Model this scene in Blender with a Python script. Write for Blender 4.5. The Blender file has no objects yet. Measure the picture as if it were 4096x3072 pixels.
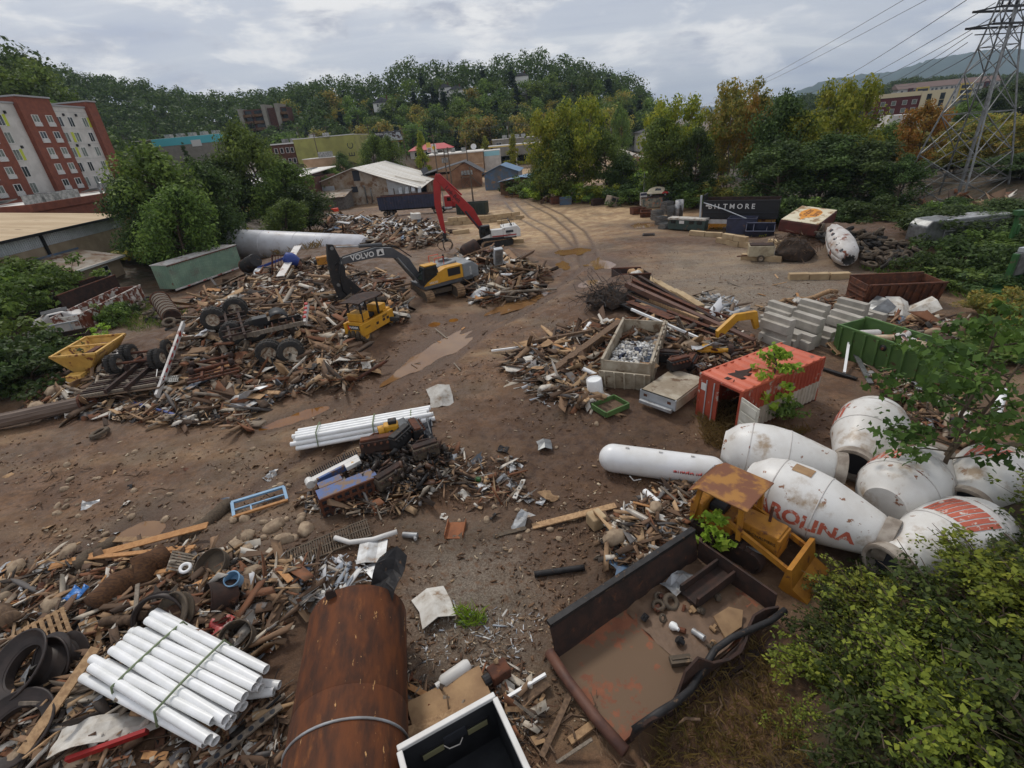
import bpy, bmesh, math, random
import numpy as np
from mathutils import Matrix, Vector, Euler
sc = bpy.context.scene
CAM_H = 14.0
FPX, PITCH, ROLL = 1929.7, math.radians(27.4875), math.radians(5.1357)
_F = np.array([0, math.cos(PITCH), -math.sin(PITCH)])
_R0 = np.array([1.0, 0, 0]); _D0 = np.array([0, -math.sin(PITCH), -math.cos(PITCH)])
_c, _s = math.cos(ROLL), math.sin(ROLL)
_R = _c * _R0 + _s * _D0; _D = -_s * _R0 + _c * _D0
cam = bpy.data.objects.new('camera', bpy.data.cameras.new('camera'))
sc.collection.objects.link(cam)
m3 = Matrix(((_R[0], -_D[0], -_F[0]), (_R[1], -_D[1], -_F[1]), (_R[2], -_D[2], -_F[2])))
cam.matrix_world = Matrix.Translation((0, 0, CAM_H)) @ m3.to_4x4()
cam.data.sensor_width = 36; cam.data.lens = FPX * 36 / 4096
cam.data.clip_start = 0.2; cam.data.clip_end = 20000
sc.camera = cam
SUN_EL, SUN_AZ = math.radians(52), math.radians(-28)      # azimuth from +Y, to the right positive
world = bpy.data.worlds.new('World'); sc.world = world; world.use_nodes = True
def build_world():
 nt = world.node_tree; N = nt.nodes; L = nt.links
 for n in list(N): N.remove(n)
 out = N.new('ShaderNodeOutputWorld'); bg = N.new('ShaderNodeBackground')
 bg.inputs['Strength'].default_value = 0.088
 L.new(bg.outputs[0], out.inputs[0])
 sky = N.new('ShaderNodeTexSky'); sky.sky_type = 'NISHITA'; sky.sun_disc = False
 sky.sun_elevation = SUN_EL; sky.sun_rotation = SUN_AZ; sky.air_density = 1.0; sky.dust_density = 1.5
 tc = N.new('ShaderNodeTexCoord')
 sep = N.new('ShaderNodeSeparateXYZ'); L.new(tc.outputs['Generated'], sep.inputs[0])
 def math_(op, a, b=None, clamp=False):
  n = N.new('ShaderNodeMath'); n.operation = op; n.use_clamp = clamp
  for i, v in enumerate((a, b)):
   if v is None: continue
   if isinstance(v, (int, float)): n.inputs[i].default_value = v
   else: L.new(v, n.inputs[i])
  return n.outputs[0]
 zc = math_('MAXIMUM', sep.outputs[2], 0.0); zd = math_('ADD', zc, 0.16)
 px = math_('DIVIDE', sep.outputs[0], zd); py = math_('DIVIDE', sep.outputs[1], zd)
 comb = N.new('ShaderNodeCombineXYZ'); L.new(px, comb.inputs[0]); L.new(py, comb.inputs[1])
 def noise(vec, scale, detail, rough, dist=0.0, off=(0, 0, 0), sca=(1, 1, 1)):
  mp = N.new('ShaderNodeMapping'); mp.inputs['Location'].default_value = off; mp.inputs['Scale'].default_value = sca
  L.new(vec, mp.inputs[0])
  n = N.new('ShaderNodeTexNoise'); n.inputs['Scale'].default_value = scale; n.inputs['Detail'].default_value = detail
  n.inputs['Roughness'].default_value = rough; n.inputs['Distortion'].default_value = dist
  L.new(mp.outputs[0], n.inputs[0]); return n.outputs[0]
 def ramp(v, stops):
  r = N.new('ShaderNodeValToRGB'); L.new(v, r.inputs[0]); cr = r.color_ramp
  cr.interpolation = 'EASE'
  while len(cr.elements) < len(stops): cr.elements.new(0.5)
  for e, (p, c) in zip(cr.elements, stops): e.position = p; e.color = (*c, 1)
  return r.outputs[0]
 def mix(f, a, b):
  n = N.new('ShaderNodeMix'); n.data_type = 'RGBA'
  if isinstance(f, (int, float)): n.inputs[0].default_value = f
  else: L.new(f, n.inputs[0])
  for i, v in ((6, a), (7, b)):
   if isinstance(v, tuple): n.inputs[i].default_value = (*v, 1)
   else: L.new(v, n.inputs[i])
  return n.outputs[2]
 lay = noise(comb.outputs[0], 0.9, 7, 0.55, 0.4, (3.1, 1.7, 0), (0.7, 1.9, 1))
 sheet = ramp(lay, [(0.30, (4.7, 5.1, 6.2)), (0.48, (5.9, 6.2, 6.9)), (0.68, (7.9, 8.0, 8.2))])
 base = mix(0.88, sky.outputs[0], sheet)
 puff = noise(tc.outputs['Generated'], 5.5, 9, 0.58, 0.25, (1.3, 0.2, 4.4), (1.0, 1.0, 3.2))
 mask = ramp(puff, [(0.47, (0, 0, 0)), (0.62, (1, 1, 1))])
 pshade = ramp(noise(tc.outputs['Generated'], 9.0, 8, 0.6, 0.2, (1.3, 0.2, 4.55), (1.0, 1.0, 3.2)),
                  [(0.32, (4.9, 5.2, 6.0)), (0.58, (8.9, 8.9, 8.9))])
 col = mix(mask, base, pshade)
 L.new(col, bg.inputs['Color'])
build_world()
sun = bpy.data.objects.new('sun', bpy.data.lights.new('sun', 'SUN')); sc.collection.objects.link(sun)
sun.data.energy = 1.5; sun.data.angle = math.radians(10); sun.data.color = (1.0, 0.95, 0.87)
sd = Vector((math.sin(SUN_AZ) * math.cos(SUN_EL), math.cos(SUN_AZ) * math.cos(SUN_EL), math.sin(SUN_EL)))
sun.rotation_euler = sd.to_track_quat('Z', 'Y').to_euler(); sun.location = (0, 60, 80)
vs = sc.view_settings
vs.view_transform = 'Standard'; vs.look = 'None'; vs.exposure = 0.18; vs.gamma = 1.0; vs.use_curve_mapping = False
sc.render.engine = 'CYCLES'
cy = sc.cycles
cy.max_bounces = 5; cy.diffuse_bounces = 3; cy.glossy_bounces = 2; cy.transmission_bounces = 3; cy.volume_bounces = 0
cy.transparent_max_bounces = 4; cy.caustics_reflective = False; cy.caustics_refractive = False
cy.use_denoising = True
try: cy.denoiser = 'OPENIMAGEDENOISE'
except Exception: pass
RND = random.Random(7)
C = sc.collection
PI = math.pi
S_V = 2212 / 4096
def ray(vx, vy):
 d = _F * FPX + _R * (vx / S_V - 2048) + _D * (vy / S_V - 1536)
 return d / np.linalg.norm(d)
def g0(vx, vy, z=0.0):                       # point of a level plane that is seen in direction (vx, vy)
 d = ray(vx, vy); t = (z - CAM_H) / d[2]
 return Vector((d[0] * t, d[1] * t, z))
def atY(vx, vy, y):
 d = ray(vx, vy); t = y / d[1]; return Vector((d[0] * t, y, CAM_H + d[2] * t))
def atX(vx, vy, x):
 d = ray(vx, vy); t = x / d[0]; return Vector((x, d[1] * t, CAM_H + d[2] * t))
_rs = np.random.RandomState(5); _LAT = _rs.rand(256, 256)
def vnoise(x, y):
 xi = np.floor(x).astype(int); yi = np.floor(y).astype(int); fx = x - xi; fy = y - yi
 fx = fx * fx * (3 - 2 * fx); fy = fy * fy * (3 - 2 * fy)
 a = _LAT[xi & 255, yi & 255]; b = _LAT[(xi + 1) & 255, yi & 255]; c = _LAT[xi & 255, (yi + 1) & 255]; d = _LAT[(xi + 1) & 255, (yi + 1) & 255]
 return (a * (1 - fx) + b * fx) * (1 - fy) + (c * (1 - fx) + d * fx) * fy
def fbm(x, y, o=4):
 s = 0; a = 0.5
 for i in range(o):
  s = s + a * vnoise(x + 17.3 * i, y + 9.1 * i); x = x * 2.03; y = y * 2.03; a *= 0.5
 return s
def sst(a, b, x):
 t = np.clip((x - a) / (b - a), 0, 1); return t * t * (3 - 2 * t)
def ell(x, y, cx, cy, rx, ry, rot=0.0, soft=0.5):
 c, s = math.cos(rot), math.sin(rot); u = ((x - cx) * c + (y - cy) * s) / rx; v = (-(x - cx) * s + (y - cy) * c) / ry
 return 1 - sst(1 - soft, 1 + soft, np.sqrt(u * u + v * v))
def segdist(x, y, pts):
 best = None
 for (ax, ay), (bx, by) in zip(pts[:-1], pts[1:]):
  dx, dy = bx - ax, by - ay; l2 = dx * dx + dy * dy + 1e-9
  t = np.clip(((x - ax) * dx + (y - ay) * dy) / l2, 0, 1)
  d = np.hypot(x - ax - t * dx, y - ay - t * dy); best = d if best is None else np.minimum(best, d)
 return best
class MB:
 def __init__(s): s.v = []; s.f = []; s.m = []; s.mi = 0; s.M = None
 def add(s, vs, fs):
  o = len(s.v)
  s.v.extend([(s.M @ Vector(p))[:] for p in vs] if s.M is not None else [tuple(p) for p in vs])
  s.f.extend([tuple(i + o for i in f) for f in fs]); s.m.extend([s.mi] * len(fs)); return s
 def box(s, cx, cy, cz, sx, sy, sz, rz=0.0, M=None):
  x, y, z = sx / 2, sy / 2, sz / 2
  vs = [Vector(p) for p in ((-x, -y, -z), (x, -y, -z), (x, y, -z), (-x, y, -z), (-x, -y, z), (x, -y, z), (x, y, z), (-x, y, z))]
  T = Matrix.Translation((cx, cy, cz)) @ (M if M is not None else Matrix.Rotation(rz, 4, 'Z'))
  return s.add([T @ p for p in vs], [(0, 3, 2, 1), (4, 5, 6, 7), (0, 1, 5, 4), (1, 2, 6, 5), (2, 3, 7, 6), (3, 0, 4, 7)])
 def bar(s, p, q, w, h=None, up=(0, 0, 1)):
  h = h or w; p = Vector(p); q = Vector(q); d = q - p; l = d.length
  if l < 1e-6: return s
  d /= l; u = Vector(up)
  if abs(d.dot(u)) > 0.98: u = Vector((1, 0, 0))
  x = d.cross(u).normalized(); z = x.cross(d)
  M = Matrix((x, d, z)).transposed().to_4x4()
  c = (p + q) / 2; return s.box(c.x, c.y, c.z, w, l, h, M=M)
 def tube(s, p, q, r, r2=None, n=10, cap=True, hollow=0.0):
  r2 = r if r2 is None else r2; p = Vector(p); q = Vector(q); d = (q - p)
  if d.length < 1e-6: return s
  M = Matrix.Translation(p) @ d.to_track_quat('Z', 'Y').to_matrix().to_4x4()
  L = d.length
  prof = [(r, 0), (r2, L)]
  if hollow: prof = [(r - hollow, L * .5 if L > 2 else 0.02), (r - hollow, 0)] + prof + [(r2 - hollow, L), (r2 - hollow, L - min(L * .45, .8))]
  elif cap: prof = [(0, 0)] + prof + [(0, L)]
  return s.lathe(prof, n, M)
 def lathe(s, prof, n=16, M=None, a0=0.0, a1=2 * PI):
  full = abs(a1 - a0 - 2 * PI) < 1e-6; k = n if full else n + 1
  vs = []; idx = []
  for r, z in prof:
   if abs(r) < 1e-6: idx.append([len(vs)] * k); vs.append(Vector((0, 0, z)))
   else:
    row = []
    for i in range(k):
     a = a0 + (a1 - a0) * i / n; row.append(len(vs)); vs.append(Vector((r * math.cos(a), r * math.sin(a), z)))
    idx.append(row)
  fs = []
  for A, B in zip(idx[:-1], idx[1:]):
   for i in range(n):
    j = (i + 1) % k
    q = []
    for t in (A[i], A[j], B[j], B[i]):
     if t not in q: q.append(t)
    if len(q) > 2: fs.append(tuple(q))
  if M is not None: vs = [M @ p for p in vs]
  return s.add(vs, fs)
 def ring(s, R, r, M=None, n=20, k=8, a0=0.0, a1=2 * PI, sq=1.0):
  full = abs(a1 - a0 - 2 * PI) < 1e-6; kk = n if full else n + 1; vs = []; fs = []
  for i in range(kk):
   a = a0 + (a1 - a0) * i / n
   for j in range(k):
    b = 2 * PI * j / k; rr = R + r * math.cos(b)
    vs.append(Vector((rr * math.cos(a), rr * math.sin(a), r * sq * math.sin(b))))
  for i in range(n):
   i2 = (i + 1) % kk
   for j in range(k): j2 = (j + 1) % k; fs.append((i * k + j, i2 * k + j, i2 * k + j2, i * k + j2))
  if M is not None: vs = [M @ p for p in vs]
  return s.add(vs, fs)
 def pipe(s, pts, r, n=6, r2=None):
  P = [Vector(p) for p in pts]; m = len(P); vs = []; fs = []
  for i, p in enumerate(P):
   d = (P[min(i + 1, m - 1)] - P[max(i - 1, 0)]).normalized()
   u = Vector((0, 0, 1)) if abs(d.z) < .9 else Vector((1, 0, 0)); x = d.cross(u).normalized(); y = d.cross(x)
   rr = r if r2 is None else r + (r2 - r) * i / (m - 1)
   for j in range(n):
    a = 2 * PI * j / n; vs.append(p + (x * math.cos(a) + y * math.sin(a)) * rr)
  for i in range(m - 1):
   for j in range(n): j2 = (j + 1) % n; fs.append((i * n + j, i * n + j2, (i + 1) * n + j2, (i + 1) * n + j))
  fs.append(tuple(range(n - 1, -1, -1))); fs.append(tuple((m - 1) * n + j for j in range(n)))
  return s.add(vs, fs)
 def prism(s, poly, a, b, axis='Z', M=None):       # outline in the plane normal to axis, from a to b
  n = len(poly); f = {'Z': lambda u, v, w: (u, v, w), 'Y': lambda u, v, w: (u, w, v), 'X': lambda u, v, w: (w, u, v)}[axis]
  vs = [Vector(f(u, v, a)) for u, v in poly] + [Vector(f(u, v, b)) for u, v in poly]
  if M is not None: vs = [M @ p for p in vs]
  fs = [tuple(range(n - 1, -1, -1)), tuple(range(n, 2 * n))] + [(i, (i + 1) % n, n + (i + 1) % n, n + i) for i in range(n)]
  return s.add(vs, fs)
 def grid(s, P, thick=0.0):                        # P[i][j] points; optional thickness downwards
  a, b = len(P), len(P[0]); vs = [Vector(p) for r in P for p in r]
  fs = [(i * b + j, (i + 1) * b + j, (i + 1) * b + j + 1, i * b + j + 1) for i in range(a - 1) for j in range(b - 1)]
  if thick:
   n = a * b; vs += [p - Vector((0, 0, thick)) for p in vs]
   fs += [tuple(n + k for k in reversed(f)) for f in fs]
   rim = [j for j in range(b)] + [i * b + b - 1 for i in range(1, a)] + [(a - 1) * b + j for j in range(b - 2, -1, -1)] + [i * b for i in range(a - 2, 0, -1)]
   fs += [(rim[k], rim[(k + 1) % len(rim)], n + rim[(k + 1) % len(rim)], n + rim[k]) for k in range(len(rim))]
  return s.add(vs, fs)
 def quad(s, *p): return s.add(p, [tuple(range(len(p)))])
 def mesh(s, name, mats, smooth=False):
  me = bpy.data.meshes.new(name); me.from_pydata(s.v, [], s.f);
  for m in (mats if isinstance(mats, (list, tuple)) else [mats]): me.materials.append(m)
  if len(set(s.m)) > 1: me.polygons.foreach_set('material_index', s.m)
  bm = bmesh.new(); bm.from_mesh(me); bmesh.ops.recalc_face_normals(bm, faces=bm.faces); bm.to_mesh(me); bm.free()
  if smooth:
   me.polygons.foreach_set('use_smooth', [True] * len(me.polygons))
   if smooth != 'all': me.set_sharp_from_angle(angle=math.radians(40))
  me.update(); return me
 def obj(s, name, mats, parent=None, smooth=False, bev=0.0):
  return link(name, s.mesh(name, mats, smooth), parent, bev)
def link(name, me, parent=None, bev=0.0):
 o = bpy.data.objects.new(name, me); C.objects.link(o)
 if parent is not None: o.parent = parent
 if bev:
  b = o.modifiers.new('bevel', 'BEVEL'); b.width = bev; b.segments = 2; b.limit_method = 'ANGLE'
 return o
def tag(o, label=None, cat=None, group=None, kind=None):
 if label: o['label'] = label
 if cat: o['category'] = cat
 if group: o['group'] = group
 if kind: o['kind'] = kind
 return o
def thing(name, label, cat, loc=(0, 0, 0), rot=0.0, group=None, scale=1.0):
 o = bpy.data.objects.new(name, None); C.objects.link(o); o.empty_display_size = 0.2
 o.location = loc; o.rotation_euler = (0, 0, rot) if isinstance(rot, (int, float)) else rot; o.scale = (scale,) * 3
 return tag(o, label, cat, group)
def copy_tree(o, parent=None):
 c = o.copy(); C.objects.link(c); c.parent = parent
 for ch in list(o.children): copy_tree(ch, c)
 return c
def place(o, loc, rot, scale=1.0):
 o.location = loc; o.rotation_euler = (0, 0, rot) if isinstance(rot, (int, float)) else rot
 o.scale = (scale,) * 3 if isinstance(scale, (int, float)) else scale
MATS = {}
def lin(r, g, b): return tuple(((c / 255) / 12.92 if c <= 10 else ((c / 255 + 0.055) / 1.055) ** 2.4) for c in (r, g, b))
def M(name, c1, c2=None, scale=3.0, rough=0.7, metal=0.0, bump=0.0, bscale=None, spots=None, spots2=None, stretch=(1, 1, 1), vary=0.0, spec=0.4, island=None, contrast=(0.35, 0.65), coat=0.0):
 m = bpy.data.materials.new(name); MATS[name] = m; m.use_nodes = True
 nt = m.node_tree; N = nt.nodes; L = nt.links; b = N['Principled BSDF']
 b.inputs['Roughness'].default_value = rough; b.inputs['Metallic'].default_value = metal
 b.inputs['Specular IOR Level'].default_value = spec
 if coat: b.inputs['Coat Weight'].default_value = coat
 tc = N.new('ShaderNodeTexCoord'); mp = N.new('ShaderNodeMapping'); mp.inputs['Scale'].default_value = stretch
 L.new(tc.outputs['Object'], mp.inputs[0])
 oi = N.new('ShaderNodeObjectInfo')
 ad = N.new('ShaderNodeVectorMath'); ad.operation = 'ADD'; L.new(mp.outputs[0], ad.inputs[0])
 sc_ = N.new('ShaderNodeVectorMath'); sc_.operation = 'SCALE'; sc_.inputs[0].default_value = (37, 19, 53); L.new(oi.outputs['Random'], sc_.inputs['Scale'])
 L.new(sc_.outputs[0], ad.inputs[1]); vec = ad.outputs[0]
 def noise(s, det=5, rg=0.6):
  n = N.new('ShaderNodeTexNoise'); n.inputs['Scale'].default_value = s; n.inputs['Detail'].default_value = det; n.inputs['Roughness'].default_value = rg
  L.new(vec, n.inputs[0]); return n.outputs[0]
 def mixc(f, a, bb):
  n = N.new('ShaderNodeMix'); n.data_type = 'RGBA'
  if isinstance(f, float): n.inputs[0].default_value = f
  else: L.new(f, n.inputs[0])
  for i, v in ((6, a), (7, bb)):
   if isinstance(v, tuple): n.inputs[i].default_value = (*v[:3], 1)
   else: L.new(v, n.inputs[i])
  return n.outputs[2]
 def rmp(v, a, bb):
  n = N.new('ShaderNodeMapRange'); n.interpolation_type = 'SMOOTHSTEP'; L.new(v, n.inputs[0]); n.inputs[1].default_value = a; n.inputs[2].default_value = bb; return n.outputs[0]
 col = (*c1, 1)
 if island:                                   # a palette, one colour for each loose piece
  gm = N.new('ShaderNodeNewGeometry'); r = N.new('ShaderNodeValToRGB'); r.color_ramp.interpolation = 'CONSTANT'; cr = r.color_ramp
  pal = island
  while len(cr.elements) < len(pal): cr.elements.new(0.5)
  for i, (e, c) in enumerate(zip(cr.elements, pal)): e.position = i / len(pal); e.color = (*c, 1)
  L.new(gm.outputs['Random Per Island'], r.inputs[0]); col = r.outputs[0]
  if c2: col = mixc(rmp(noise(scale), *contrast), col, c2)
 elif c2: col = mixc(rmp(noise(scale), *contrast), col, (*c2, 1))
 rough_out = None
 for sp in (spots, spots2):
  if sp:
   c, s, a, bb = sp[:4]
   k = rmp(noise(s, 7, 0.65), a, bb); col = mixc(k, col, (*c, 1))
 if vary:
  h = N.new('ShaderNodeHueSaturation'); mr = N.new('ShaderNodeMapRange'); L.new(oi.outputs['Random'], mr.inputs[0])
  mr.inputs[3].default_value = 1 - vary; mr.inputs[4].default_value = 1 + vary; L.new(mr.outputs[0], h.inputs['Value'])
  if isinstance(col, tuple): h.inputs['Color'].default_value = col
  else: L.new(col, h.inputs['Color'])
  col = h.outputs[0]
 if isinstance(col, tuple): b.inputs['Base Color'].default_value = col
 else: L.new(col, b.inputs['Base Color'])
 if bump:
  bp = N.new('ShaderNodeBump'); bp.inputs['Strength'].default_value = min(1, bump); bp.inputs['Distance'].default_value = 0.03
  L.new(noise(bscale or scale * 4, 6, 0.65), bp.inputs['Height']); L.new(bp.outputs[0], b.inputs['Normal'])
 return m
def leafmat(name, pal, trans=0.36, vary=0.18):
 m = bpy.data.materials.new(name); MATS[name] = m; m.use_nodes = True
 nt = m.node_tree; N = nt.nodes; L = nt.links
 for n in list(N): N.remove(n)
 out = N.new('ShaderNodeOutputMaterial'); d = N.new('ShaderNodeBsdfPrincipled'); d.inputs['Roughness'].default_value = 0.6; d.inputs['Specular IOR Level'].default_value = 0.25
 t = N.new('ShaderNodeBsdfTranslucent')
 mx = N.new('ShaderNodeMixShader'); mx.inputs[0].default_value = trans
 gm = N.new('ShaderNodeNewGeometry'); r = N.new('ShaderNodeValToRGB'); cr = r.color_ramp
 while len(cr.elements) < len(pal): cr.elements.new(0.5)
 for i, (e, c) in enumerate(zip(cr.elements, pal)): e.position = i / max(1, len(pal) - 1); e.color = (*c, 1)
 nz = N.new('ShaderNodeTexNoise'); nz.inputs['Scale'].default_value = 0.45; nz.inputs['Detail'].default_value = 2
 tc = N.new('ShaderNodeTexCoord'); L.new(tc.outputs['Object'], nz.inputs[0])
 a = N.new('ShaderNodeMath'); a.operation = 'MULTIPLY_ADD'; L.new(gm.outputs['Random Per Island'], a.inputs[0]); a.inputs[1].default_value = 0.55
 b2 = N.new('ShaderNodeMath'); b2.operation = 'MULTIPLY_ADD'; L.new(nz.outputs[0], b2.inputs[0]); b2.inputs[1].default_value = 1.3; b2.inputs[2].default_value = -0.42
 L.new(b2.outputs[0], a.inputs[2]); L.new(a.outputs[0], r.inputs[0])
 oi = N.new('ShaderNodeObjectInfo'); h = N.new('ShaderNodeHueSaturation'); L.new(r.outputs[0], h.inputs['Color'])
 for inp, lo, hi in (('Value', 1 - vary, 1 + vary), ('Hue', 0.5 - vary * .07, 0.5 + vary * .07)):
  mr = N.new('ShaderNodeMapRange'); L.new(oi.outputs['Random'], mr.inputs[0]); mr.inputs[3].default_value = lo; mr.inputs[4].default_value = hi; L.new(mr.outputs[0], h.inputs[inp])
 L.new(h.outputs[0], d.inputs['Base Color']); L.new(h.outputs[0], t.inputs['Color'])
 L.new(d.outputs[0], mx.inputs[1]); L.new(t.outputs[0], mx.inputs[2]); L.new(mx.outputs[0], out.inputs[0])
 return m
def text_obj(name, txt, size, mat, parent, M4, align='CENTER', thick=0.003, font_shear=0.0, sx=1.0, bold=0.0):
 cu = bpy.data.curves.new(name, 'FONT'); cu.body = txt; cu.size = size; cu.align_x = align; cu.align_y = 'CENTER'; cu.extrude = thick; cu.shear = font_shear; cu.offset = bold
 cu.resolution_u = 3
 t = bpy.data.objects.new(name, cu); C.objects.link(t); bpy.context.view_layer.update()
 me = bpy.data.meshes.new_from_object(t); bpy.data.objects.remove(t); bpy.data.curves.remove(cu)
 me.materials.clear(); me.materials.append(mat)
 me.transform(M4 @ Matrix.Diagonal((sx, 1, 1, 1)))
 return link(name, me, parent)
def face(loc, xdir, updir):                     # matrix for lettering: x along the line, y up, z out of the surface
 x = Vector(xdir).normalized(); u = Vector(updir); z = x.cross(u).normalized(); y = z.cross(x)
 R_ = Matrix((x, y, z)).transposed().to_4x4(); return Matrix.Translation(loc) @ R_
MUD = lin(122, 96, 74)
MOUNDS = [(-20, 55, 9, 17, 0.2, 1.5), (-26, 70, 8, 9, 0, 1.2), (-17, 93, 11, 12, 0, 1.3), (-27, 37.5, 8, 6, 0.3, 1.5), (-0.5, 57, 4.5, 9, .1, 1.5),
          (-5.4, 20, 2.6, 3.0, 0, .7), (-12.5, 11.0, 5.5, 4.6, .3, .8), (-7.3, 14, 3, 2.0, 0, .25), (11, 36, 4.5, 9, .25, 1.1), (6.5, 27.5, 5, 5, 0, .5), (4.6, 13.2, 1.8, 1.6, 0, .5),
          (42, 52, 9, 8, 0, 1.8), (14.5, 31, 5, 3, 0, .2), (35.5, 52, 2.6, 4, 0, 1.6), (10.5, 41.5, 2.0, 2.5, 0, 1.3), (28, 58, 14, 2, -.6, .2), (-18, 40, 9, 8, 0, .9)]
PUDDLES = [(-5.6, 33.6, 1.9, 5.6, -.55), (-13.0, 25.2, .8, 2.8, -1.0), (-6.2, 39.3, .9, 1.0, 0), (-4.6, 40.0, .7, .7, 0), (11.5, 54.5, 2.2, 3.2, .1), (6.9, 55.5, 1.2, 2.2, .1), (32.4, 52.6, 3.4, 2.2, -.6), (1.5, 43.2, 4.8, 1.3, .75),
           (-16.6, 16.0, 1.6, 1.5, .2), (8.5, 47, 2.6, 1.2, .8), (22, 75, 2.5, 2.5, 0), (6.5, 128, 5, 6, 0), (-3.8, 69.5, 2, 1.6, 0), (9.3, 62, 3.2, 2.0, .2), (30, 71.5, 5, 5, 0)]
TRK = [[(-9.5, 24.5), (-8.2, 29), (-5.2, 35), (-.5, 42), (4.2, 48), (7.2, 54), (8.0, 62), (7.2, 76), (4, 92), (2, 118)],
       [(-14.5, 15), (-11.3, 21), (-8.2, 27), (-3.5, 36.5), (1.5, 42.5), (6.2, 48), (9.2, 54), (10.2, 62), (11, 74), (10, 92), (6, 118)]]
def rut(x, y):
 r = 0
 for k, t in enumerate(TRK):
  for o in (0.0, 2.0):
   d = segdist(x - o, y, t); r = r + np.exp(-(d / .33) ** 2)
 return np.clip(r, 0, 1)
def gzv(x, y):
 x = np.asarray(x, float); y = np.asarray(y, float)
 z = 0.16 * (fbm(x * .23, y * .23, 3) - .45) + 0.17 * (fbm(x * 1.1 + 40, y * 1.1, 4) - .45) * (1 - sst(60, 120, y))
 churn = ell(x, y, -10, 17, 14, 9, 0, .6) + ell(x, y, 1.5, 17, 7, 8, 0, .6)
 z = z + churn * .16 * (fbm(x * 2.6, y * 2.6 + 70, 3) - .42)
 for cx, cy, rx, ry, rot, h in MOUNDS:
  z = z + h * ell(x, y, cx, cy, rx, ry, rot, .75) * (.75 + .6 * (fbm(x * .45 + cx, y * .45, 3) - .3))
 z = z - .14 * rut(x, y) * (y < 110)
 pd = 0
 for cx, cy, rx, ry, rot in PUDDLES: pd = np.maximum(pd, ell(x, y, cx, cy, rx, ry, rot, .6))
 z = z * (1 - .85 * pd) - .10 * pd
 bl = sst(0, 1, (-42 - x + (y - 60) * .04) / 16) * sst(36, 52, y)
 z = z + 2.6 * bl
 z = z + 3.2 * sst(0, 1, (x - 36 - (y - 30) * .55) / 14) * (1 - .5 * sst(70, 110, y))
 z = z + 9.0 * sst(150, 205, y) * sst(20, 55, -x) * (1 - sst(260, 300, y) * 0)
 z = z + 1.6 * sst(5.0, 12.0, x - (y - 7) * 1.15) * sst(-14, 6, 14 - y)
 z = z - .5 * sst(160, 260, y) * sst(-10, 30, x)
 return z
def gz(x, y): return float(gzv(np.array([x]), np.array([y]))[0])
def gp(vx, vy, lift=0.0):
 p = g0(vx, vy, 0)
 for _ in range(5): p = g0(vx, vy, .5 * p.z + .5 * gz(p.x, p.y) if _ else gz(p.x, p.y))
 p.z = gz(p.x, p.y) + lift; return p
def gpl(vx, vy, lift):                        # point a given height over the ground on that line of sight
 p = g0(vx, vy, lift)
 for _ in range(8): p = g0(vx, vy, .5 * p.z + .5 * (gz(p.x, p.y) + lift))
 return p
def axis(parts):
 out = []
 for a, b, st in parts: out.extend(np.arange(a, b, st))
 return np.array(out)
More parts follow.
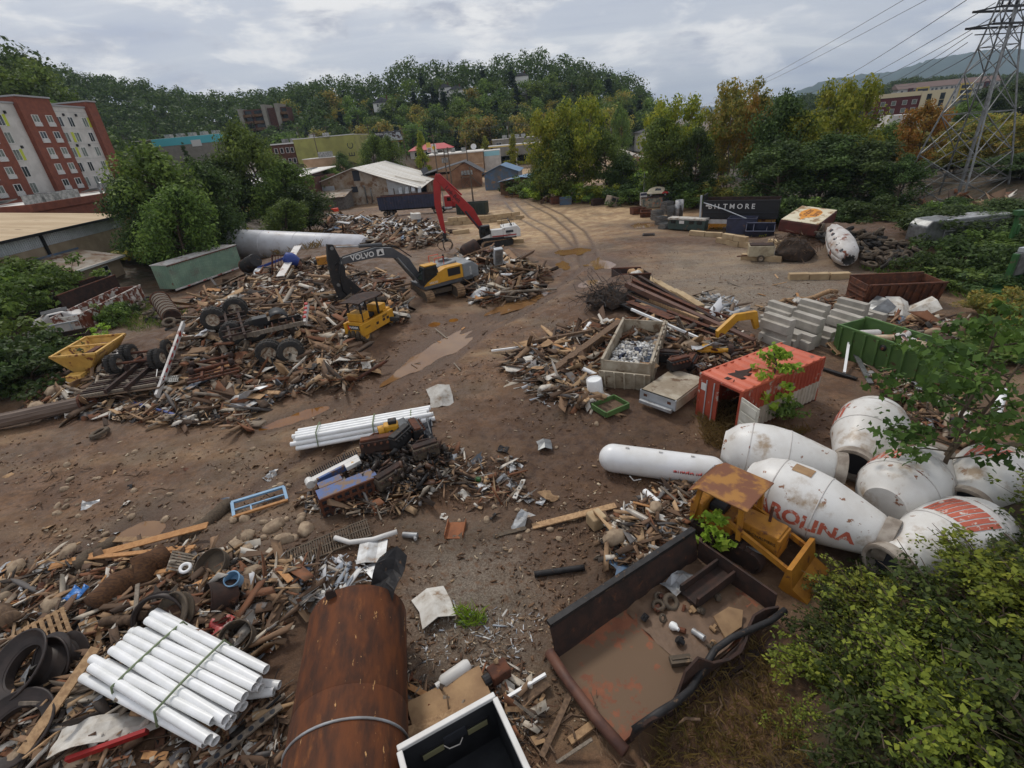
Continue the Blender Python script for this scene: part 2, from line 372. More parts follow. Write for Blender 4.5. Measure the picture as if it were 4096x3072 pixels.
def build_ground():
 xs = axis([(-6000, -900, 850), (-900, -200, 50), (-200, -70, 8), (-70, -34, .9), (-34, -19, .4), (-19, 17, .16), (17, 34, .32), (34, 70, .9), (70, 240, 8), (240, 900, 40), (900, 7000, 850)])
 ys = axis([(-20, 4, 1.5), (4, 24, .16), (24, 44, .24), (44, 70, .42), (70, 130, .9), (130, 300, 6), (300, 900, 50), (900, 8700, 700)])
 X, Y = np.meshgrid(xs, ys, indexing='ij'); Z = gzv(X, Y)
 nx, ny = X.shape
 V = np.stack([X, Y, Z], -1).reshape(-1, 3)
 I = np.arange(nx * ny).reshape(nx, ny)
 Fq = np.stack([I[:-1, :-1], I[1:, :-1], I[1:, 1:], I[:-1, 1:]], -1).reshape(-1, 4)
 me = bpy.data.meshes.new('ground'); me.from_pydata(V.tolist(), [], Fq.tolist())
 me.polygons.foreach_set('use_smooth', [True] * len(me.polygons))
 x, y = X.ravel(), Y.ravel(); n = fbm(x * .35, y * .35, 4) - .45; n2 = fbm(x * .12 + 5, y * .5, 4) - .45
 pad = np.clip(np.maximum(ell(x, y, 5, 90, 15, 23, .08, .5), ell(x, y, 22, 86, 9, 20, .35, .6)) + n2 * 1.2 - .08, 0, 1) * .9
 pad = np.maximum(pad, np.clip(sst(118, 150, y) * sst(-20, 0, x) * .7 + n2, 0, 1))
 grav = np.clip(np.maximum(ell(x, y, 23, 45, 9, 15, -.25, .6), ell(x, y, -15, 14.5, 7, 3, .2, .7) * .7) + n * 1.1, 0, 1)
 grav = np.maximum(grav, np.clip(ell(x, y, -2, 12, 2.5, 3, 0, .9) * .9 + n * 1.3, 0, 1))
 dark = np.clip(ell(x, y, 2.0, 19, 5.5, 6.5, .2, .8) * .9 + ell(x, y, 5.8, 23, 5, 4, 0, .8) * .7 + rut(x, y) * .6 * (y < 60) + n * 1.2 - .1, 0, 1)
 for cx, cy, rx, ry, rot, h in MOUNDS: dark = np.maximum(dark, .75 * ell(x, y, cx, cy, rx, ry, rot, .5))
 wet = np.zeros_like(x)
 for cx, cy, rx, ry, rot in PUDDLES: wet = np.maximum(wet, ell(x, y, cx, cy, rx * 1.25, ry * 1.25, rot, .5))
 wet = np.maximum(wet, .85 * rut(x, y))
 veg = np.clip(sst(0, 1, (-40 - x + (y - 60) * .04) / 8) * sst(34, 44, y) + sst(0, 1, (x - 30 - (y - 24) * .62) / 7) + sst(0, 1, (x - 4.5 - (y - 6) * 1.0) / 2.5) * (y < 16) + n * .9, 0, 1)
 veg = np.maximum(veg, np.clip(sst(0, 1, (x - 40) / 9) * sst(58, 72, y) * (1 - sst(150, 190, y)) * .95 + n * .7, 0, 1))
 veg = np.maximum(veg, np.clip(sst(210, 250, y) + n, 0, 1) * .8)
 for nm, arr in (('zone', np.stack([pad, grav, dark, wet], -1)), ('veg', np.stack([veg, veg, veg, np.ones_like(veg)], -1))):
  a = me.color_attributes.new(nm, 'FLOAT_COLOR', 'POINT'); a.data.foreach_set('color', arr.astype(np.float32).ravel())
 me.materials.append(ground_mat()); tag(link('ground', me), kind='structure')
def ground_mat():
 m = bpy.data.materials.new('ground_mud'); m.use_nodes = True; nt = m.node_tree; N = nt.nodes; L = nt.links; b = N['Principled BSDF']
 tc = N.new('ShaderNodeTexCoord'); vec = tc.outputs['Object']
 def noise(s, d=6, r=.6, dist=0.0):
  n = N.new('ShaderNodeTexNoise'); n.inputs['Scale'].default_value = s; n.inputs['Detail'].default_value = d; n.inputs['Roughness'].default_value = r; n.inputs['Distortion'].default_value = dist; L.new(vec, n.inputs[0]); return n.outputs[0]
 def rmp(v, a, c, lo=0.0, hi=1.0):
  n = N.new('ShaderNodeMapRange'); n.interpolation_type = 'SMOOTHSTEP'; L.new(v, n.inputs[0]); n.inputs[1].default_value = a; n.inputs[2].default_value = c; n.inputs[3].default_value = lo; n.inputs[4].default_value = hi; return n.outputs[0]
 def mix(f, a, c):
  n = N.new('ShaderNodeMix'); n.data_type = 'RGBA'
  L.new(f, n.inputs[0])
  for i, v in ((6, a), (7, c)):
   if isinstance(v, tuple): n.inputs[i].default_value = (*v, 1)
   else: L.new(v, n.inputs[i])
  return n.outputs[2]
 def mul(a, c):
  n = N.new('ShaderNodeMath'); n.operation = 'MULTIPLY'; L.new(a, n.inputs[0])
  if isinstance(c, float): n.inputs[1].default_value = c
  else: L.new(c, n.inputs[1])
  return n.outputs[0]
 at = N.new('ShaderNodeAttribute'); at.attribute_name = 'zone'; sp = N.new('ShaderNodeSeparateColor'); L.new(at.outputs['Color'], sp.inputs[0]); wet = at.outputs['Alpha']
 av = N.new('ShaderNodeAttribute'); av.attribute_name = 'veg'; veg = av.outputs['Fac']
 col = mix(rmp(noise(.5), .35, .65), lin(126, 95, 70), lin(98, 72, 53))
 col = mix(rmp(noise(3.1, 7, .7), .42, .66), col, lin(88, 66, 50))
 col = mix(rmp(noise(8.0, 5, .7), .60, .72), col, lin(162, 134, 106))
 gcol = mix(rmp(noise(14, 3, .8), .4, .62), lin(104, 92, 80), lin(150, 138, 122))
 col = mix(mul(sp.outputs[1], rmp(noise(4), .3, .5)), col, gcol)
 col = mix(sp.outputs[0], col, mix(rmp(noise(.6, 8, .65, .6), .35, .65), lin(200, 172, 132), lin(160, 128, 94)))
 col = mix(sp.outputs[2], col, mix(rmp(noise(2.4, 7, .7), .35, .6), lin(74, 54, 42), lin(96, 72, 54)))
 col = mix(wet, col, lin(92, 68, 50))
 col = mix(veg, col, mix(rmp(noise(1.5), .4, .6), lin(58, 54, 36), lin(74, 58, 42)))
 L.new(col, b.inputs['Base Color'])
 r = N.new('ShaderNodeMix'); r.data_type = 'FLOAT'; L.new(wet, r.inputs[0]); L.new(rmp(noise(1.1), .4, .6, .55, .85), r.inputs[2]); r.inputs[3].default_value = .32
 L.new(r.outputs[0], b.inputs['Roughness']); b.inputs['Specular IOR Level'].default_value = .35
 bp = N.new('ShaderNodeBump'); bp.inputs['Strength'].default_value = .9; bp.inputs['Distance'].default_value = .12; L.new(noise(5.5, 8, .72), bp.inputs['Height'])
 b2 = N.new('ShaderNodeBump'); b2.inputs['Strength'].default_value = .6; b2.inputs['Distance'].default_value = .03; L.new(noise(26, 4, .7), b2.inputs['Height']); L.new(bp.outputs[0], b2.inputs['Normal'])
 L.new(b2.outputs[0], b.inputs['Normal'])
 return m
build_ground()
WATER = M('puddle_water', lin(120, 88, 58), lin(132, 98, 62), .6, rough=.06, spec=.6, bump=.02, bscale=6)
WATER2 = M('ochre_water', lin(128, 84, 34), lin(116, 76, 36), .8, rough=.05, spec=.6)
for i, (cx, cy, rx, ry, rot) in enumerate(PUDDLES):
 b = MB(); n = 72; pts = []; lvl = gz(cx, cy) + .022; R_ = np.linspace(.05, 1.3, 40)
 for k in range(n):
  a = 2 * PI * k / n; u, v = rx * R_ * math.cos(a), ry * R_ * math.sin(a); X = cx + u * math.cos(rot) - v * math.sin(rot); Y = cy + u * math.sin(rot) + v * math.cos(rot)
  up = np.nonzero((gzv(X, Y) > lvl) & (R_ > .3))[0]; e = min(up[0] if len(up) else 99, int(26 + 5 * math.sin(3 * a + i) + 3 * math.sin(7 * a))); pts.append((X[e], Y[e], lvl))
 b.add([(cx, cy, lvl)] + pts, [(0, k + 1, (k + 1) % n + 1) for k in range(n)])
 tag(b.obj('puddle', WATER2 if i in (1, 2, 3, 6, 14) else WATER), kind='structure')
FOR = M('forest_floor', lin(46, 52, 32), lin(58, 58, 38), .05, rough=.95)
def skyz(vx, vy, y): p = atY(vx, vy, y); return p
class Hill:
 def __init__(s, sky, Yc, base, tree): # skyline of tree tops (v points), crest distance, base distance
  P = [atY(x, y, Yc) for x, y in sky]
  s.th = np.array([math.atan2(p.x, p.y) for p in P]); s.zc = np.array([p.z - tree for p in P]); s.Yc = Yc; s.Yb = base
 def z(s, x, y):
  th = np.arctan2(x, y); zc = np.interp(th, s.th, s.zc); t = sst(s.Yb, s.Yc, y)
  edge = sst(s.th[0] - .02, s.th[0] + .02, th) * (1 - sst(s.th[-1] - .02, s.th[-1] + .02, th))
  return np.maximum(zc, 0) * t * edge * (1 - .4 * sst(s.Yc + 10, s.Yc + 120, y)) - 2 * (1 - edge) - .5
H1 = Hill([(560, 215), (640, 186), (700, 172), (760, 166), (830, 160), (880, 132), (960, 134), (1020, 124), (1090, 122), (1150, 112), (1200, 120), (1280, 136), (1340, 156), (1385, 176), (1408, 205), (1422, 250)], 390, 275, 22)
H2 = Hill([(-80, 130), (0, 130), (120, 152), (180, 165), (250, 178), (330, 190), (440, 214), (500, 212), (560, 205), (640, 190), (720, 185)], 430, 250, 15)
H3 = Hill([(1640, 216), (1700, 205), (1780, 200), (1870, 190), (1960, 168), (2040, 162), (2120, 160), (2212, 160), (2350, 165)], 620, 380, 14)
def hill_mesh(name, H, xr, yr, nx, ny):
 X, Y = np.meshgrid(np.linspace(*xr, nx), np.linspace(*yr, ny), indexing='ij'); Z = H.z(X, Y)
 b = MB(); b.grid([[(X[i, j], Y[i, j], Z[i, j]) for j in range(ny)] for i in range(nx)])
 tag(b.obj(name, FOR, smooth='all'), kind='structure')
hill_mesh('wooded_hill', H1, (-260, 180), (262, 560), 60, 40)
hill_mesh('wooded_ridge', H2, (-560, -60), (240, 620), 60, 40)
hill_mesh('low_ridge', H3, (240, 900), (370, 800), 50, 30)
MTN = M('mountain_forest', lin(48, 66, 52), lin(58, 74, 60), .004, rough=1.0)
def mountain(name, sky, Y, drop=0):
 b = MB(); P = []
 for k in range(len(sky) - 1):
  for q in range(10):
   t = q / 10; x = sky[k][0] * (1 - t) + sky[k + 1][0] * t; y = sky[k][1] * (1 - t) + sky[k + 1][1] * t
   p = atY(x, y, Y); jit = (float(fbm(np.array([x * .13]), np.array([1.7]), 5)[0]) - .45) * 26
   col = []
   for r in range(9):
    u = r / 8; col.append((p.x * (1 - .3 * (1 - u)), Y * (1 - .3 * (1 - u)) , (p.z + jit) * math.sin(u * PI / 2) ** 1.2 + (float(fbm(np.array([x * .08]), np.array([u * 5.0]), 4)[0]) - .45) * 60 * u * (1 - u)))
   col += [(p.x * 1.15, Y * 1.2, p.z * .5)]
   P.append(col)
 b.grid(P); tag(b.obj(name, MTN, smooth='all'), kind='structure')
mountain('mountain', [(1690, 212), (1716, 200), (1780, 176), (1860, 162), (1930, 156), (2000, 132), (2060, 120), (2130, 110), (2212, 107), (2330, 112), (2500, 130)], 4200)
mountain('far_mountain', [(1380, 238), (1440, 234), (1500, 232), (1535, 229), (1560, 232), (1610, 236), (1660, 230), (1720, 226), (1800, 222)], 7000)
BARK = M('bark', lin(74, 62, 50), lin(98, 84, 68), 6, rough=.9, bump=.6, stretch=(3, 3, .6))
BARKP = M('pale_bark', lin(140, 128, 108), lin(108, 96, 80), 4, rough=.85, bump=.3)
G_DARK = leafmat('leaves_dark_green', [lin(45, 58, 33), lin(73, 92, 48), lin(106, 127, 64)])
G_MID = leafmat('leaves_mid_green', [lin(62, 77, 39), lin(100, 122, 56), lin(144, 163, 77)])
G_YEL = leafmat('leaves_turning_yellow', [lin(79, 95, 36), lin(118, 131, 47), lin(159, 162, 58), lin(185, 174, 69)])
G_OLV = leafmat('leaves_olive', [lin(75, 83, 45), lin(125, 131, 64), lin(175, 158, 75), lin(180, 136, 70)])
G_RUS = leafmat('leaves_rusty', [lin(111, 106, 50), lin(157, 123, 55), lin(182, 116, 50)])
G_CON = leafmat('needles_blue_green', [lin(30, 43, 33), lin(45, 60, 43), lin(62, 77, 52)])
G_BRT = leafmat('leaves_bright_green', [lin(100, 131, 48), lin(158, 188, 67), lin(211, 224, 94)])
def leaf_cloud(pts, rad, n, size, rs, flat=.75, shape='quad', up=.35):
 """n small bent faces spread over clumps (centres pts, radius rad); returns verts, faces arrays"""
 pts = np.asarray(pts, float); k = rs.randint(0, len(pts), n)
 rr = np.broadcast_to(np.asarray(rad, float), (len(pts),))[k]
 d = rs.normal(size=(n, 3)); d /= np.linalg.norm(d, axis=1)[:, None] + 1e-9
 r = rr * rs.rand(n) ** .45
 c = pts[k] + d * r[:, None] * np.array([1, 1, flat])
 nrm = d + rs.normal(size=(n, 3)) * .7 + np.array([0, 0, up]); nrm /= np.linalg.norm(nrm, axis=1)[:, None]
 a = np.cross(nrm, rs.normal(size=(n, 3))); a /= np.linalg.norm(a, axis=1)[:, None] + 1e-9; b = np.cross(nrm, a)
 s = size * (.45 + 1.1 * rs.rand(n) ** 1.4)[:, None]
 if shape == 'quad':
  V = np.stack([c - a * s, c + b * s * .55 + nrm * s * .12, c + a * s, c - b * s * .55 + nrm * s * .12], 1); m = 4
 elif shape == 'tri':
  V = np.stack([c - a * s, c + a * s * .6 + b * s * .8, c + a * s * .7 - b * s * .6], 1); m = 3
 else:                                     # lobed leaf
  V = np.stack([c - a * s, c - a * s * .2 + b * s * .85, c + a * s * .15 + b * s * .45, c + a * s * 1.05 + nrm * s * .1, c + a * s * .15 - b * s * .45, c - a * s * .2 - b * s * .85], 1); m = 6
 return V.reshape(-1, 3), np.arange(n * m).reshape(n, m)
def cloud_mesh(name, V, Fa, mat):
 me = bpy.data.meshes.new(name); n, m = Fa.shape
 me.vertices.add(len(V)); me.vertices.foreach_set('co', V.astype(np.float32).ravel())
 me.loops.add(n * m); me.loops.foreach_set('vertex_index', Fa.astype(np.int32).ravel())
 me.polygons.add(n); me.polygons.foreach_set('loop_start', (np.arange(n) * m).astype(np.int32))
 me.polygons.foreach_set('loop_total', np.full(n, m, np.int32))
 me.materials.append(mat); me.update(calc_edges=True); me.validate(); return me
def limb(b, p, d, L, r, rs, depth, tips, bend=.25, up=.15, kids=3, spread=.75):
 P = [Vector(p)]; d = Vector(d).normalized(); n = 4
 for i in range(n):
  d = (d + Vector(rs.normal(size=3)) * bend * .5 + Vector((0, 0, up * .4))).normalized(); P.append(P[-1] + d * L / n)
 b.pipe(P, r, 6 if r > .06 else 4, r2=r * .45)
 if depth == 0: tips.append((P[-1], 1.0)); tips.append((P[2], .7)); return
 for k in range(kids):
  t = .45 + .55 * (k + rs.rand()) / kids; q = P[min(n, int(t * n + .5))]
  nd = (d + Vector(rs.normal(size=3)) * spread).normalized()
  limb(b, q, nd, L * (.55 + .2 * rs.rand()), r * .5, rs, depth - 1, tips, bend, up, kids, spread)
 tips.append((P[-1], 1.0))
def tree_proto(seed, h, w, nleaf, lsize, bare=.25, clumps=26, kind='broad', crad=1.0, multi=1, shape='quad'):
 """trunk mesh builder + crown arrays for a tree h tall, w wide"""
 rs = np.random.RandomState(seed); b = MB(); tips = []
 for q in range(multi):
  a = 2 * PI * q / max(1, multi) + rs.rand(); lean = .22 if multi > 1 else .04
  top = Vector((math.cos(a) * lean * h, math.sin(a) * lean * h, h * .8)); P = [Vector((math.cos(a) * .2 * (multi > 1), math.sin(a) * .2 * (multi > 1), -.3))]
  for i in range(1, 7):
   t = i / 6; P.append(Vector((top.x * t + rs.normal() * .012 * h, top.y * t + rs.normal() * .012 * h, top.z * t)))
  r0 = h * .018 / math.sqrt(multi); b.pipe(P, r0, 8, r2=r0 * .25)
  for k in range(clumps // multi):
   t = bare + (1 - bare) * (k + rs.rand()) / (clumps // multi); i = min(5, int(t * 6)); p = P[i].lerp(P[i + 1], t * 6 - i)
   a2 = rs.rand() * 2 * PI; prof = math.sin(PI * min(1, (t - bare) / (1 - bare) * .86 + .14)) ** .6 if kind == 'broad' else (1.05 - (t - bare) / (1 - bare))
   l = w * .5 * prof * (.55 + .5 * rs.rand()); d = Vector((math.cos(a2), math.sin(a2), (.55 * rs.rand() + .1) if kind == 'broad' else -.12))
   e = p + d.normalized() * l; b.pipe([p, p.lerp(e, .5) + Vector((0, 0, .04 * l)), e], r0 * .35, 4, r2=r0 * .08)
   cr = crad * w * (.13 + .07 * rs.rand()); tips.append((e, cr)); tips.append((p.lerp(e, .6), cr * .8))
  tips.append((P[-1] + Vector((0, 0, h * .06)), crad * w * .14))
 pts = np.array([t[0][:] for t in tips]); rad = np.array([t[1] for t in tips])
 V, Fa = leaf_cloud(pts, rad, nleaf, lsize, rs, .8 if kind == 'broad' else .45, shape)
 return b, V, Fa
def tree_thing(name, label, cat, seed, h, w, nleaf, lsize, mat, bark=None, group=None, loc=(0, 0, 0), rot=0, **kw):
 b, V, Fa = tree_proto(seed, h, w, nleaf, lsize, **kw)
 t = thing(name, label, cat, loc, rot, group)
 b.obj('trunk', bark or BARK, t, smooth='all'); link('crown', cloud_mesh('crown', V, Fa, mat), t)
 return t
H0 = Hill([(-140, 100), (-60, 96), (0, 100), (60, 122), (100, 152), (140, 205), (190, 250)], 190, 142, 20)
hill_mesh('wooded_knoll', H0, (-230, -112), (138, 260), 30, 24)
PROTO = {}
def hill_proto(key, *a, **k):
 t = tree_thing('hill_tree', '', 'tree', *a, **k); PROTO[key] = [t, 0, a[1]]; return t
HP = [hill_proto('h%d' % i, 100 + i, 16, 12, 2300, .38, mt, bare=.2, clumps=26, crad=1.1) for i, mt in enumerate((G_DARK, G_DARK, G_MID, G_MID, G_OLV))]
HC = [hill_proto('c%d' % i, 120 + i, 21, 8.5, 2400, .42, G_CON, bare=.12, clumps=44, kind='con', crad=.8) for i in range(2)]
USED = set()
def use(p):
 if p.name in USED: return copy_tree(p)
 USED.add(p.name); return p
def forest(H, xr, yr, n, seed, label, group, con=.08, hmin=12, hmax=20, fill=0, step=6.5, stuffname='woodland', stufflabel=''):
 rs = np.random.RandomState(seed); spots = []
 grid = {}
 tries = 0
 while len(spots) < n + fill and tries < 60000:
  tries += 1; y = yr[0] + (yr[1] - yr[0]) * rs.rand() ** 1.2; x = xr[0] + (xr[1] - xr[0]) * rs.rand()
  th = math.atan2(x, y)
  if th < H.th[0] or th > H.th[-1] or y < H.Yb + 2: continue
  if any(math.hypot(x - a, y - c) < 8 for a, c in CLEAR): continue
  k = (int(x // step), int(y // step))
  if any(math.hypot(x - q[0], y - q[1]) < step for i in (-1, 0, 1) for j in (-1, 0, 1) for q in grid.get((k[0] + i, k[1] + j), [])): continue
  grid.setdefault(k, []).append((x, y)); spots.append((x, y, float(H.z(np.array([x]), np.array([y]))[0])))
 spots.sort(key=lambda s: s[1])
 mass = ([], []); off = 0
 for i, (x, y, z) in enumerate(spots):
  h = hmin + (hmax - hmin) * rs.rand(); c = rs.rand() < con
  if i < n:
   p = HC[rs.randint(len(HC))] if c else HP[rs.randint(len(HP))]
   t = use(p); s = h / (19 if c else 16); place(t, (x, y, z - .6), rs.rand() * 6.28, (s * (.9 + .3 * rs.rand()), s * (.9 + .3 * rs.rand()), s))
   t.name = 'conifer' if c else 'hill_tree'
   tag(t, ('dark conifer among the trees of the ' if c else 'broadleaf tree of the ') + label, 'tree', ('conifers of the ' if c else 'broadleaf trees of the ') + group)
  else:
   V, Fa = leaf_cloud(np.array([[x, y, z + h * (.45 + .4 * q)] for q in (0, .5, 1)]), np.array([h * .3, h * .36, h * .24]), 300, .8, rs); mass[0].append(V); mass[1].append(Fa + off); off += len(V)
 if mass[0]:
  tag(link(stuffname, cloud_mesh(stuffname, np.concatenate(mass[0]), np.concatenate(mass[1]), G_DARK)), stufflabel, 'woodland', None, 'stuff')
hl = [atY(960, 200, 352), atY(984, 205, 352), atY(1128, 180, 362), atY(826, 222, 320), atY(578, 255, 330)]
CLEAR = [(p.x, p.y - 8) for p in hl[:3] + hl[4:]] + [(x, y) for x in range(330, 480, 9) for y in range(392, 506, 12) if abs(x - y * .84) < 60]
forest(H1, (-190, 150), (277, 400), 215, 3, 'steep wooded hill in the middle of the view', 'steep wooded hill', .13, 15, 26, 260, 7.4, 'far_woodland', 'dense woodland on the far slope of the steep hill')
forest(H2, (-420, -70), (252, 440), 60, 4, 'long wooded ridge behind the hotel', 'long wooded ridge', .05, 13, 21, 480, 8.2, 'ridge_woodland', 'dense woodland covering the long ridge behind the hotel')
forest(H0, (-215, -118), (145, 215), 26, 5, 'tall wooded knoll right behind the hotel', 'knoll behind the hotel', 0, 18, 26, 40, 6.5, 'knoll_woodland', 'dark woodland filling the knoll behind the hotel')
forest(H3, (260, 860), (385, 640), 40, 6, 'low ridge below the blue mountain', 'low ridge', .05, 10, 16, 420, 8.5, 'low_ridge_woodland', 'dense woodland on the low ridge below the mountain')
for p in HP + HC:
 if p.name not in USED and not p.get('label'):
  for c in list(p.children): bpy.data.objects.remove(c)
  bpy.data.objects.remove(p)
MIDK = {}
def midproto(key, mat, seed, nleaf=6500, ls=.26, **kw):
 MIDK[key] = (mat, seed, int(nleaf * 2), ls * .68, kw)
midproto('dark', G_DARK, 11, clumps=34, bare=.12, crad=1.05); midproto('mid', G_MID, 12, clumps=34, bare=.14, crad=1.05); midproto('yel', G_YEL, 13, 6000, .28, clumps=34, bare=.15, crad=.95, multi=3)
midproto('olv', G_OLV, 14, 5000, .26, clumps=36, bare=.25, crad=.8, multi=3); midproto('rus', G_RUS, 15, 4500, .26, clumps=30, bare=.3, crad=.75); midproto('vine', G_DARK, 16, 7000, .24, clumps=40, bare=.0, crad=.9)
midproto('con', G_YEL, 17, 3500, .3, clumps=26, bare=.08, kind='con', crad=.9); midproto('loose', G_MID, 18, 4200, .26, clumps=34, bare=.3, crad=.7, multi=2)
midproto('cyp', G_DARK, 19, 3000, .25, clumps=26, bare=.05, kind='con', crad=.8)
_mp = {}
def mtree(vx, vy, y, w, key, label, name='tree', cat='tree', group=None, rot=None, zb=None):
 p = atY(vx, vy, y); b = gz(p.x, p.y) if zb is None else zb; h = p.z - b
 mat, seed, nl, ls, kw = MIDK[key]
 if key not in _mp:
  t = tree_thing(name, label, cat, seed, 12, 9, nl, ls, mat, BARKP if key in ('olv', 'yel', 'loose') else BARK, group, **kw); _mp[key] = t
 else: t = copy_tree(_mp[key]); t.name = name; tag(t, label, cat)
 if group: t['group'] = group
 elif 'group' in t: del t['group']
 place(t, (p.x, p.y, b), RND.random() * 6.28 if rot is None else rot, (w / 9, w / 9, h / 11.0)); return t
TL = 'left of the white tank'
mtree(300, 305, 72, 13, 'mid', 'big rounded green tree beside the beige roofed building')
mtree(400, 345, 76, 11, 'dark', 'dark dense tree between the big rounded tree and the white tank')
mtree(268, 380, 70, 8, 'dark', 'dark tree hiding the corner of the beige roofed building')
mtree(340, 400, 66, 10, 'mid', 'green tree with low skirt above the green trailer')
mtree(522, 258, 100, 12, 'mid', 'tall loose crowned tree rising behind the white tank')
mtree(455, 335, 96, 12, 'dark', 'green tree beside the teal awning roof')
mtree(585, 345, 98, 12, 'mid', 'green tree touching the low flat white roof')
mtree(645, 398, 96, 11, 'dark', 'vine covered tree beside the lean-to shed of the warehouse')
mtree(600, 430, 88, 8, 'mid', 'low bushy tree behind the white tank')
mtree(1185, 236, 112, 9, 'yel', 'yellowing tree rising left of its taller yellowing twin', group=None)
mtree(1252, 210, 112, 10.5, 'yel', 'tallest yellowing tree behind the sandy slab')
mtree(1205, 275, 109, 11, 'mid', 'green tree growing in front of the two yellowing trees')
mtree(1312, 272, 112, 10, 'mid', 'green tree right of the two yellowing trees')
mtree(1345, 330, 108, 8, 'dark', 'low dark tree beside the muddy gap in the treeline')
mtree(1165, 345, 115, 7, 'dark', 'dark low tree beside the blue roofed sheds')
mtree(1462, 207, 95, 10, 'yel', 'yellow topped tree right of the muddy gap in the treeline')
mtree(1436, 250, 93, 10, 'mid', 'green tree under the yellow topped tree')
mtree(1508, 270, 90, 7, 'vine', 'narrow column of vines hanging below the yellow topped tree')
mtree(1598, 168, 95, 11, 'olv', 'tall thin olive tree with pale stems')
mtree(1640, 205, 93, 7, 'rus', 'rust brown crowned tree leaning by the tall thin olive tree')
mtree(1690, 196, 86, 10, 'dark', 'dark pointed tree above the black dump body')
mtree(1775, 235, 84, 11, 'yel', 'broad yellowing tree left of the dark red hotel')
mtree(1842, 168, 84, 10, 'yel', 'highest yellowing tree beside the dark red hotel')
mtree(1700, 300, 76, 13, 'vine', 'dark vine smothered tree above the toppled restaurant sign')
mtree(1800, 285, 76, 14, 'vine', 'vine draped tree behind the wrecked plane cabin')
mtree(1885, 300, 73, 13, 'vine', 'dark tree above the tyre heap')
mtree(1968, 330, 68, 7, 'vine', 'narrow vine column left of the pylon feet')
mtree(1640, 440, 68, 7, 'dark', 'drooping dark willow over the black dump body')
mtree(2020, 212, 82, 8, 'rus', 'rusty orange crowned tree behind the pylon')
mtree(2080, 300, 84, 9, 'olv', 'olive tree seen through the pylon lattice')
mtree(2170, 260, 78, 10, 'olv', 'big olive tree right of the pylon')
mtree(2230, 330, 66, 10, 'dark', 'dark tree beyond the pylon at the bank top')
mtree(2080, 440, 50, 8, 'dark', 'dark tree over the silver trailer')
mtree(2170, 430, 48, 8, 'dark', 'dark spreading tree right of the one over the silver trailer')
mtree(2010, 470, 52, 6, 'vine', 'vine mound left of the silver trailer')
mtree(2230, 520, 40, 8, 'mid', 'green tree behind the green machine')
mtree(2190, 640, 30, 5, 'olv', 'yellow green bush tree beside the green machine base')
mtree(2240, 740, 24, 6, 'mid', 'green tree at the end of the brown dumpster bank')
mtree(2105, 215, 150, 10, 'mid', 'tree in front of the long apartment building')
mtree(1650, 212, 110, 13, 'mid', 'green tree behind the tall thin olive tree')
mtree(1745, 262, 150, 11, 'dark', 'dark tree behind the broad yellowing tree')
mtree(2150, 185, 190, 16, 'dark', 'dark tree behind the pylon crossbeams')
mtree(2215, 165, 200, 18, 'dark', 'tall dark tree below the mountain by the pylon')
for i, (vx, vy, y, w, k) in enumerate(((1930, 262, 105, 13, 'mid'), (1990, 285, 100, 12, 'olv'), (2050, 262, 110, 13, 'olv'), (2120, 262, 108, 13, 'mid'), (2190, 240, 112, 14, 'olv'), (2240, 250, 100, 14, 'mid'), (1690, 262, 120, 12, 'olv'), (1570, 265, 125, 12, 'mid'), (1860, 282, 100, 12, 'mid'), (2150, 330, 90, 11, 'olv'), (2060, 345, 92, 11, 'mid'), (2220, 380, 76, 11, 'mid'), (1500, 262, 150, 11, 'mid'))): mtree(vx, vy, y, w, k, 'tree of the thicket behind the pylon and vine draped trees', group='thicket behind the pylon')
mtree(795, 290, 178, 11, 'mid', 'loose green tree beside the olive wall')
mtree(840, 292, 176, 9, 'mid', 'green tree below the billboard')
mtree(902, 280, 180, 8, 'con', 'pointed yellow green tree before the red roofed station')
mtree(1047, 292, 235, 8, 'con', 'small pointed tree right of the petrol station')
mtree(1103, 287, 180, 8, 'con', 'pointed yellow green tree beside the tan shop')
mtree(734, 328, 165, 7, 'dark', 'round clipped tree before the olive wall')
mtree(704, 360, 150, 3.2, 'dark', 'small round tree on the car park behind the warehouse', zb=5)
mtree(720, 362, 152, 3.4, 'mid', 'small round tree beside its darker neighbour on the car park', zb=5)
mtree(394, 305, 190, 5, 'cyp', 'dark pointed cypress before the turquoise building')
mtree(1345, 225, 235, 9, 'mid', 'pale green tree at the foot of the steep hill')
mtree(1240, 262, 240, 9, 'mid', 'green tree standing behind the yellowing trees')
mtree(692, 378, 140, 4, 'loose', 'weeping tree at the corner of the warehouse', zb=3)
def bush(vx, vy, w, h, key, label, group=None, y=None):
 p = gp(vx, vy); k = 'b' + key
 mats = {'y': G_YEL, 'g': G_MID, 'd': G_DARK, 'b': G_BRT, 'o': G_OLV}
 if k not in _mp:
  rs = np.random.RandomState(ord(key)); pts = rs.normal(size=(26, 3)) * np.array([.42, .42, .2]) + np.array([0, 0, .5]); pts[:, 2] = np.clip(pts[:, 2], .12, 1)
  V, Fa = leaf_cloud(pts, .24, 2800, .052, rs); b = MB()
  for q in pts[:14]: b.pipe([(q[0] * .1, q[1] * .1, -.05), (q[0] * .5, q[1] * .5, q[2] * .6), tuple(q)], .02, 4, r2=.006)
  t = thing('bush', label, 'bush', (0, 0, 0), 0, group); b.obj('stem', BARK, t); link('foliage', cloud_mesh('foliage', V, Fa, mats[key]), t); _mp[k] = t
 else: t = copy_tree(_mp[k]); tag(t, label, 'bush')
 if group: t['group'] = group
 elif 'group' in t: del t['group']
 place(t, (p.x, p.y, p.z - .05), RND.random() * 6.28, (w, w, h)); return t
GB = 'bushes along the far edge of the yard'
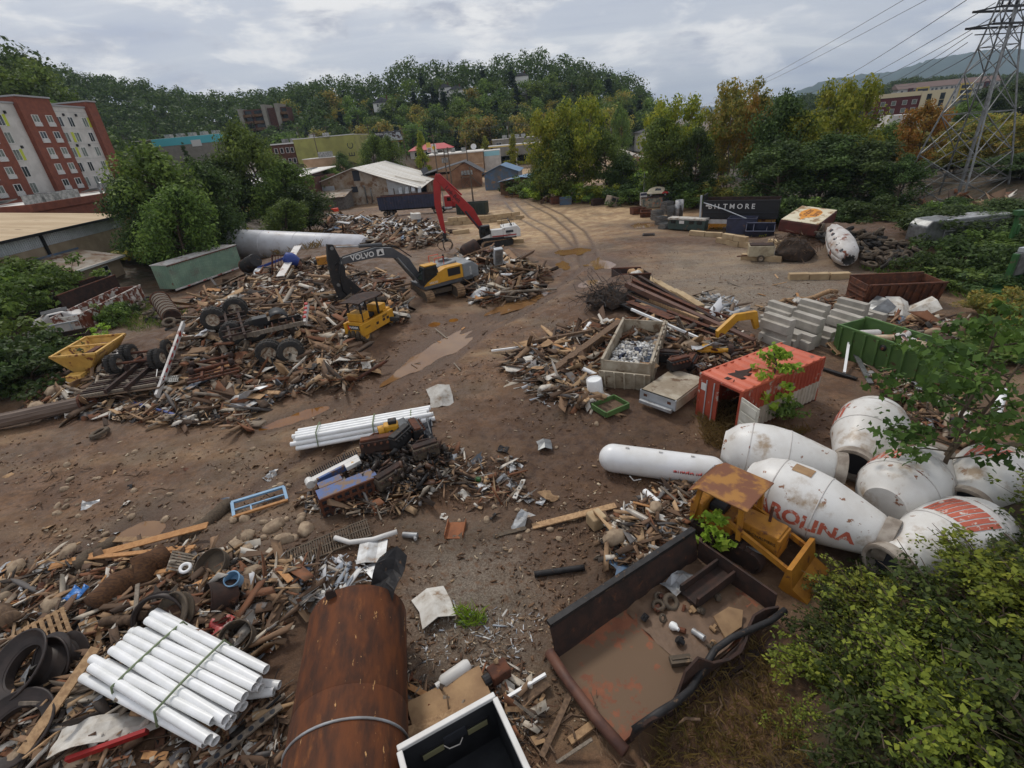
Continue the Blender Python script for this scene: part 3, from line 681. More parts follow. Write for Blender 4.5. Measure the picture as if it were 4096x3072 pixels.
for i, (vx, vy, w, h, k) in enumerate([(1110, 418, 5, 4, 'd'), (1135, 425, 5, 4, 'g'), (1160, 430, 4, 3.5, 'b'), (1210, 432, 5, 4.5, 'y'), (1235, 436, 4, 3.5, 'b'), (1270, 436, 4, 3, 'g'), (1300, 436, 5, 3.5, 'y'), (1335, 440, 5, 3.5, 'd'),
                                     (1370, 442, 4, 3, 'g'), (1395, 415, 6, 6, 'b'), (1430, 430, 6, 6, 'd'), (1480, 445, 5, 5, 'd'), (1500, 450, 4, 3, 'g'), (1545, 440, 6, 4, 'o'), (1600, 446, 5, 3, 'o')]):
 bush(vx, vy, w, h, k, 'leafy bush along the far edge of the muddy yard', GB)
GL = 'undergrowth bushes on the left bank'
for i in range(46):
 rs = RND; vx = rs.uniform(-10, 500); vy = 545 + (vx < 250) * rs.uniform(0, 75) + rs.uniform(-30, 25) - max(0, vx - 330) * .25
 if vx < 270 and vy < 612: continue
 bush(vx, vy, rs.uniform(3, 5.5), rs.uniform(2.4, 4.5), rs.choice('gggddo'), 'leafy undergrowth bush on the left bank', GL)
for vx, vy, w, h, k in [(10, 715, 5, 5, 'g'), (-20, 690, 5, 5, 'g'), (110, 655, 4, 3.4, 'g'), (150, 640, 4, 4, 'g'), (-15, 650, 5, 4.5, 'g'), (25, 655, 4.5, 4, 'g'), (10, 860, 4, 3.5, 'd'), (50, 840, 4, 3, 'd'), (90, 790, 4, 3, 'd'), (-5, 800, 5, 4, 'g'), (245, 700, 2.2, 2.0, 'g'), (205, 735, 1.8, 1.2, 'b'), (270, 685, 2.0, 1.8, 'd')]:
 bush(vx, vy, w, h, k, 'leafy bush round the rusty open top dumpsters', 'bushes round the dumpsters')
GR = 'undergrowth bushes on the right bank'
for i in range(44):
 vx = RND.uniform(1800, 2240); vy = RND.uniform(470, 640);
 if vx < 1985 and vy > 495: continue
 if vx < 2140 and vy > 560 and RND.random() < .5: continue
 bush(vx, vy, RND.uniform(2.2, 4.2), RND.uniform(1.2, 2.8), RND.choice('gddd'), 'leafy undergrowth bush on the right bank', GR)
for vx, vy, w, h, k in [(1640, 475, 4, 3.4, 'd'), (1690, 480, 4, 3.4, 'd'), (1725, 478, 4, 3, 'g'), (1820, 480, 4, 3, 'd'), (1870, 485, 4, 3, 'd'), (2180, 700, 2.4, 2.2, 'o'), (2200, 760, 2.6, 2.4, 'g'), (2200, 620, 3, 3, 'd')]:
 bush(vx, vy, w, h, k, 'dark leafy bush in front of the vine draped trees', 'bushes before the vine draped trees')
BRICK = M('red_brick', lin(128, 74, 56), lin(112, 64, 50), 1.2, rough=.85, bump=.3, bscale=18)
BRICKD = M('dark_brick', lin(96, 62, 50), lin(78, 50, 42), 1.5, rough=.85)
STUC = M('white_stucco', lin(196, 192, 186), lin(180, 176, 170), .6, rough=.85)
CONC = M('grey_concrete', lin(146, 140, 130), lin(134, 128, 118), .6, rough=.85, bump=.2)
TRIM = M('white_trim', lin(214, 212, 208), None, rough=.6)
GREYT = M('grey_trim', lin(150, 150, 150), None, rough=.6)
GLASS = M('window_glass', lin(38, 44, 48), lin(60, 66, 70), .8, rough=.08, spec=.7)
CURT = M('window_curtain', lin(122, 130, 122), lin(90, 98, 92), 1.5, rough=.5)
LIME = M('lime_panel', lin(178, 186, 62), None, rough=.6)
TANW = M('tan_wall', lin(176, 146, 118), lin(158, 128, 100), .5, rough=.85)
TANSID = M('tan_siding', lin(168, 150, 126), lin(150, 132, 110), .7, rough=.8)
BEIGER = M('beige_roof', lin(196, 174, 142), lin(176, 152, 120), .35, rough=.85, spots=(lin(96, 62, 40), .55, .64, .70), stretch=(.3, 1.6, 1))
WROOF = M('white_roof', lin(226, 222, 214), lin(204, 198, 190), .25, rough=.7, spots=(lin(120, 108, 96), .5, .68, .72))
WROOFB = M('warehouse_roof', lin(234, 230, 222), lin(214, 206, 192), .22, rough=.6, spots=(lin(150, 108, 76), .6, .66, .8), stretch=(.4, 2, 1))
SIDING = M('pale_metal_siding', lin(186, 190, 194), lin(166, 170, 172), .8, rough=.5, metal=.3)
SIDMUD = M('muddy_metal_siding', lin(168, 160, 148), lin(140, 118, 94), .45, rough=.7, spots=(lin(118, 88, 64), .5, .5, .62))
TEAL = M('teal_metal_roof', lin(58, 122, 128), None, rough=.45, metal=.2)
TURQ = M('turquoise_wall', lin(96, 186, 196), None, rough=.7)
OLIVE = M('olive_render', lin(160, 158, 92), lin(142, 140, 84), .25, rough=.85, spots=(lin(112, 108, 70), .4, .6, .75))
REDR = M('red_roof', lin(178, 52, 60), None, rough=.6)
DKRED = M('dark_red_cladding', lin(96, 44, 42), lin(84, 40, 40), .6, rough=.8)
DKGREY = M('dark_grey_cladding', lin(48, 50, 56), None, rough=.7)
CREAM = M('cream_cladding', lin(208, 194, 160), None, rough=.8)
BLUER = M('blue_metal_roof', lin(92, 124, 156), lin(112, 140, 166), .5, rough=.45, metal=.3)
BLUEW = M('blue_metal_wall', lin(84, 110, 138), lin(96, 100, 104), .5, rough=.5, spots=(lin(140, 112, 84), .6, .55, .65))
SHINGLE = M('grey_shingles', lin(92, 92, 94), lin(74, 74, 78), 1.0, rough=.9)
BROWNW = M('brown_shed_wall', lin(112, 84, 60), lin(90, 66, 48), .8, rough=.9)
BLACK = M('black_paint', lin(32, 32, 34), None, rough=.5)
YELP = M('yellow_panel', lin(214, 186, 88), None, rough=.7)
POLE = M('pole_wood', lin(112, 98, 84), lin(88, 76, 64), 3, rough=.9)
WIRE = M('wire_dark', lin(44, 46, 50), None, rough=.6)
STEEL = M('galvanised_steel', lin(140, 142, 142), lin(112, 112, 112), 2, rough=.45, metal=.6)
HVAC = M('rooftop_unit_metal', lin(168, 168, 164), lin(120, 120, 118), 2, rough=.5, metal=.3)
def window(par, x, z, w, h, y=0.0, frame=TRIM, pane=GLASS, div=1, curtain=False, d=.12, ax='x'):
 """framed window on a wall whose outer face is y (front, facing -y)"""
 b = MB(); t = .09
 for (cx, cz, sx, sz) in ((x - w / 2 + t / 2, z, t, h), (x + w / 2 - t / 2, z, t, h), (x, z + h / 2 - t / 2, w - 2 * t, t), (x, z - h / 2 + t / 2, w - 2 * t, t)): b.box(cx, y - d / 2 + .02, cz, sx, d, sz)
 for k in range(1, div): b.box(x - w / 2 + w * k / div, y - d / 2 + .03, z, t * .7, d * .8, h - 2 * t)
 f = b.obj('window', frame, par)
 MB().box(x, y - .01, z, w - 2 * t, .03, h - 2 * t).obj('pane', CURT if curtain else pane, f)
 return f
def wallbox(par, name, x0, x1, y0, y1, z0, z1, mat, bev=0):
 return MB().box((x0 + x1) / 2, (y0 + y1) / 2, (z0 + z1) / 2, x1 - x0, y1 - y0, z1 - z0).obj(name, mat, par, bev=bev)
ht = thing('hotel', 'five storey hotel of red brick bays and white walls with lime panels', 'hotel', (-92, 95, 0), PI / 2)
secs = [(0, 11.2, -.9, 27.8, BRICK), (11.2, 17.5, 0, 26.6, STUC), (17.5, 25.8, -.9, 27.8, BRICK), (25.8, 36.2, 0, 26.6, STUC), (36.2, 39, -.9, 27.8, BRICK)]
for x0, x1, yf, zt, mt in secs:
 wallbox(ht, 'brick_bay' if mt is BRICK else 'white_wall', x0, x1, yf, 17, 0, zt, mt)
 wallbox(ht, 'parapet_cap', x0 - .15, x1 + .15, yf - .25, 17.2, zt + .01, zt + .3, GREYT)
wallbox(ht, 'stair_head', 26.5, 35, 6, 12, 26.9, 28.2, STUC)
rows = [23.7, 20.7, 17.7, 14.7, 11.7]
for x, yf, bay in ((4.6, -.9, 1), (8.4, -.9, 1), (12.9, 0, 0), (20.15, -.9, 1), (23.65, -.9, 1), (27.3, 0, 0), (30.4, 0, 0), (34.6, 0, 0)):
 for k, z in enumerate(rows):
  if bay:
   window(ht, x, z + .35, 1.6, 1.35, yf, div=2, curtain=(k + int(x)) % 3 > 0); p = wallbox(ht, 'air_panel', x - .85, x + .85, yf - .2, yf - .003, z - 1.05, z - .36, TRIM)
   b = MB()
   for q in range(6): b.box(x - .7 + q * .28, yf - .215, z - .7, .06, .03, .6)
   b.obj('louvre', GREYT, p)
  else: window(ht, x, z, 1.55, 2.0, yf, div=2, curtain=(k * 2 + int(x)) % 3 > 0)
for x, k, sd in ((12.9, 0, 1), (12.9, 1, -1), (12.9, 2, 1), (34.6, 0, 1), (30.4, 1, -1), (27.3, 2, 1), (34.6, 3, 1)):
 wallbox(ht, 'lime_panel', x + sd * 1.16 - .36, x + sd * 1.16 + .36, -.06, -.003, rows[k] - 1.0, rows[k] + 1.0, LIME)
for x, k in ((14.6, 0), (28.9, 0), (32.5, 0), (14.6, 2), (29, 2), (32.6, 2)): wallbox(ht, 'wall_lamp', x - .15, x + .15, -.35, -.003, rows[k] + 1.1, rows[k] + 1.6, BLACK)
for z in (25.6, 22.3, 19.3, 16.3): wallbox(ht, 'joint_band', 25.82, 36.18, -.02, -.002, z, z + .06, GREYT)
wb = thing('brick_block', 'low brick block with a white membrane roof in front of the hotel', 'building', (-88, 80, 0), 0)
wallbox(wb, 'wall', 0, 18, 0, 52, 0, 9.6, BRICK); wallbox(wb, 'roof', .4, 17.6, .4, 51.6, 9.61, 9.75, WROOF)
for x0, x1, y0, y1 in ((-.2, .4, -.2, 52.2), (17.6, 18.2, -.2, 52.2), (.42, 17.58, -.2, .4), (.42, 17.58, 51.6, 52.2)): wallbox(wb, 'parapet', x0, x1, y0, y1, 9.0, 10.1, BRICK)
for k, (x, y) in enumerate(((13.5, 6), (13.5, 8.2), (13.8, 11), (12.8, 15))):
 u = wallbox(wb, 'rooftop_unit', x - .9, x + .9, y - .8, y + .8, 9.76, 11.2, HVAC); wallbox(wb, 'fan_grille', x - .6, x + .6, y - .5, y + .5, 11.21, 11.26, DKGREY)
for k in range(4): b = MB(); b.grid([[(3 + i * 2.2, 8 + k * 11 + j * 2.4, 10.1 + .5 * i) for j in range(3)] for i in range(2)], .08); b.obj('skylight', STEEL, wb)
for k in range(3):
 b = MB(); b.pipe([(15.2, 19 + k * 1.2, 9.7), (15.2, 19 + k * 1.2, 11.4), (15.6, 19 + k * 1.2, 11.7), (16.1, 19 + k * 1.2, 11.5)], .22, 8); b.obj('vent_pipe', STEEL, wb, smooth='all')
wallbox(wb, 'chimney', 14.5, 16.5, 28, 30, 9.77, 13.4, BRICK)
bh = thing('metal_hall', 'long hall with stained beige roof and pale metal siding on the left bank', 'building', (-56, 30, 0), 0)
wallbox(bh, 'lower_wall', -30, 0, 0, 48, 0, 6.1, TANSID)
b = MB()
for k in range(160):
 y = k * .3; b.quad((.02, y, 6.1), (.10, y + .1, 6.1), (.10, y + .1, 7.7), (.02, y, 7.7)); b.quad((.10, y + .1, 6.1), (.02, y + .3, 6.1), (.02, y + .3, 7.7), (.10, y + .1, 7.7))
b.obj('siding', SIDING, bh)
wallbox(bh, 'upper_wall', -30, -.01, .02, 47.98, 6.11, 7.69, TANSID)
b = MB(); b.grid([[(.8, -.5, 7.75), (.8, 48.6, 7.75)], [(-15, -.5, 9.2), (-15, 48.6, 9.2)], [(-31, -.5, 10.6), (-31, 48.6, 10.6)]], .18); b.obj('roof', BEIGER, bh)
wallbox(bh, 'gutter', .82, 1.0, -.5, 48.6, 7.5, 7.8, BLACK)
for y in (17, 33): wallbox(bh, 'downpipe', .12, .35, y - .15, y + .15, 4.5, 7.5, BLACK)
for y in (22, 27): b = MB(); b.pipe([(-12, y, 8.8), (-12, y, 10.2), (-11.5, y, 10.4)], .15, 8); b.obj('roof_vent', STEEL, bh, smooth='all')
lt = thing('lean_to', 'low lean-to with ribbed metal roof and small white window by the hall', 'shed', (-56, 58, 0), 0)
wallbox(lt, 'wall', 1.0, 6.0, .3, 8, 0, 3.7, TANSID)
b = MB()
for k in range(20): b.box(3.5, .2 + k * .42, 4.42 - 0, 5.6, .06, .06, M=Matrix.Rotation(math.atan2(1.15, 5.0), 4, 'Y'))
b.grid([[(.95, -.1, 4.95), (.95, 8.5, 4.95)], [(6.5, -.1, 3.72), (6.5, 8.5, 3.72)]], .06); b.obj('roof', SIDMUD, lt)
wallbox(lt, 'fascia', 6.52, 6.6, -.1, 8.5, 3.5, 3.75, TRIM); wallbox(lt, 'flashing', .9, 1.1, -.1, 8.5, 4.98, 5.2, BLUEW)
wf = MB().box(6.03, 5.0, 2.5, .1, 1.1, 1.3).obj('window', TRIM, lt); MB().box(6.07, 5.0, 2.82, .06, .9, .5).obj('pane', GLASS, wf); MB().box(6.07, 5.0, 2.2, .06, .9, .5).obj('pane', GLASS, wf)
wr = thing('brick_hall', 'brick hall with a wide white roof behind the left trees', 'building', (-74, 118, 0), -.12)
wallbox(wr, 'wall', 0, 26, 0, 34, 0, 7.8, BRICKD); b = MB(); b.grid([[(-.6, -.6, 7.9), (26.6, -.6, 7.9)], [(-.6, 34.6, 9.6), (26.6, 34.6, 9.6)]], .2); b.obj('roof', WROOF, wr)
for k in range(5): wallbox(wr, 'roof_seam', 1 + k * 5.2, 1.2 + k * 5.2, 0, 33, 9.4, 9.72, STEEL)
aw = thing('teal_porch', 'small brick porch with a teal metal roof beside the left trees', 'porch', (-60, 106, 0), -.1)
wallbox(aw, 'wall', 0, 5, 1.5, 6, 0, 4.2, BRICKD); b = MB(); b.grid([[(-.5, -.5, 3.8), (5.5, -.5, 3.8)], [(-.5, 6, 5.2), (5.5, 6, 5.2)]], .12); b.obj('roof', TEAL, aw)
tq = thing('turquoise_building', 'long low building with a bright turquoise upper wall below the ridge', 'building', (-139, 230, 9), 0)
wallbox(tq, 'lower_wall', 0, 30, .1, 20, 0, 11.2, CONC); wallbox(tq, 'upper_wall', -1, 27, 0, 20, 11.21, 14.0, TURQ); wallbox(tq, 'roof', -12, 26, 3, 22, 14.01, 14.2, WROOF)
for k in range(5): wallbox(tq, 'rooftop_unit', 2 + k * 5, 4.2 + k * 5, 5, 8, 14.21, 15.6, HVAC)
wallbox(tq, 'sign_panel', 15, 19, -.1, -.01, 10.2, 12.6, TRIM); window(tq, 2.8, 7.2, 3.2, 1.6, .1, GREYT)
ol = thing('olive_building', 'two storey building with olive rendered side and brown brick front', 'building', (-68, 190, 8.6), 0)
wallbox(ol, 'olive_wall', 0, 21, 0, 24, 0, 9.0, OLIVE)
b = MB(); b.box(11.5, 12, 9.1, 19, 23.6, .15); b.obj('roof', WROOF, ol); wallbox(ol, 'parapet_cap', -.1, 21.1, -.15, .4, 9.02, 9.25, TRIM)
wallbox(ol, 'brick_front', -8.6, -.01, 1.0, 24, 0, 8.2, BRICKD); wallbox(ol, 'cornice', -8.8, .1, .7, 1.0, 7.9, 8.3, TRIM)
for x in (-7, -5, -3, -1.4):
 for z in (6.0, 2.6): window(ol, x, z, 1.15, 1.7, 1.0, TRIM)
for k, s in enumerate(('E', 'Z')): text_obj('letter', 'CE'[k], 3.0, DKGREY, ol, face((19.3, -.02, 5.6 - 2.7 * k), (0, 0, 1), (-1, 0, 0)))
for x, z in ((-6, 8.4), (-3, 8.4), (4, 9.2), (9, 9.2)): wallbox(ol, 'rooftop_unit', x - .9, x + .9, 8, 10, z, z + 1.3, HVAC)
lw = thing('low_block', 'low block with a flat white roof behind the weeping tree', 'building', (-76, 158, 0), .1)
wallbox(lw, 'wall', 0, 22, 0, 24, 0, 7.7, BRICKD); wallbox(lw, 'roof', -.4, 22.4, -.4, 24.4, 7.71, 8.0, WROOF)
for k in range(3): wallbox(lw, 'roof_hatch', 4 + k * 5, 5.5 + k * 5, 6 + k * 3, 7 + k * 3, 8.01, 8.3, DKGREY)
tb = thing('tan_annex', 'plain tan annex under the olive wall with a rooftop fan', 'building', (-60, 172, 7), 0)
wallbox(tb, 'wall', 0, 11, 0, 8, 0, 4.4, TANW); wallbox(tb, 'roof', -.2, 11.2, -.2, 8.2, 4.41, 4.6, WROOF); wallbox(tb, 'rooftop_unit', 4.5, 8.5, 2, 4.5, 4.61, 6.2, HVAC)
ap = thing('balcony_block', 'stone pier apartment block with stacked balconies on the wooded slope', 'building', (-140, 318, 26), .0)
wallbox(ap, 'wall', 0, 26, 3, 12, 0, 11, BRICKD)
for x in (-.5, 13, 20.5): wallbox(ap, 'stone_pier', x, x + 2.2, .5, 12.5, -3, 12.8 if x > 5 else 11.5, CONC)
for k in range(3):
 for x0, x1 in ((1.8, 6.4), (7, 12.4), (22.9, 26.5)): wallbox(ap, 'balcony', x0, x1, .6, 2.99, .4 + k * 3.4, 1.7 + k * 3.4, BROWNW); wallbox(ap, 'window', x0 + .5, x1 - .5, 2.9, 3.0, 1.9 + k * 3.4, 3.6 + k * 3.4, GLASS)
def hill_house(vx, vy, y, w, d, h, label, roofm, rot=0):
 p = atY(vx, vy, y); t = thing('hill_house', label, 'house', (p.x - w / 2, p.y, p.z - h * .6), rot)
 wallbox(t, 'wall', 0, w, 0, d, -2, h, TRIM); b = MB(); b.prism([(-.4, h - .05), (w + .4, h - .05), (w / 2, h + w * .26)], -.5, d + .5, 'Y'); r = b.obj('roof', roofm, t)
 wallbox(r, 'chimney', w * .7, w * .7 + .7, d * .4, d * .4 + .7, h, h + w * .36, BRICKD)
 for x in (w * .25, w * .7): window(t, x, h * .5, 1.2, 1.5, 0, GREYT)
hill_house(961, 197, 345, 8, 9, 5, 'white gabled house with grey roof half way up the wooded hill', SHINGLE)
hill_house(986, 203, 343, 9, 9, 5.5, 'second white house beside the grey roofed one on the hill', SHINGLE)
hill_house(1128, 177, 352, 8, 8, 8, 'tall white house with a chimney near the hill top', SHINGLE)
hill_house(826, 226, 332, 11, 8, 2.6, 'low white house under the dark conifers on the hill', SHINGLE)
hill_house(160, 190, 420, 8, 8, 4, 'tiny white house high on the ridge behind the hotel', SHINGLE)
bb = thing('billboard', 'roadside billboard of black and photo panels below the wooded hill', 'billboard', (-49.2, 235, 9), 0)
wallbox(bb, 'black_panel', 0, 3.5, 0, .3, 5.6, 9.6, BLACK); wallbox(bb, 'photo_panel', 3.52, 11.6, 0, .3, 5.9, 9.5, M('billboard_photo', lin(170, 176, 180), lin(74, 60, 52), .5, rough=.5, contrast=(.45, .55)))
text_obj('lettering', 'LIVING', 1.25, TRIM, bb, face((1.8, -.02, 8.6), (1, 0, 0), (0, 0, 1)), bold=.02); wallbox(bb, 'black_strip', 3.52, 11.6, -.05, -.003, 8.9, 9.5, BLACK)
text_obj('lettering', 'CUSTOM HOME BUILDER OF THE YEAR', .42, TRIM, bb, face((7.6, -.06, 9.2), (1, 0, 0), (0, 0, 1)))
for x in (2, 9.5): wallbox(bb, 'post', x - .2, x + .2, .1, .3, 0, 5.58, GREYT)
wallbox(bb, 'catwalk', 0, 11.6, -.8, -.1, 5.3, 5.45, M('orange_walk', lin(190, 96, 52), None))
ps = thing('petrol_station', 'petrol station with a red hipped roof behind the pointed trees', 'building', (-37, 240, 6.8), 0)
wallbox(ps, 'wall', .8, 19.5, 1, 11, 0, 3.2, STUC); b = MB(); b.add([(0, 0, 3.21), (20.2, 0, 3.21), (20.2, 12, 3.21), (0, 12, 3.21), (4, 6, 5.4), (16, 6, 5.4)], [(0, 1, 5, 4), (1, 2, 5), (2, 3, 4, 5), (3, 0, 4), (3, 2, 1, 0)]); b.obj('roof', REDR, ps)
for x in (4, 9, 14): window(ps, x, 1.7, 2.6, 1.8, 1, TRIM)
sg = thing('station_sign', 'white petrol sign with yellow shell and price board', 'sign', (-22.2, 204, 5), 0)
wallbox(sg, 'shell_panel', -.1, 1.6, 0, .3, 4.6, 7.4, TRIM); wallbox(sg, 'price_board', -1.9, -.13, 0, .3, 4.6, 6.2, TRIM); wallbox(sg, 'yellow_board', -2.0, -.4, -.02, .25, 6.3, 8.0, YELP); wallbox(sg, 'post', .5, 1.0, .05, .25, 0, 4.58, GREYT)
b = MB()
pts = [(.75 + .62 * math.cos(a) * (1 if a > PI or a < 0 else 1), 6.1 + .62 * math.sin(a)) for a in np.linspace(-.3 * PI, 1.3 * PI, 14)] + [(.45, 5.45), (1.05, 5.45)]
b.prism(pts, -.06, -.003, 'Y'); b.obj('shell_emblem', M('shell_yellow', lin(236, 190, 40), None), sg)
for i in range(4): wallbox(sg, 'price_line', -1.7, -.4, -.02, -.003, 4.8 + i * .32, 5.0 + i * .32, BLACK if i % 2 else REDR)
cn = thing('fuel_canopy', 'flat yellow edged fuel canopy behind the tan shop', 'canopy', (-1, 232, 4), 0)
wallbox(cn, 'canopy_roof', 0, 26, 0, 9, 4.6, 5.3, TRIM); wallbox(cn, 'yellow_band', 0, 26, -.05, -.003, 4.65, 5.0, YELP)
for x in (3, 12, 23): wallbox(cn, 'post', x - .2, x + .2, 4, 4.5, -4, 4.59, TRIM)
ts = thing('tan_shop', 'flat roofed tan shop with satellite dish and pale blue band', 'building', (-24.5, 200, 1.5), 0)
wallbox(ts, 'wall', 0, 21.4, 0, 22, 0, 6.9, TANW); wallbox(ts, 'roof', -.3, 21.6, -.3, 22.3, 6.91, 7.3, WROOF)
wallbox(ts, 'corner_block', 21.7, 28, 1.5, 16, 0, 7.0, STUC); wallbox(ts, 'blue_band', 21.75, 27.6, 1.44, 1.497, 5.2, 6.8, M('pale_blue_band', lin(150, 200, 212), None)); wallbox(ts, 'annex', 13.5, 21.2, -4, -.01, 0, 3.2, TANW)
for k, (x, y) in enumerate(((3, 8), (7, 9), (9.5, 12), (14, 6))): wallbox(ts, 'rooftop_unit', x - .8, x + .8, y, y + 1.6, 7.31, 8.7, HVAC)
b = MB(); b.lathe([(0, 0), (.6, .1), (1.1, .4)], 14, Matrix.Translation((18, 6, 8.6)) @ Matrix.Rotation(1.1, 4, 'X')); b.tube((18, 6, 7.3), (18, 6, 8.6), .08); b.obj('satellite_dish', TRIM, ts, smooth=True)
gh = thing('gable_house', 'mud stained brick gable with grey shingle roof and outside stair', 'building', (-21, 160, 0), 0)
wallbox(gh, 'wall', 0, 17.3, 0, 14, 0, 4.2, M('stained_brick', lin(160, 120, 92), lin(134, 96, 72), .4, rough=.9))
b = MB(); b.prism([(7.5, 4.21), (17.6, 4.21), (12.6, 7.1)], .02, 14, 'Y'); b.obj('gable', MATS['stained_brick'], gh)
b = MB(); b.grid([[(-.6, -.6, 6.2), (-.6, 14.6, 6.2)], [(0, -.6, 4.5), (0, 14.6, 4.5)]], .1); b.grid([[(12.6, -.7, 7.3), (12.6, 14.6, 7.3)], [(18.3, -.7, 3.9), (18.3, 14.6, 3.9)]], .15); b.grid([[(12.6, -.7, 7.3), (12.6, 14.6, 7.3)], [(-1, -.7, 4.6), (-1, 14.6, 4.6)]], .15); b.obj('roof', SHINGLE, gh)
st = MB()
for k in range(9): st.box(14.5 + k * .32, -1.2, 3.0 - k * .33, .34, 1.0, .08)
st.bar((14.3, -.7, 3.1), (17.3, -.7, .1), .08, .2); st.bar((14.3, -1.7, 3.1), (17.3, -1.7, .1), .08, .2); st.bar((14.3, -1.7, 4.0), (17.3, -1.7, 1.0), .06); st.box(12.8, -1.2, 3.02, 3.2, 1.4, .1)
for x in (11.3, 14.2): st.bar((x, -1.8, 0), (x, -1.8, 4), .12); st.bar((x, -1.8, 0), (25.5 - x, -1.8, 3), .1)
st.obj('outside_stair', POLE, gh)
for k in range(4): wallbox(gh, 'wall_unit', 11.4 + k * .9, 12.1 + k * .9, -.5, -.003, 3.6, 4.8, HVAC)
def shed(label, loc, rot, w, d, h0, h1, wm, rm, name='shed'):
 t = thing(name, label, 'shed', loc, rot); wallbox(t, 'wall', 0, w, 0, d, -.3, h0, wm)
 b = MB(); b.prism([(0, h0 + .002), (w, h0 + .002), (w / 2, h1)], .01, d, 'Y'); b.obj('gable', wm, t)
 b = MB(); b.grid([[(-.5, -.5, h0 - .1), (-.5, d + .5, h0 - .1)], [(w / 2, -.5, h1 + .1), (w / 2, d + .5, h1 + .1)], [(w + .5, -.5, h0 - .1), (w + .5, d + .5, h0 - .1)]], .08); b.obj('roof', rm, t); return t
sh = shed('blue metal shed with a blue gabled roof behind the truck', (-2.5, 146, 0), -.15, 9.5, 12, 4.4, 6.2, BLUEW, BLUER)
sh = shed('low brown shed with a faded blue roof by the bushes', (1.5, 132, 0), -.3, 11.5, 9, 3.2, 3.9, BROWNW, BLUER)
wallbox(sh, 'door', 2, 3.2, -.06, -.003, 0, 2.2, DKGREY); wallbox(sh, 'notice', 4.0, 4.9, -.06, -.003, 1.2, 2.2, TRIM)
wh = thing('warehouse', 'flood damaged warehouse with white gabled roof and torn corner', 'warehouse', (-48.5, 139, 0), -.06)
W_, D_, HE, HR = 29.0, 33.0, 5.6, 9.1; RX = 12.5
b = MB(); b.prism([(0, 0), (W_ - 8.5, 0), (W_ - 8.5, 4.6), (0, HE)], 0, .25, 'Y'); b.prism([(0, HE + .003), (W_ - 8.5, 4.603), (W_ - 8.5, 6.0), (RX, HR - .15)], .02, .25, 'Y'); b.obj('front_wall', SIDMUD, wh)
b = MB(); b.prism([(W_ - 8.48, 0), (W_ - .8, 0), (W_ - .8, 3.2), (W_ - 8.48, 6.0)], .03, .25, 'Y'); b.obj('corrugated_wall', SIDING, wh)
wallbox(wh, 'gable_opening', RX - .5, RX + 1.3, -.05, -.004, 5.9, 8.4, DKGREY); wallbox(wh, 'doorway', 11, 12.6, -.05, -.004, 3.2, 4.6, DKGREY); wallbox(wh, 'pale_panel', .3, 6.5, -.05, -.004, 1.5, 5.2, SIDING)
for x, y0, y1 in ((-.25, .01, D_),): wallbox(wh, 'side_wall', x, -.01, y0, y1, 0, HE - .2, SIDMUD)
wallbox(wh, 'back_wall', 0, W_, D_ - .3, D_, 0, HE - .8, SIDMUD); wallbox(wh, 'right_wall', W_ - .6, W_ - .35, 12, D_ - .32, 0, 3.6, SIDMUD)
b = MB(); nA, nB = 9, 12
def rz_(u, v): return (HR + (3.35 - HR) * u) - .25 * math.sin(u * PI) * .5 - (.45 * u * max(0, 1 - v * 2.2))
b.grid([[(RX + (W_ + .4 - RX) * i / nA, -.9 + (D_ + 1.8) * j / nB, rz_(i / nA, j / nB)) for j in range(nB + 1)] for i in range(nA + 1)], .12); b.obj('roof_slope', WROOFB, wh)
b = MB(); b.grid([[(RX, -.9, HR + .01), (RX, D_ + .9, HR + .01)], [(-1.0, -.9, HE - .25), (-1.0, D_ + .9, HE - .25)]], .12); b.obj('roof_slope', WROOFB, wh)
b = MB()
for k in range(14): x0 = RX + .1; b.bar((x0, -.7 + k * 2.5, HR + .03), (W_ + .2, -.7 + k * 2.5, 3.5), .08, .06)
b.obj('roof_rib', TRIM, wh)
for k, y in enumerate((6, 7.5, 9, 15)): b = MB(); b.bar((RX + 9 - k, y, rz_(.52, .2) + .12), (W_ + .1, y, 3.48), .5 if k < 3 else 1.4, .05); b.obj('mud_strip', M('roof_mud_%d' % k, lin(112, 94, 74), lin(170, 156, 134), .8), wh)
for k in range(4): b = MB(); a = RND.uniform(-.5, .5); b.grid([[(W_ - 5.5 + k * 1.7 + .9 * i, -.5 - .7 * j * RND.random(), 3.5 - 1.1 * j + RND.uniform(-.2, .2)) for j in range(3)] for i in range(2)], .04); b.obj('torn_sheet', SIDING, wh)
for k in range(5): wallbox(wh, 'bare_post', W_ - 7 + k * 1.5, W_ - 6.8 + k * 1.5, -.2, 0, 0, 3.4, POLE)
b = MB(); b.pipe([(14.5, -.3, .3), (14.5, -.3, 4.4), (14.2, -.5, 4.7)], .16, 8); b.obj('flue_pipe', STEEL, wh, smooth='all'); b = MB(); b.pipe([(16, -.3, .3), (16, -.3, 4.0)], .12, 8); b.obj('flue_pipe', STEEL, wh, smooth='all')
sd_ = thing('lean_to', 'grey board lean-to shed against the warehouse front', 'shed', (-46.5, 131.5, 0), -.06)
for k in range(14): wallbox(sd_, 'board', .02 + k * .62, .6 + k * .62, 0, .06, 0, 3.0 + .02 * (k % 3), M('weathered_board', lin(124, 118, 112), lin(96, 90, 84), 2, rough=.9) if k == 0 else MATS['weathered_board'])
wallbox(sd_, 'side_wall', 8.5, 8.7, .1, 6, 0, 3.3, MATS['weathered_board'])
b = MB(); b.grid([[(-.3, -.6, 3.05), (9.1, -.6, 3.05)], [(-.3, 6.5, 4.2), (9.1, 6.5, 4.2)]], .08); b.obj('roof', SIDMUD, sd_)
cv = thing('white_restaurant', 'white two storey cafe with CAVA sign and dark windows', 'building', (75, 268, 0), 0)
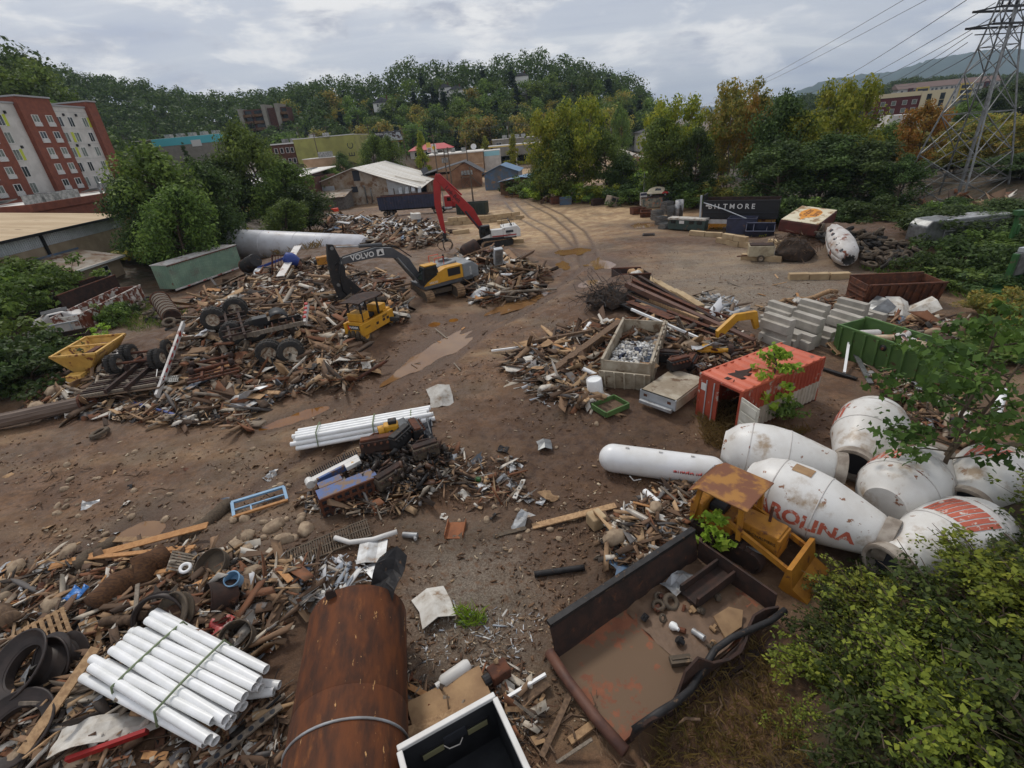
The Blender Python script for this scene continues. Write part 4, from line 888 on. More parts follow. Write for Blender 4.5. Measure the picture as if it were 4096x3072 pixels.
wallbox(cv, 'wall', 0, 8.2, 0, 12, 0, 8.6, STUC); b = MB(); b.add([(-.5, -.5, 8.61), (8.7, -.5, 8.61), (8.7, 12.5, 8.61), (-.5, 12.5, 8.61), (4, 6, 10.2)], [(0, 1, 4), (1, 2, 4), (2, 3, 4), (3, 0, 4), (3, 2, 1, 0)]); b.obj('roof', SHINGLE, cv)
wallbox(cv, 'wing', 8.22, 15, 2, 12, 0, 7.8, STUC)
for x in (2.2, 6.2): window(cv, x, 2.8, 1.9, 4.0, 0, BLACK, div=2)
text_obj('lettering', 'CAVA', 1.1, BLACK, cv, face((2.9, -.02, 7.2), (1, 0, 0), (0, 0, 1)), bold=.03); text_obj('lettering', 'CAVA', 1.1, BLACK, cv, face((10.6, 1.98, 7.0), (1, 0, 0), (0, 0, 1)), bold=.03)
sto = thing('grey_store', 'low grey store with a tall pale end block beside the white cafe', 'building', (60, 285, 0), 0)
wallbox(sto, 'wall', 0, 12.8, .5, 14, 0, 7.0, CONC); wallbox(sto, 'end_block', 12.82, 18.4, 0, 14, 0, 9.0, STUC)
for x in (14.3, 15.3, 16.3): wallbox(sto, 'slit_window', x - .25, x + .25, -.06, -.003, 2.5, 6.0, DKGREY)
for k in range(4): wallbox(sto, 'sign_block', 7 + k * 1.3, 8.0 + k * 1.3, .44, .497, 5.2, 6.0, DKGREY)
window(sto, 9, 3, 4, 2.4, .5, BLACK, div=4)
gb = thing('grey_flat_building', 'grey flat roofed building with rooftop units left of the yellowing trees', 'building', (1, 258, 4), 0)
wallbox(gb, 'wall', 0, 24, 0, 12, 0, 7.2, CONC); window(gb, 3, 5.2, 2.6, 1.6, 0, TRIM, div=2); wallbox(gb, 'roof', -.2, 24.2, -.2, 12.2, 7.21, 7.4, WROOF)
for k in range(4): wallbox(gb, 'rooftop_unit', 5 + k * 3, 7.2 + k * 3, 3, 5, 7.41, 8.9, HVAC)
rh = thing('dark_red_hotel', 'dark red hotel with cream corner tower behind the right trees', 'hotel', (171, 264, 0), -.42)
wallbox(rh, 'dark_block', 0, 11, .3, 14, -6, 15.0, DKGREY); wallbox(rh, 'red_wall', 11.02, 32, .6, 14, -6, 14.0, DKRED); wallbox(rh, 'cream_tower', 32.02, 44, 0, 14, -6, 15.6, CREAM); wallbox(rh, 'cream_band', 11.02, 32, .3, 14.1, 14.01, 15.8, CREAM)
for z in (11.6, 8.4, 5.2):
 for x in (13.5, 17.8, 22, 26.3, 30): window(rh, x, z, 1.8, 1.9, .6, TRIM, curtain=x > 16)
for x in (35, 40):
 for z in (4.2, 7.2, 10.2, 13): wallbox(rh, 'tower_window', x - .9, x + .9, -.06, -.003, z - 1.3, z + 1.3, GLASS)
al = thing('long_apartments', 'long apartment house with brown roof and yellow bays on the far ridge', 'building', (376, 500, 3), -.25)
wallbox(al, 'wall', 0, 78, 0, 16, -10, 17, STUC); b = MB(); b.prism([(-1, 17), (17, 17), (8, 21.5)], -1, 79, 'X'); b.obj('roof', M('brown_roof', lin(112, 92, 84), None), al)
for x0, x1, mt in ((14, 24, YELP), (48, 58, YELP), (7.5, 11.5, DKRED), (66, 70, DKRED)):
 wallbox(al, 'bay', x0, x1, -.8, -.003, -2, 17.5, mt)
 for z in (3, 7, 11, 15): wallbox(al, 'bay_balcony', x0 + 1, x1 - 1, -1.3, -.81, z - 1.4, z + 1.2, DKGREY)
for x in (3, 12.7, 27, 30, 34, 38, 42, 45, 61, 64, 73, 76):
 for z in (3, 7, 11, 15): wallbox(al, 'window', x - .9, x + .9, -.08, -.003, z - 1.0, z + 1.0, GLASS)
fw = thing('white_block', 'long white walled block below the dark red hotel', 'building', (136, 190, 0), -.3)
wallbox(fw, 'wall', -6, 24, 0, 12, -6, 5.0, STUC); wallbox(fw, 'raised_wall', 6, 18, 3, 12, 5.01, 8.4, STUC); wallbox(fw, 'coping', -6.1, 24.1, -.1, .2, 5.01, 5.2, DKGREY)
cp = thing('roof_turret', 'small grey hipped turret on posts before the white block', 'turret', (153.5, 180, 2.2), 0)
b = MB(); b.add([(-3, -3, 3), (3, -3, 3), (3, 3, 3), (-3, 3, 3), (0, 0, 5.6)], [(0, 1, 4), (1, 2, 4), (2, 3, 4), (3, 0, 4), (3, 2, 1, 0)]); b.obj('roof', SHINGLE, cp)
for x in (-2.4, 2.4):
 for y in (-2.4, 2.4): wallbox(cp, 'post', x - .2, x + .2, y - .2, y + .2, -6, 2.98, TRIM)
fi = thing('brunch_restaurant', 'white restaurant with FIRST WATCH sign seen through the pylon', 'building', (160, 188, 0), -.35)
wallbox(fi, 'wall', 0, 12, 0, 10, -6, 4.2, STUC); wallbox(fi, 'dark_band', 1.5, 9.5, -.06, -.003, 2.2, 3.9, DKGREY); text_obj('lettering', 'FIRST WATCH', 1.1, TRIM, fi, face((5.5, -.08, 3.1), (1, 0, 0), (0, 0, 1)))
for x in (3, 6.5): window(fi, x, .6, 2.4, 2.0, 0, TRIM, div=2)
for k, (x, y, w, z) in enumerate(((236, 300, 14, 6.4), (283, 296, 40, 3.8))):
 t = thing('white_roof_block', ('small', 'wide')[k] + ' white roofed block beyond the pylon', 'building', (x, y, 0), -.3); wallbox(t, 'wall', 0, w, 0, 16, -8, z - .6, CONC); wallbox(t, 'roof', -.5, w + .5, -.5, 16.5, z - .59, z, WROOF)
def upole(vx, vy, y, zb, label, arm=1, tr=0, lean=0.0):
 p = atY(vx, vy, y); t = thing('utility_pole', label, 'utility pole', (p.x, p.y, zb), 0); h = p.z - zb
 MB().tube((0, 0, -.5), (lean, 0, h), .2, .13, 8).obj('pole', POLE, t, smooth=True)
 for k in range(arm): MB().box(lean, -.15, h - .5 - k * 1.2, 2.6, .14, .16).obj('crossarm', POLE, t)
 for k in range(tr): MB().tube((-.55 + .55 * k + lean, -.45, h - 3.2), (-.55 + .55 * k + lean, -.45, h - 2.0), .26, None, 10).obj('transformer', HVAC, t, smooth=True)
 return p
P4 = upole(676, 287, 185, 8.5, 'utility pole before the olive wall'); P3 = upole(867, 274, 215, 8, 'utility pole right of the billboard', 1); P1 = upole(1005, 300, 170, 0, 'slender pole behind the warehouse transformers', 0)
P2 = upole(934, 290, 150, 0, 'tall utility pole behind the warehouse roof', 1); PT = upole(958, 322, 139, 0, 'utility pole with three transformers beside the torn warehouse corner', 2, 3); PT2 = upole(966, 318, 137, 0, 'utility pole next to the three transformer pole', 1)
P5 = upole(1097, 262, 250, 2, 'utility pole behind the grey flat building', 2, 1); P6 = upole(1306, 243, 230, 0, 'dark utility pole right of the yellowing trees', 2, 1); P7 = upole(1322, 265, 240, 0, 'grey utility pole beside the white cafe', 2, 1)
P8 = upole(641, 273, 240, 9, 'pole with crossbar above the olive building', 1, 1); P9 = upole(702, 272, 240, 9, 'second crossbar pole above the olive building', 1); P10 = upole(397, 290, 236, 9, 'pole behind the turquoise building', 1); P11 = upole(789, 268, 232, 9, 'leaning pole behind the loose green tree', 1, 0, .8)
P12 = upole(1573, 186, 110, 0, 'dark pole top beside the tall thin olive tree', 0); PE = upole(1014, 360, 120, 0, 'thin dark pole beside the truck cab', 0)
def wire(name, label, P, Q, sag, r=.03, n=12, off=(0, 0, 0)):
 b = MB(); pts = []
 for k in range(n + 1):
  t = k / n; p = Vector(P).lerp(Vector(Q), t); p.z -= sag * 4 * t * (1 - t); pts.append(p + Vector(off))
 b.pipe(pts, r, 4); return tag(b.obj(name, WIRE), label, 'wire')
for k in range(3):
 o = (0, k * .5, -.4 - k * .35)
 for A, B, nm in ((P8, P9, 'wire above the olive building'), (P4, P3, 'wire strung before the billboard'), (P3, P5, 'long wire sagging before the wooded hill'), (P5, P6, 'wire passing behind the yellowing trees'), (P10, P8, 'wire between turquoise and olive buildings')):
  tag(wire('wire', nm, A, B, 2.0, .045, 10, o), group=nm + 's')
def pylon():
 t = thing('pylon', 'grey steel lattice pylon with black insulator arms on the right bank', 'pylon', (61.7, 67.5, gz(61, 67) - .3), .28)
 lv = [(0, 4.2), (3.2, 3.8), (6.4, 3.35), (11.0, 2.55), (15.4, 1.75), (18.0, 1.35), (20.2, 1.1), (22.5, .9), (25, .85), (28, .8), (31, .75), (34, .7)]
 for sx, sy in ((-1, -1), (1, -1), (1, 1), (-1, 1)):
  b = MB()
  for (z0, a), (z1, c) in zip(lv[:-1], lv[1:]): b.bar((sx * a, sy * a, z0), (sx * c, sy * c, z1), .17 if z0 < 16 else .13)
  b.obj('leg', STEEL, t)
 for k, ((z0, a), (z1, c)) in enumerate(zip(lv[:-1], lv[1:])):
  b = MB(); w = .085 if k < 5 else .07
  cs = [(-1, -1), (1, -1), (1, 1), (-1, 1)]
  for q in range(4):
   p, n_ = cs[q], cs[(q + 1) % 4]
   b.bar((p[0] * a, p[1] * a, z0), (n_[0] * c, n_[1] * c, z1), w); b.bar((n_[0] * a, n_[1] * a, z0), (p[0] * c, p[1] * c, z1), w)
   if k % 2 == 0: b.bar((p[0] * c, p[1] * c, z1), (n_[0] * c, n_[1] * c, z1), w)
   if k < 3:
    m = ((p[0] + n_[0]) / 2, (p[1] + n_[1]) / 2); b.bar((m[0] * a, m[1] * a, z0), (p[0] * (a + c) / 2, p[1] * (a + c) / 2, (z0 + z1) / 2), w * .7); b.bar((m[0] * a, m[1] * a, z0), (n_[0] * (a + c) / 2, n_[1] * (a + c) / 2, (z0 + z1) / 2), w * .7)
  b.obj('lattice', STEEL, t)
 for z, L in ((20.0, 4.3), (21.6, 3.9), (30.5, 3.6), (32, 3.4)):
  b = MB(); b.bar((-L, -1.4, z), (L, -1.4, z), .22); b.bar((-L, 1.4, z), (L, 1.4, z), .22); b.bar((-L, -1.4, z), (-L, 1.4, z), .15); b.bar((L, -1.4, z), (L, 1.4, z), .15); ar = b.obj('crossarm', BLACK, t)
  for x in (-L, -L * .7, -L * .4, L * .4, L * .7, L):
   b = MB(); b.lathe([(0, 0), (.1, .05), (.14, .12), (.06, .16), (.14, .24), (.06, .28), (.12, .36), (0, .45)], 8, Matrix.Translation((x, -1.4, z + .11))); b.obj('insulator', DKGREY, ar, smooth=True)
 MB().bar((-4.6, 0, 19.2), (4.6, 0, 19.2), .1).obj('spreader', BLACK, t)
 MB().tube((-.6, -1.2, 0), (-.3, -.6, 34), .2, .16, 10).obj('riser_pipe', STEEL, t, smooth=True)
pylon()
WG = 'power lines running from the pylon past the blue mountain'
for k, (vx0, vy0, vx1, vy1) in enumerate([(1728, 203, 2088, 0), (1760, 206, 2150, 6), (1840, 180, 2140, 40), (1880, 185, 2100, 72), (1900, 186, 2090, 92), (1930, 180, 2110, 112)]):
 tag(wire('power_line', 'power line running from the pylon past the blue mountain', atY(vx0, vy0, 330), atY(vx1, vy1, 66), 2.5, .05 if k > 1 else .05, 14), group=WG)
for k, (vx0, vy0, vx1, vy1) in enumerate([(1500, 232, 2010, -5), (1500, 230, 1960, -5)]):
 tag(wire('power_line', 'fine high power line crossing the sky above the olive tree', atY(vx0, vy0, 420), atY(vx1, vy1, 90), 3, .04, 14), group='fine high power lines')
for k in range(4): tag(wire('power_line', 'power line leaving the pylon arms to the right', (65, 66, 20.2 + k * 1.2), (95, 40, 22 + k * 1.5), 2.0, .04, 8), group='power lines leaving the pylon')
RUST = M('rust', lin(104, 62, 42), lin(72, 46, 36), 2.2, rough=.85, bump=.4, spots=(lin(134, 84, 52), 4, .58, .72))
RUSTD = M('dark_rust', lin(66, 46, 38), lin(46, 36, 32), 2.5, rough=.85, bump=.4, spots=(lin(104, 66, 44), 3, .6, .75))
DARKM = M('dark_metal', lin(52, 50, 50), lin(36, 35, 36), 3, rough=.6, metal=.3, spots=(MUD, 3, .58, .72))
RUBBER = M('rubber', lin(42, 41, 40), lin(58, 54, 50), 3, rough=.85, spots=(lin(104, 86, 68), 4, .58, .75))
RUBMUD = M('muddy_rubber', lin(96, 84, 70), lin(70, 62, 54), 3, rough=.9, spots=(lin(134, 112, 88), 3, .52, .7))
RIMW = M('pale_rim', lin(186, 176, 158), lin(120, 92, 70), 5, rough=.6)
WHITEP = M('white_paint', lin(218, 216, 212), lin(204, 200, 194), 1.0, rough=.45, spots=(lin(150, 120, 92), 2.2, .66, .74))
WHITER = M('white_paint_rusting', lin(206, 202, 198), lin(182, 176, 170), .9, rough=.5, spots=(lin(120, 66, 44), 1.1, .56, .64), spots2=(lin(150, 122, 96), .6, .58, .75))
TANKW = M('silver_tank_paint', lin(206, 206, 210), lin(184, 182, 184), .35, rough=.45, spots=(lin(124, 78, 58), .8, .68, .74), spots2=(lin(150, 128, 106), .5, .60, .72))
DUMPW = M('flaking_white_on_rust', lin(206, 200, 192), lin(190, 184, 176), 1.0, rough=.6, spots=(lin(112, 62, 44), 1.3, .44, .52))
YEL = M('machine_yellow', lin(206, 152, 44), lin(190, 138, 44), 1.6, rough=.5, spots=(lin(120, 70, 40), 2.2, .64, .72), spots2=(lin(130, 100, 72), 1.3, .62, .78))
YELPALE = M('pale_yellow_paint', lin(212, 170, 88), lin(192, 150, 76), 1.4, rough=.6, spots=(lin(112, 62, 36), 1.5, .54, .62))
YELD = M('old_ochre_paint', lin(178, 122, 38), lin(156, 104, 36), 1.8, rough=.6, spots=(lin(102, 62, 42), 2.0, .56, .66))
VGREY = M('excavator_grey', lin(70, 72, 76), lin(84, 84, 86), 1.2, rough=.5, spots=(MUD, 1.5, .62, .78))
VBODY = M('counterweight_grey', lin(128, 132, 134), lin(112, 114, 116), 1.2, rough=.5, spots=(MUD, 1.5, .64, .78))
CABG = M('cab_glass', lin(22, 26, 26), lin(34, 40, 40), 2, rough=.06, spec=.7)
TRACK = M('muddy_track', lin(150, 122, 92), lin(112, 88, 66), 4, rough=.9, bump=.4)
REDM = M('machine_red', lin(168, 44, 40), lin(152, 40, 38), 1.0, rough=.4, spots=(lin(110, 70, 56), 2, .66, .75))
BLUEP = M('blue_paint', lin(52, 72, 142), lin(44, 62, 124), 1.5, rough=.5, spots=(lin(120, 92, 70), 2, .6, .72))
BLUEDK = M('dark_blue_dump', lin(62, 66, 88), lin(52, 54, 70), 1.2, rough=.6, spots=(lin(108, 84, 68), 1.5, .58, .7))
GREENC = M('green_corrugated', lin(134, 158, 136), lin(116, 142, 124), .7, rough=.6, spots=(lin(112, 76, 56), 1.6, .64, .7), spots2=(lin(120, 124, 112), .5, .5, .7))
GREEND = M('green_dumpster', lin(86, 116, 62), lin(74, 102, 56), .9, rough=.6, spots=(lin(84, 62, 46), 1.5, .6, .68))
ORNG = M('orange_container', lin(202, 104, 76), lin(186, 90, 64), .8, rough=.55, spots=(lin(112, 70, 54), 1.4, .62, .7))
ORNGD = M('red_container_end', lin(170, 78, 56), lin(152, 66, 48), 1.0, rough=.6, spots=(lin(176, 164, 152), 1.2, .56, .62))
WOOD = M('raw_wood', lin(172, 140, 104), lin(140, 110, 80), 2, rough=.85, stretch=(4, 4, .6), vary=.25, spots=(lin(112, 86, 64), 1.5, .56, .75))
WOODD = M('weathered_wood', lin(112, 90, 70), lin(84, 66, 52), 2.5, rough=.9, stretch=(4, 4, .6), vary=.25)
WOODG = M('grey_wood', lin(138, 126, 112), lin(110, 100, 88), 2.5, rough=.9, stretch=(4, 4, .6), vary=.2)
WOODO = M('fresh_lumber', lin(186, 138, 90), lin(168, 120, 76), 2, rough=.8, stretch=(4, 4, .6), vary=.12)
CONCB = M('concrete_block', lin(186, 164, 130), lin(164, 140, 108), .9, rough=.9, bump=.3, vary=.08)
CONCG = M('pale_concrete', lin(178, 172, 162), lin(156, 150, 140), 1.0, rough=.9, bump=.25, vary=.06)
ALU = M('crumpled_aluminium', lin(176, 178, 180), lin(140, 138, 136), 2, rough=.5, metal=.35, spots=(lin(128, 104, 82), 2, .58, .7), vary=.15)
SHEETW = M('white_scrap', lin(206, 202, 194), lin(180, 172, 160), 2, rough=.6, spots=(lin(132, 108, 84), 2, .55, .7), vary=.12)
CARD = M('cardboard', lin(170, 138, 102), lin(146, 116, 86), 1.5, rough=.9, vary=.2)
PVC = M('white_pvc', lin(240, 240, 240), lin(228, 228, 226), 1.5, rough=.35, spots=(lin(150, 124, 98), 3, .70, .78))
STRAP = M('green_strap', lin(120, 132, 100), None, rough=.7)
STONE = M('stone', lin(164, 144, 120), lin(134, 114, 94), 3, rough=.9, bump=.3, vary=.15)
BLUEFR = M('light_blue_paint', lin(128, 166, 196), lin(112, 148, 178), 2, rough=.55, spots=(lin(130, 104, 80), 3, .62, .7))
BARRELB = M('blue_plastic', lin(40, 76, 168), None, rough=.4)
BAGW = M('white_bags', lin(200, 200, 200), None, rough=.5, island=[lin(214, 214, 212), lin(188, 186, 182), lin(150, 148, 146), lin(204, 198, 186), lin(120, 118, 116), lin(60, 66, 84)])
TARP = M('dark_tarp', lin(44, 56, 72), lin(56, 66, 80), 3, rough=.5)
REDTAPE = M('red_tape', lin(176, 40, 36), None, rough=.4)
ORTRI = M('orange_triangle', lin(226, 74, 44), None, rough=.4)
TYR = None
def wheel_meshes(R, w, rimr):
 b = MB(); b.lathe([(rimr, -w / 2 + .02), (R * .82, -w / 2), (R * .96, -w / 2 + .05), (R, -w / 4), (R, w / 4), (R * .96, w / 2 - .05), (R * .82, w / 2), (rimr, w / 2 - .02)], 22, Matrix.Rotation(PI / 2, 4, 'Y'))
 for k in range(22):
  a = 2 * PI * k / 22; b.box(0, R * math.cos(a), R * math.sin(a), w * .9, .05, .05, M=Matrix.Rotation(a, 4, 'X'))
 r = MB(); r.lathe([(rimr + .01, -w / 2 + .03), (rimr - .04, -w * .3), (rimr * .75, -w * .05), (rimr * .45, -w * .02), (.1, w * .12), (0, w * .14)], 18, Matrix.Rotation(PI / 2, 4, 'Y'))
 r.lathe([(rimr + .01, w / 2 - .03), (rimr - .03, w * .3), (rimr * .8, w * .2), (rimr * .3, w * .25), (0, w * .3)], 18, Matrix.Rotation(PI / 2, 4, 'Y'))
 for k in range(8):
  a = 2 * PI * k / 8; r.tube((w * .2, rimr * .55 * math.cos(a), rimr * .55 * math.sin(a)), (w * .27, rimr * .55 * math.cos(a), rimr * .55 * math.sin(a)), .025, None, 6)
 return b, r
_wm = {}
def wheel(par, loc, rot=(0, 0, 0), R=.52, w=.28, tm=None, rm=None, rimr=None):
 """wheel with its axle along local x"""
 key = (R, w, (tm or RUBBER).name, (rm or RIMW).name)
 if key not in _wm:
  b, r = wheel_meshes(R, w, rimr or R * .56); _wm[key] = (b.mesh('tyre', tm or RUBBER, True), r.mesh('rim', rm or RIMW, True))
 o = bpy.data.objects.new('wheel', None); C.objects.link(o); o.parent = par; o.location = loc; o.rotation_euler = rot; o.empty_display_size = .1
 link('tyre', _wm[key][0], o); link('rim', _wm[key][1], o); return o
def head(a, b):
 p, q = gp(*a), gp(*b); return p, math.atan2(q.y - p.y, q.x - p.x), (q - p).length
def corr(b, p0, p1, z0, z1, nrm, pitch=.28, dep=.05):
 """corrugated wall from p0 to p1 (xy), real folds"""
 p0, p1, nr = Vector(p0), Vector(p1), Vector(nrm).normalized(); L = (p1 - p0).length; n = max(1, int(L / pitch)); d = (p1 - p0) / n; pts = []
 for k in range(n):
  a = p0 + d * k; pts += [a, a + d * .25, a + d * .42 + nr * dep, a + d * .78 + nr * dep]
 pts.append(p1)
 b.grid([[(p.x, p.y, z0), (p.x, p.y, z1)] for p in pts])
def open_box(t, L, W, H, mat, th=.08, rim=.14, ribs=0, ribm=None, flare=0.0, inner=None, floor=True, wname='side_wall'):
 """open-topped steel body, centred, long axis x; each side its own part"""
 f = flare
 for s in (-1, 1):
  b = MB(); b.prism([(s * (W / 2 - f), 0), (s * (W / 2 - f + 0), 0.001), (s * W / 2, H), (s * (W / 2 - th), H), (s * (W / 2 - f - th), 0)], -L / 2, L / 2, 'X'); b.obj(wname, mat, t)
  b = MB(); b.bar((-L / 2, s * (W / 2 - .02), H + .03), (L / 2, s * (W / 2 - .02), H + .03), rim, .1); b.obj('top_rail', ribm or mat, t)
  if ribs:
   for k in range(ribs): x = -L / 2 + L * (k + .5) / ribs; MB().bar((x, s * (W / 2 - f + .06), 0), (x, s * (W / 2 + .06), H - .05), .13, .13, up=(1, 0, 0)).obj('rib', ribm or mat, t)
  b = MB(); b.box(s * (L / 2 - th / 2), 0, H / 2, th, W - 2 * th - f * .9, H - .01); b.obj('end_wall', mat, t)
 if floor: MB().box(0, 0, .04, L - 2 * th, W - 2 * th - 2 * f, .08).obj('floor', inner or mat, t)
wt = thing('storage_tank', 'huge dented white storage tank lying on its side with rust streaks', 'tank', (-40.6, 77.2, gz(-38, 76) + .45), (0, .085, -.225))
def dome(r, L, k=.25, n=28): return [(0, -r * k), (r * .5, -r * k * .8), (r * .85, -r * k * .35), (r, 0), (r, L), (r * .85, L + r * k * .35), (0, L + r * k)]
b = MB(); Mx = Matrix.Translation((0, 0, 1.9)) @ Matrix.Rotation(PI / 2, 4, 'Y') ; b.lathe([(0, -.05), (2.05, 0), (2.1, .12), (2.1, 21), (1.7, 21.6), (0, 21.8)], 36, Mx); b.obj('shell', TANKW, wt, smooth=True)
for x in (.12, 5.5, 11, 16.5): b = MB(); b.ring(2.105, .035, Matrix.Translation((x, 0, 1.9)) @ Matrix.Rotation(PI / 2, 4, 'Y'), 36, 5); b.obj('seam', RUST if x < 1 else TANKW, wt, smooth='all')
MB().tube((-.12, -.5, 2.5), (.02, -.5, 2.5), .35, None, 14).obj('manhole', RUSTD, wt); MB().tube((-.16, .6, 1.9), (.02, .6, 1.9), .3, None, 14).obj('manhole', STEEL, wt)
dt = thing('steel_drum_tank', 'small dark steel tank with rusty end below the white tank', 'tank', gp(535, 590, .8), (0, 0, -.5))
b = MB(); b.lathe([(0, -.05), (.85, 0), (.9, .1), (.9, 2.4), (.8, 2.6), (0, 2.7)], 20, Matrix.Rotation(1.2, 4, 'Y')); b.obj('shell', DARKM, dt, smooth=True)
b = MB(); b.ring(.9, .07, Matrix.Rotation(1.2, 4, 'Y') @ Matrix.Translation((0, 0, .1)), 20, 6); b.obj('rim', RUST, dt); b = MB(); b.ring(.9, .05, Matrix.Rotation(1.2, 4, 'Y') @ Matrix.Translation((0, 0, 1.2)), 20, 6); b.obj('band', DARKM, dt)
gt = thing('box_trailer', 'faded green corrugated box trailer sunk in the undergrowth', 'trailer', (-39.4, 58.6, gz(-39, 60)), math.atan2(9.6, 3.0))
b = MB(); corr(b, (0, 0, 0), (11, 0, 0), .5, 3.3, (0, -1, 0), .3, .06); b.obj('side_wall', GREENC, gt)
b = MB(); corr(b, (0, 2.45, 0), (0, .02, 0), .5, 3.3, (-1, 0, 0), .3, .05); b.obj('end_wall', GREENC, gt)
wallbox(gt, 'back_wall', .1, 11, 2.4, 2.5, .5, 3.3, GREENC); wallbox(gt, 'roof', -.05, 11.05, -.1, 2.55, 3.31, 3.4, WHITER); wallbox(gt, 'lower_rail', -.05, 11.05, -.12, .02, .3, .49, WHITER); wallbox(gt, 'top_rail', -.05, 11.05, -.14, -.005, 3.2, 3.3, RUST)
for k in range(9): wallbox(gt, 'reflector', .4 + k * 1.2, .8 + k * 1.2, -.14, -.125, .34, .44, REDTAPE if k % 2 else TRIM)
def dumpster(label, a, b_, W, H, mat, ribm, ribs=9, lift=0.0, inner=RUSTD, name='open_dumpster'):
 p, an, L = head(a, b_); mid = p + Vector((math.cos(an), math.sin(an), 0)) * L / 2 + Vector((-math.sin(an), math.cos(an), 0)) * W / 2
 t = thing(name, label, 'dumpster', (mid.x, mid.y, gz(mid.x, mid.y) + lift), an); open_box(t, L, W, H, mat, ribs=ribs, ribm=ribm, inner=inner); return t
dumpster('open dumpster in flaking white paint streaked with rust', (190, 722), (318, 650), 2.5, 1.9, DUMPW, DUMPW, 10)
dumpster('grey open dumpster with a diagonal brace left of the flaking white one', (70, 748), (185, 725), 2.6, 1.5, WHITER, SIDING, 3)
dumpster('low dark rust dumpster in front of the grey one', (30, 775), (195, 745), 2.0, 1.0, RUSTD, RUSTD, 0)
dumpster('plain rust dumpster behind the flaking white one', (150, 690), (270, 640), 2.5, 2.3, RUSTD, RUST, 0)
cb = thing('car_body', 'stripped silver car shell lying in the rusty dumpsters', 'car', gp(140, 715, .9), (0.1, 0, .7))
b = MB(); prof = [(-2.0, 0), (-1.95, .55), (-1.2, .72), (-.6, 1.2), (.6, 1.22), (1.2, .78), (1.9, .66), (2.0, .2), (2.0, 0)]
b.prism(prof, -.8, .8, 'Y'); b.obj('body', WHITER, cb, bev=.12); wallbox(cb, 'window_opening', -.5, .5, -.83, -.805, .75, 1.12, DKGREY); wallbox(cb, 'window_opening', -1.0, 1.0, -.5, .5, 1.23, 1.25, DKGREY)
p0 = gp(382, 708, .75); p1 = atY(346, 648, 47.0)
rr_ = thing('rod_roll', 'upright leaning roll of rusty rods bound with hoops', 'rod roll', p0, 0)
ax = (p1 - p0); b = MB(); q4 = ax.to_track_quat('Z', 'Y').to_matrix().to_4x4()
for k in range(40): a = 2 * PI * k / 40; o = q4 @ Vector((.72 * math.cos(a), .72 * math.sin(a), 0)); b.tube(o, o + ax, .055, None, 5)
b.obj('rods', WOODG, rr_); b = MB(); b.tube((0, 0, 0) , ax, .68, None, 18); b.obj('core', RUSTD, rr_)
for k in range(8): b = MB(); b.ring(.79, .035 if k < 7 else .09, Matrix.Translation(ax * (k / 7)) @ q4, 22, 5); b.obj('hoop', RUST, rr_)
cs = [g0(100, 782, 2.3), g0(185, 712, 2.3), g0(266, 726, 2.3), g0(192, 791, 2.3)]
ctr = (cs[0] + cs[1] + cs[2] + cs[3]) / 4; u = ((cs[1] - cs[0]) + (cs[2] - cs[3])) / 2; an = math.atan2(u.y, u.x); Ls = u.length; v_ = ((cs[3] - cs[0]) + (cs[2] - cs[1])) / 2; Wd = abs((-math.sin(an)) * v_.x + math.cos(an) * v_.y); Ls = min(Ls, 5.6); Wd = min(Wd, 2.6)
sp = thing('salt_spreader', 'tipped yellow salt spreader hopper with white brine tanks', 'spreader', (ctr.x, ctr.y, .35), (.1, .08, an))
L2, W2 = Ls / 2, Wd / 2
b = MB()
for s in (-1, 1): b.add([(-L2, s * W2, 2.0), (L2, s * W2, 2.0), (L2 * .8, s * .3, .5), (-L2 * .8, s * .3, .5)], [(0, 1, 2, 3)]); b.add([(s * L2, -W2, 2.0), (s * L2, W2, 2.0), (s * L2 * .8, .3, .5), (s * L2 * .8, -.3, .5)], [(0, 1, 2, 3)])
h_ = b.obj('hopper', YELPALE, sp); m = h_.modifiers.new('thick', 'SOLIDIFY'); m.thickness = .06
b = MB()
for s in (-1, 1): b.bar((-L2, s * W2, 2.05), (L2, s * W2, 2.05), .16, .14); b.bar((s * L2, -W2, 2.05), (s * L2, W2, 2.05), .16, .14)
b.obj('rim', YELPALE, sp); MB().bar((-L2 * .1, -W2, 2.08), (-L2 * .1, W2, 2.08), .2, .12).obj('cross_beam', YELPALE, sp); MB().bar((-L2 * .8, 0, 1.5), (L2 * .8, 0, 1.5), .4, .3).obj('inverted_vee', RUST, sp)
for k in range(3): MB().box(-L2 * .45 + k * 1.0, -W2 - .1, .95, .9, .7, .75).obj('brine_tank', WHITEP, sp, bev=.08);
for k in range(3): MB().tube((-L2 * .45 + k * 1.0, -W2 - .1, 1.32), (-L2 * .45 + k * 1.0, -W2 - .1, 1.42), .14, None, 10).obj('tank_cap', BLACK, sp)
b = MB(); b.box(-L2 - .5, 0, .5, .9, .9, .7); b.box(-L2 - 1.0, -.2, -.0, .8, .8, .5); b.obj('chute', YELPALE, sp, bev=.03); MB().box(-L2 - .3, -.9, .25, .5, .4, .4).obj('work_lamp', WHITEP, sp, bev=.04)
for k in range(6): MB().bar((-L2 * .8 + k * .8, -.5, .3), (-L2 * .8 + k * .8, .5, .3), .1).obj('cross_member', RUST, sp)
fb = thing('flipped_flatbed', 'flatbed trailer lying deck down with dual wheels in the air', 'trailer', gp(300, 835, .5), .12)
for k in range(17): MB().bar((-2.6, -1.9 + k * .36, .12), (2.2, -1.7 + k * .36, .2), .14, .16).obj('cross_member', RUSTD if k % 3 else WOODG, fb)
for s in (-.6, .6): MB().bar((s, -2.2, .34), (s, 4.6, .45), .2, .28).obj('main_beam', RUSTD, fb)
MB().box(0, 1.2, .04, 4.9, 6.6, .05).obj('deck', WOODD, fb)
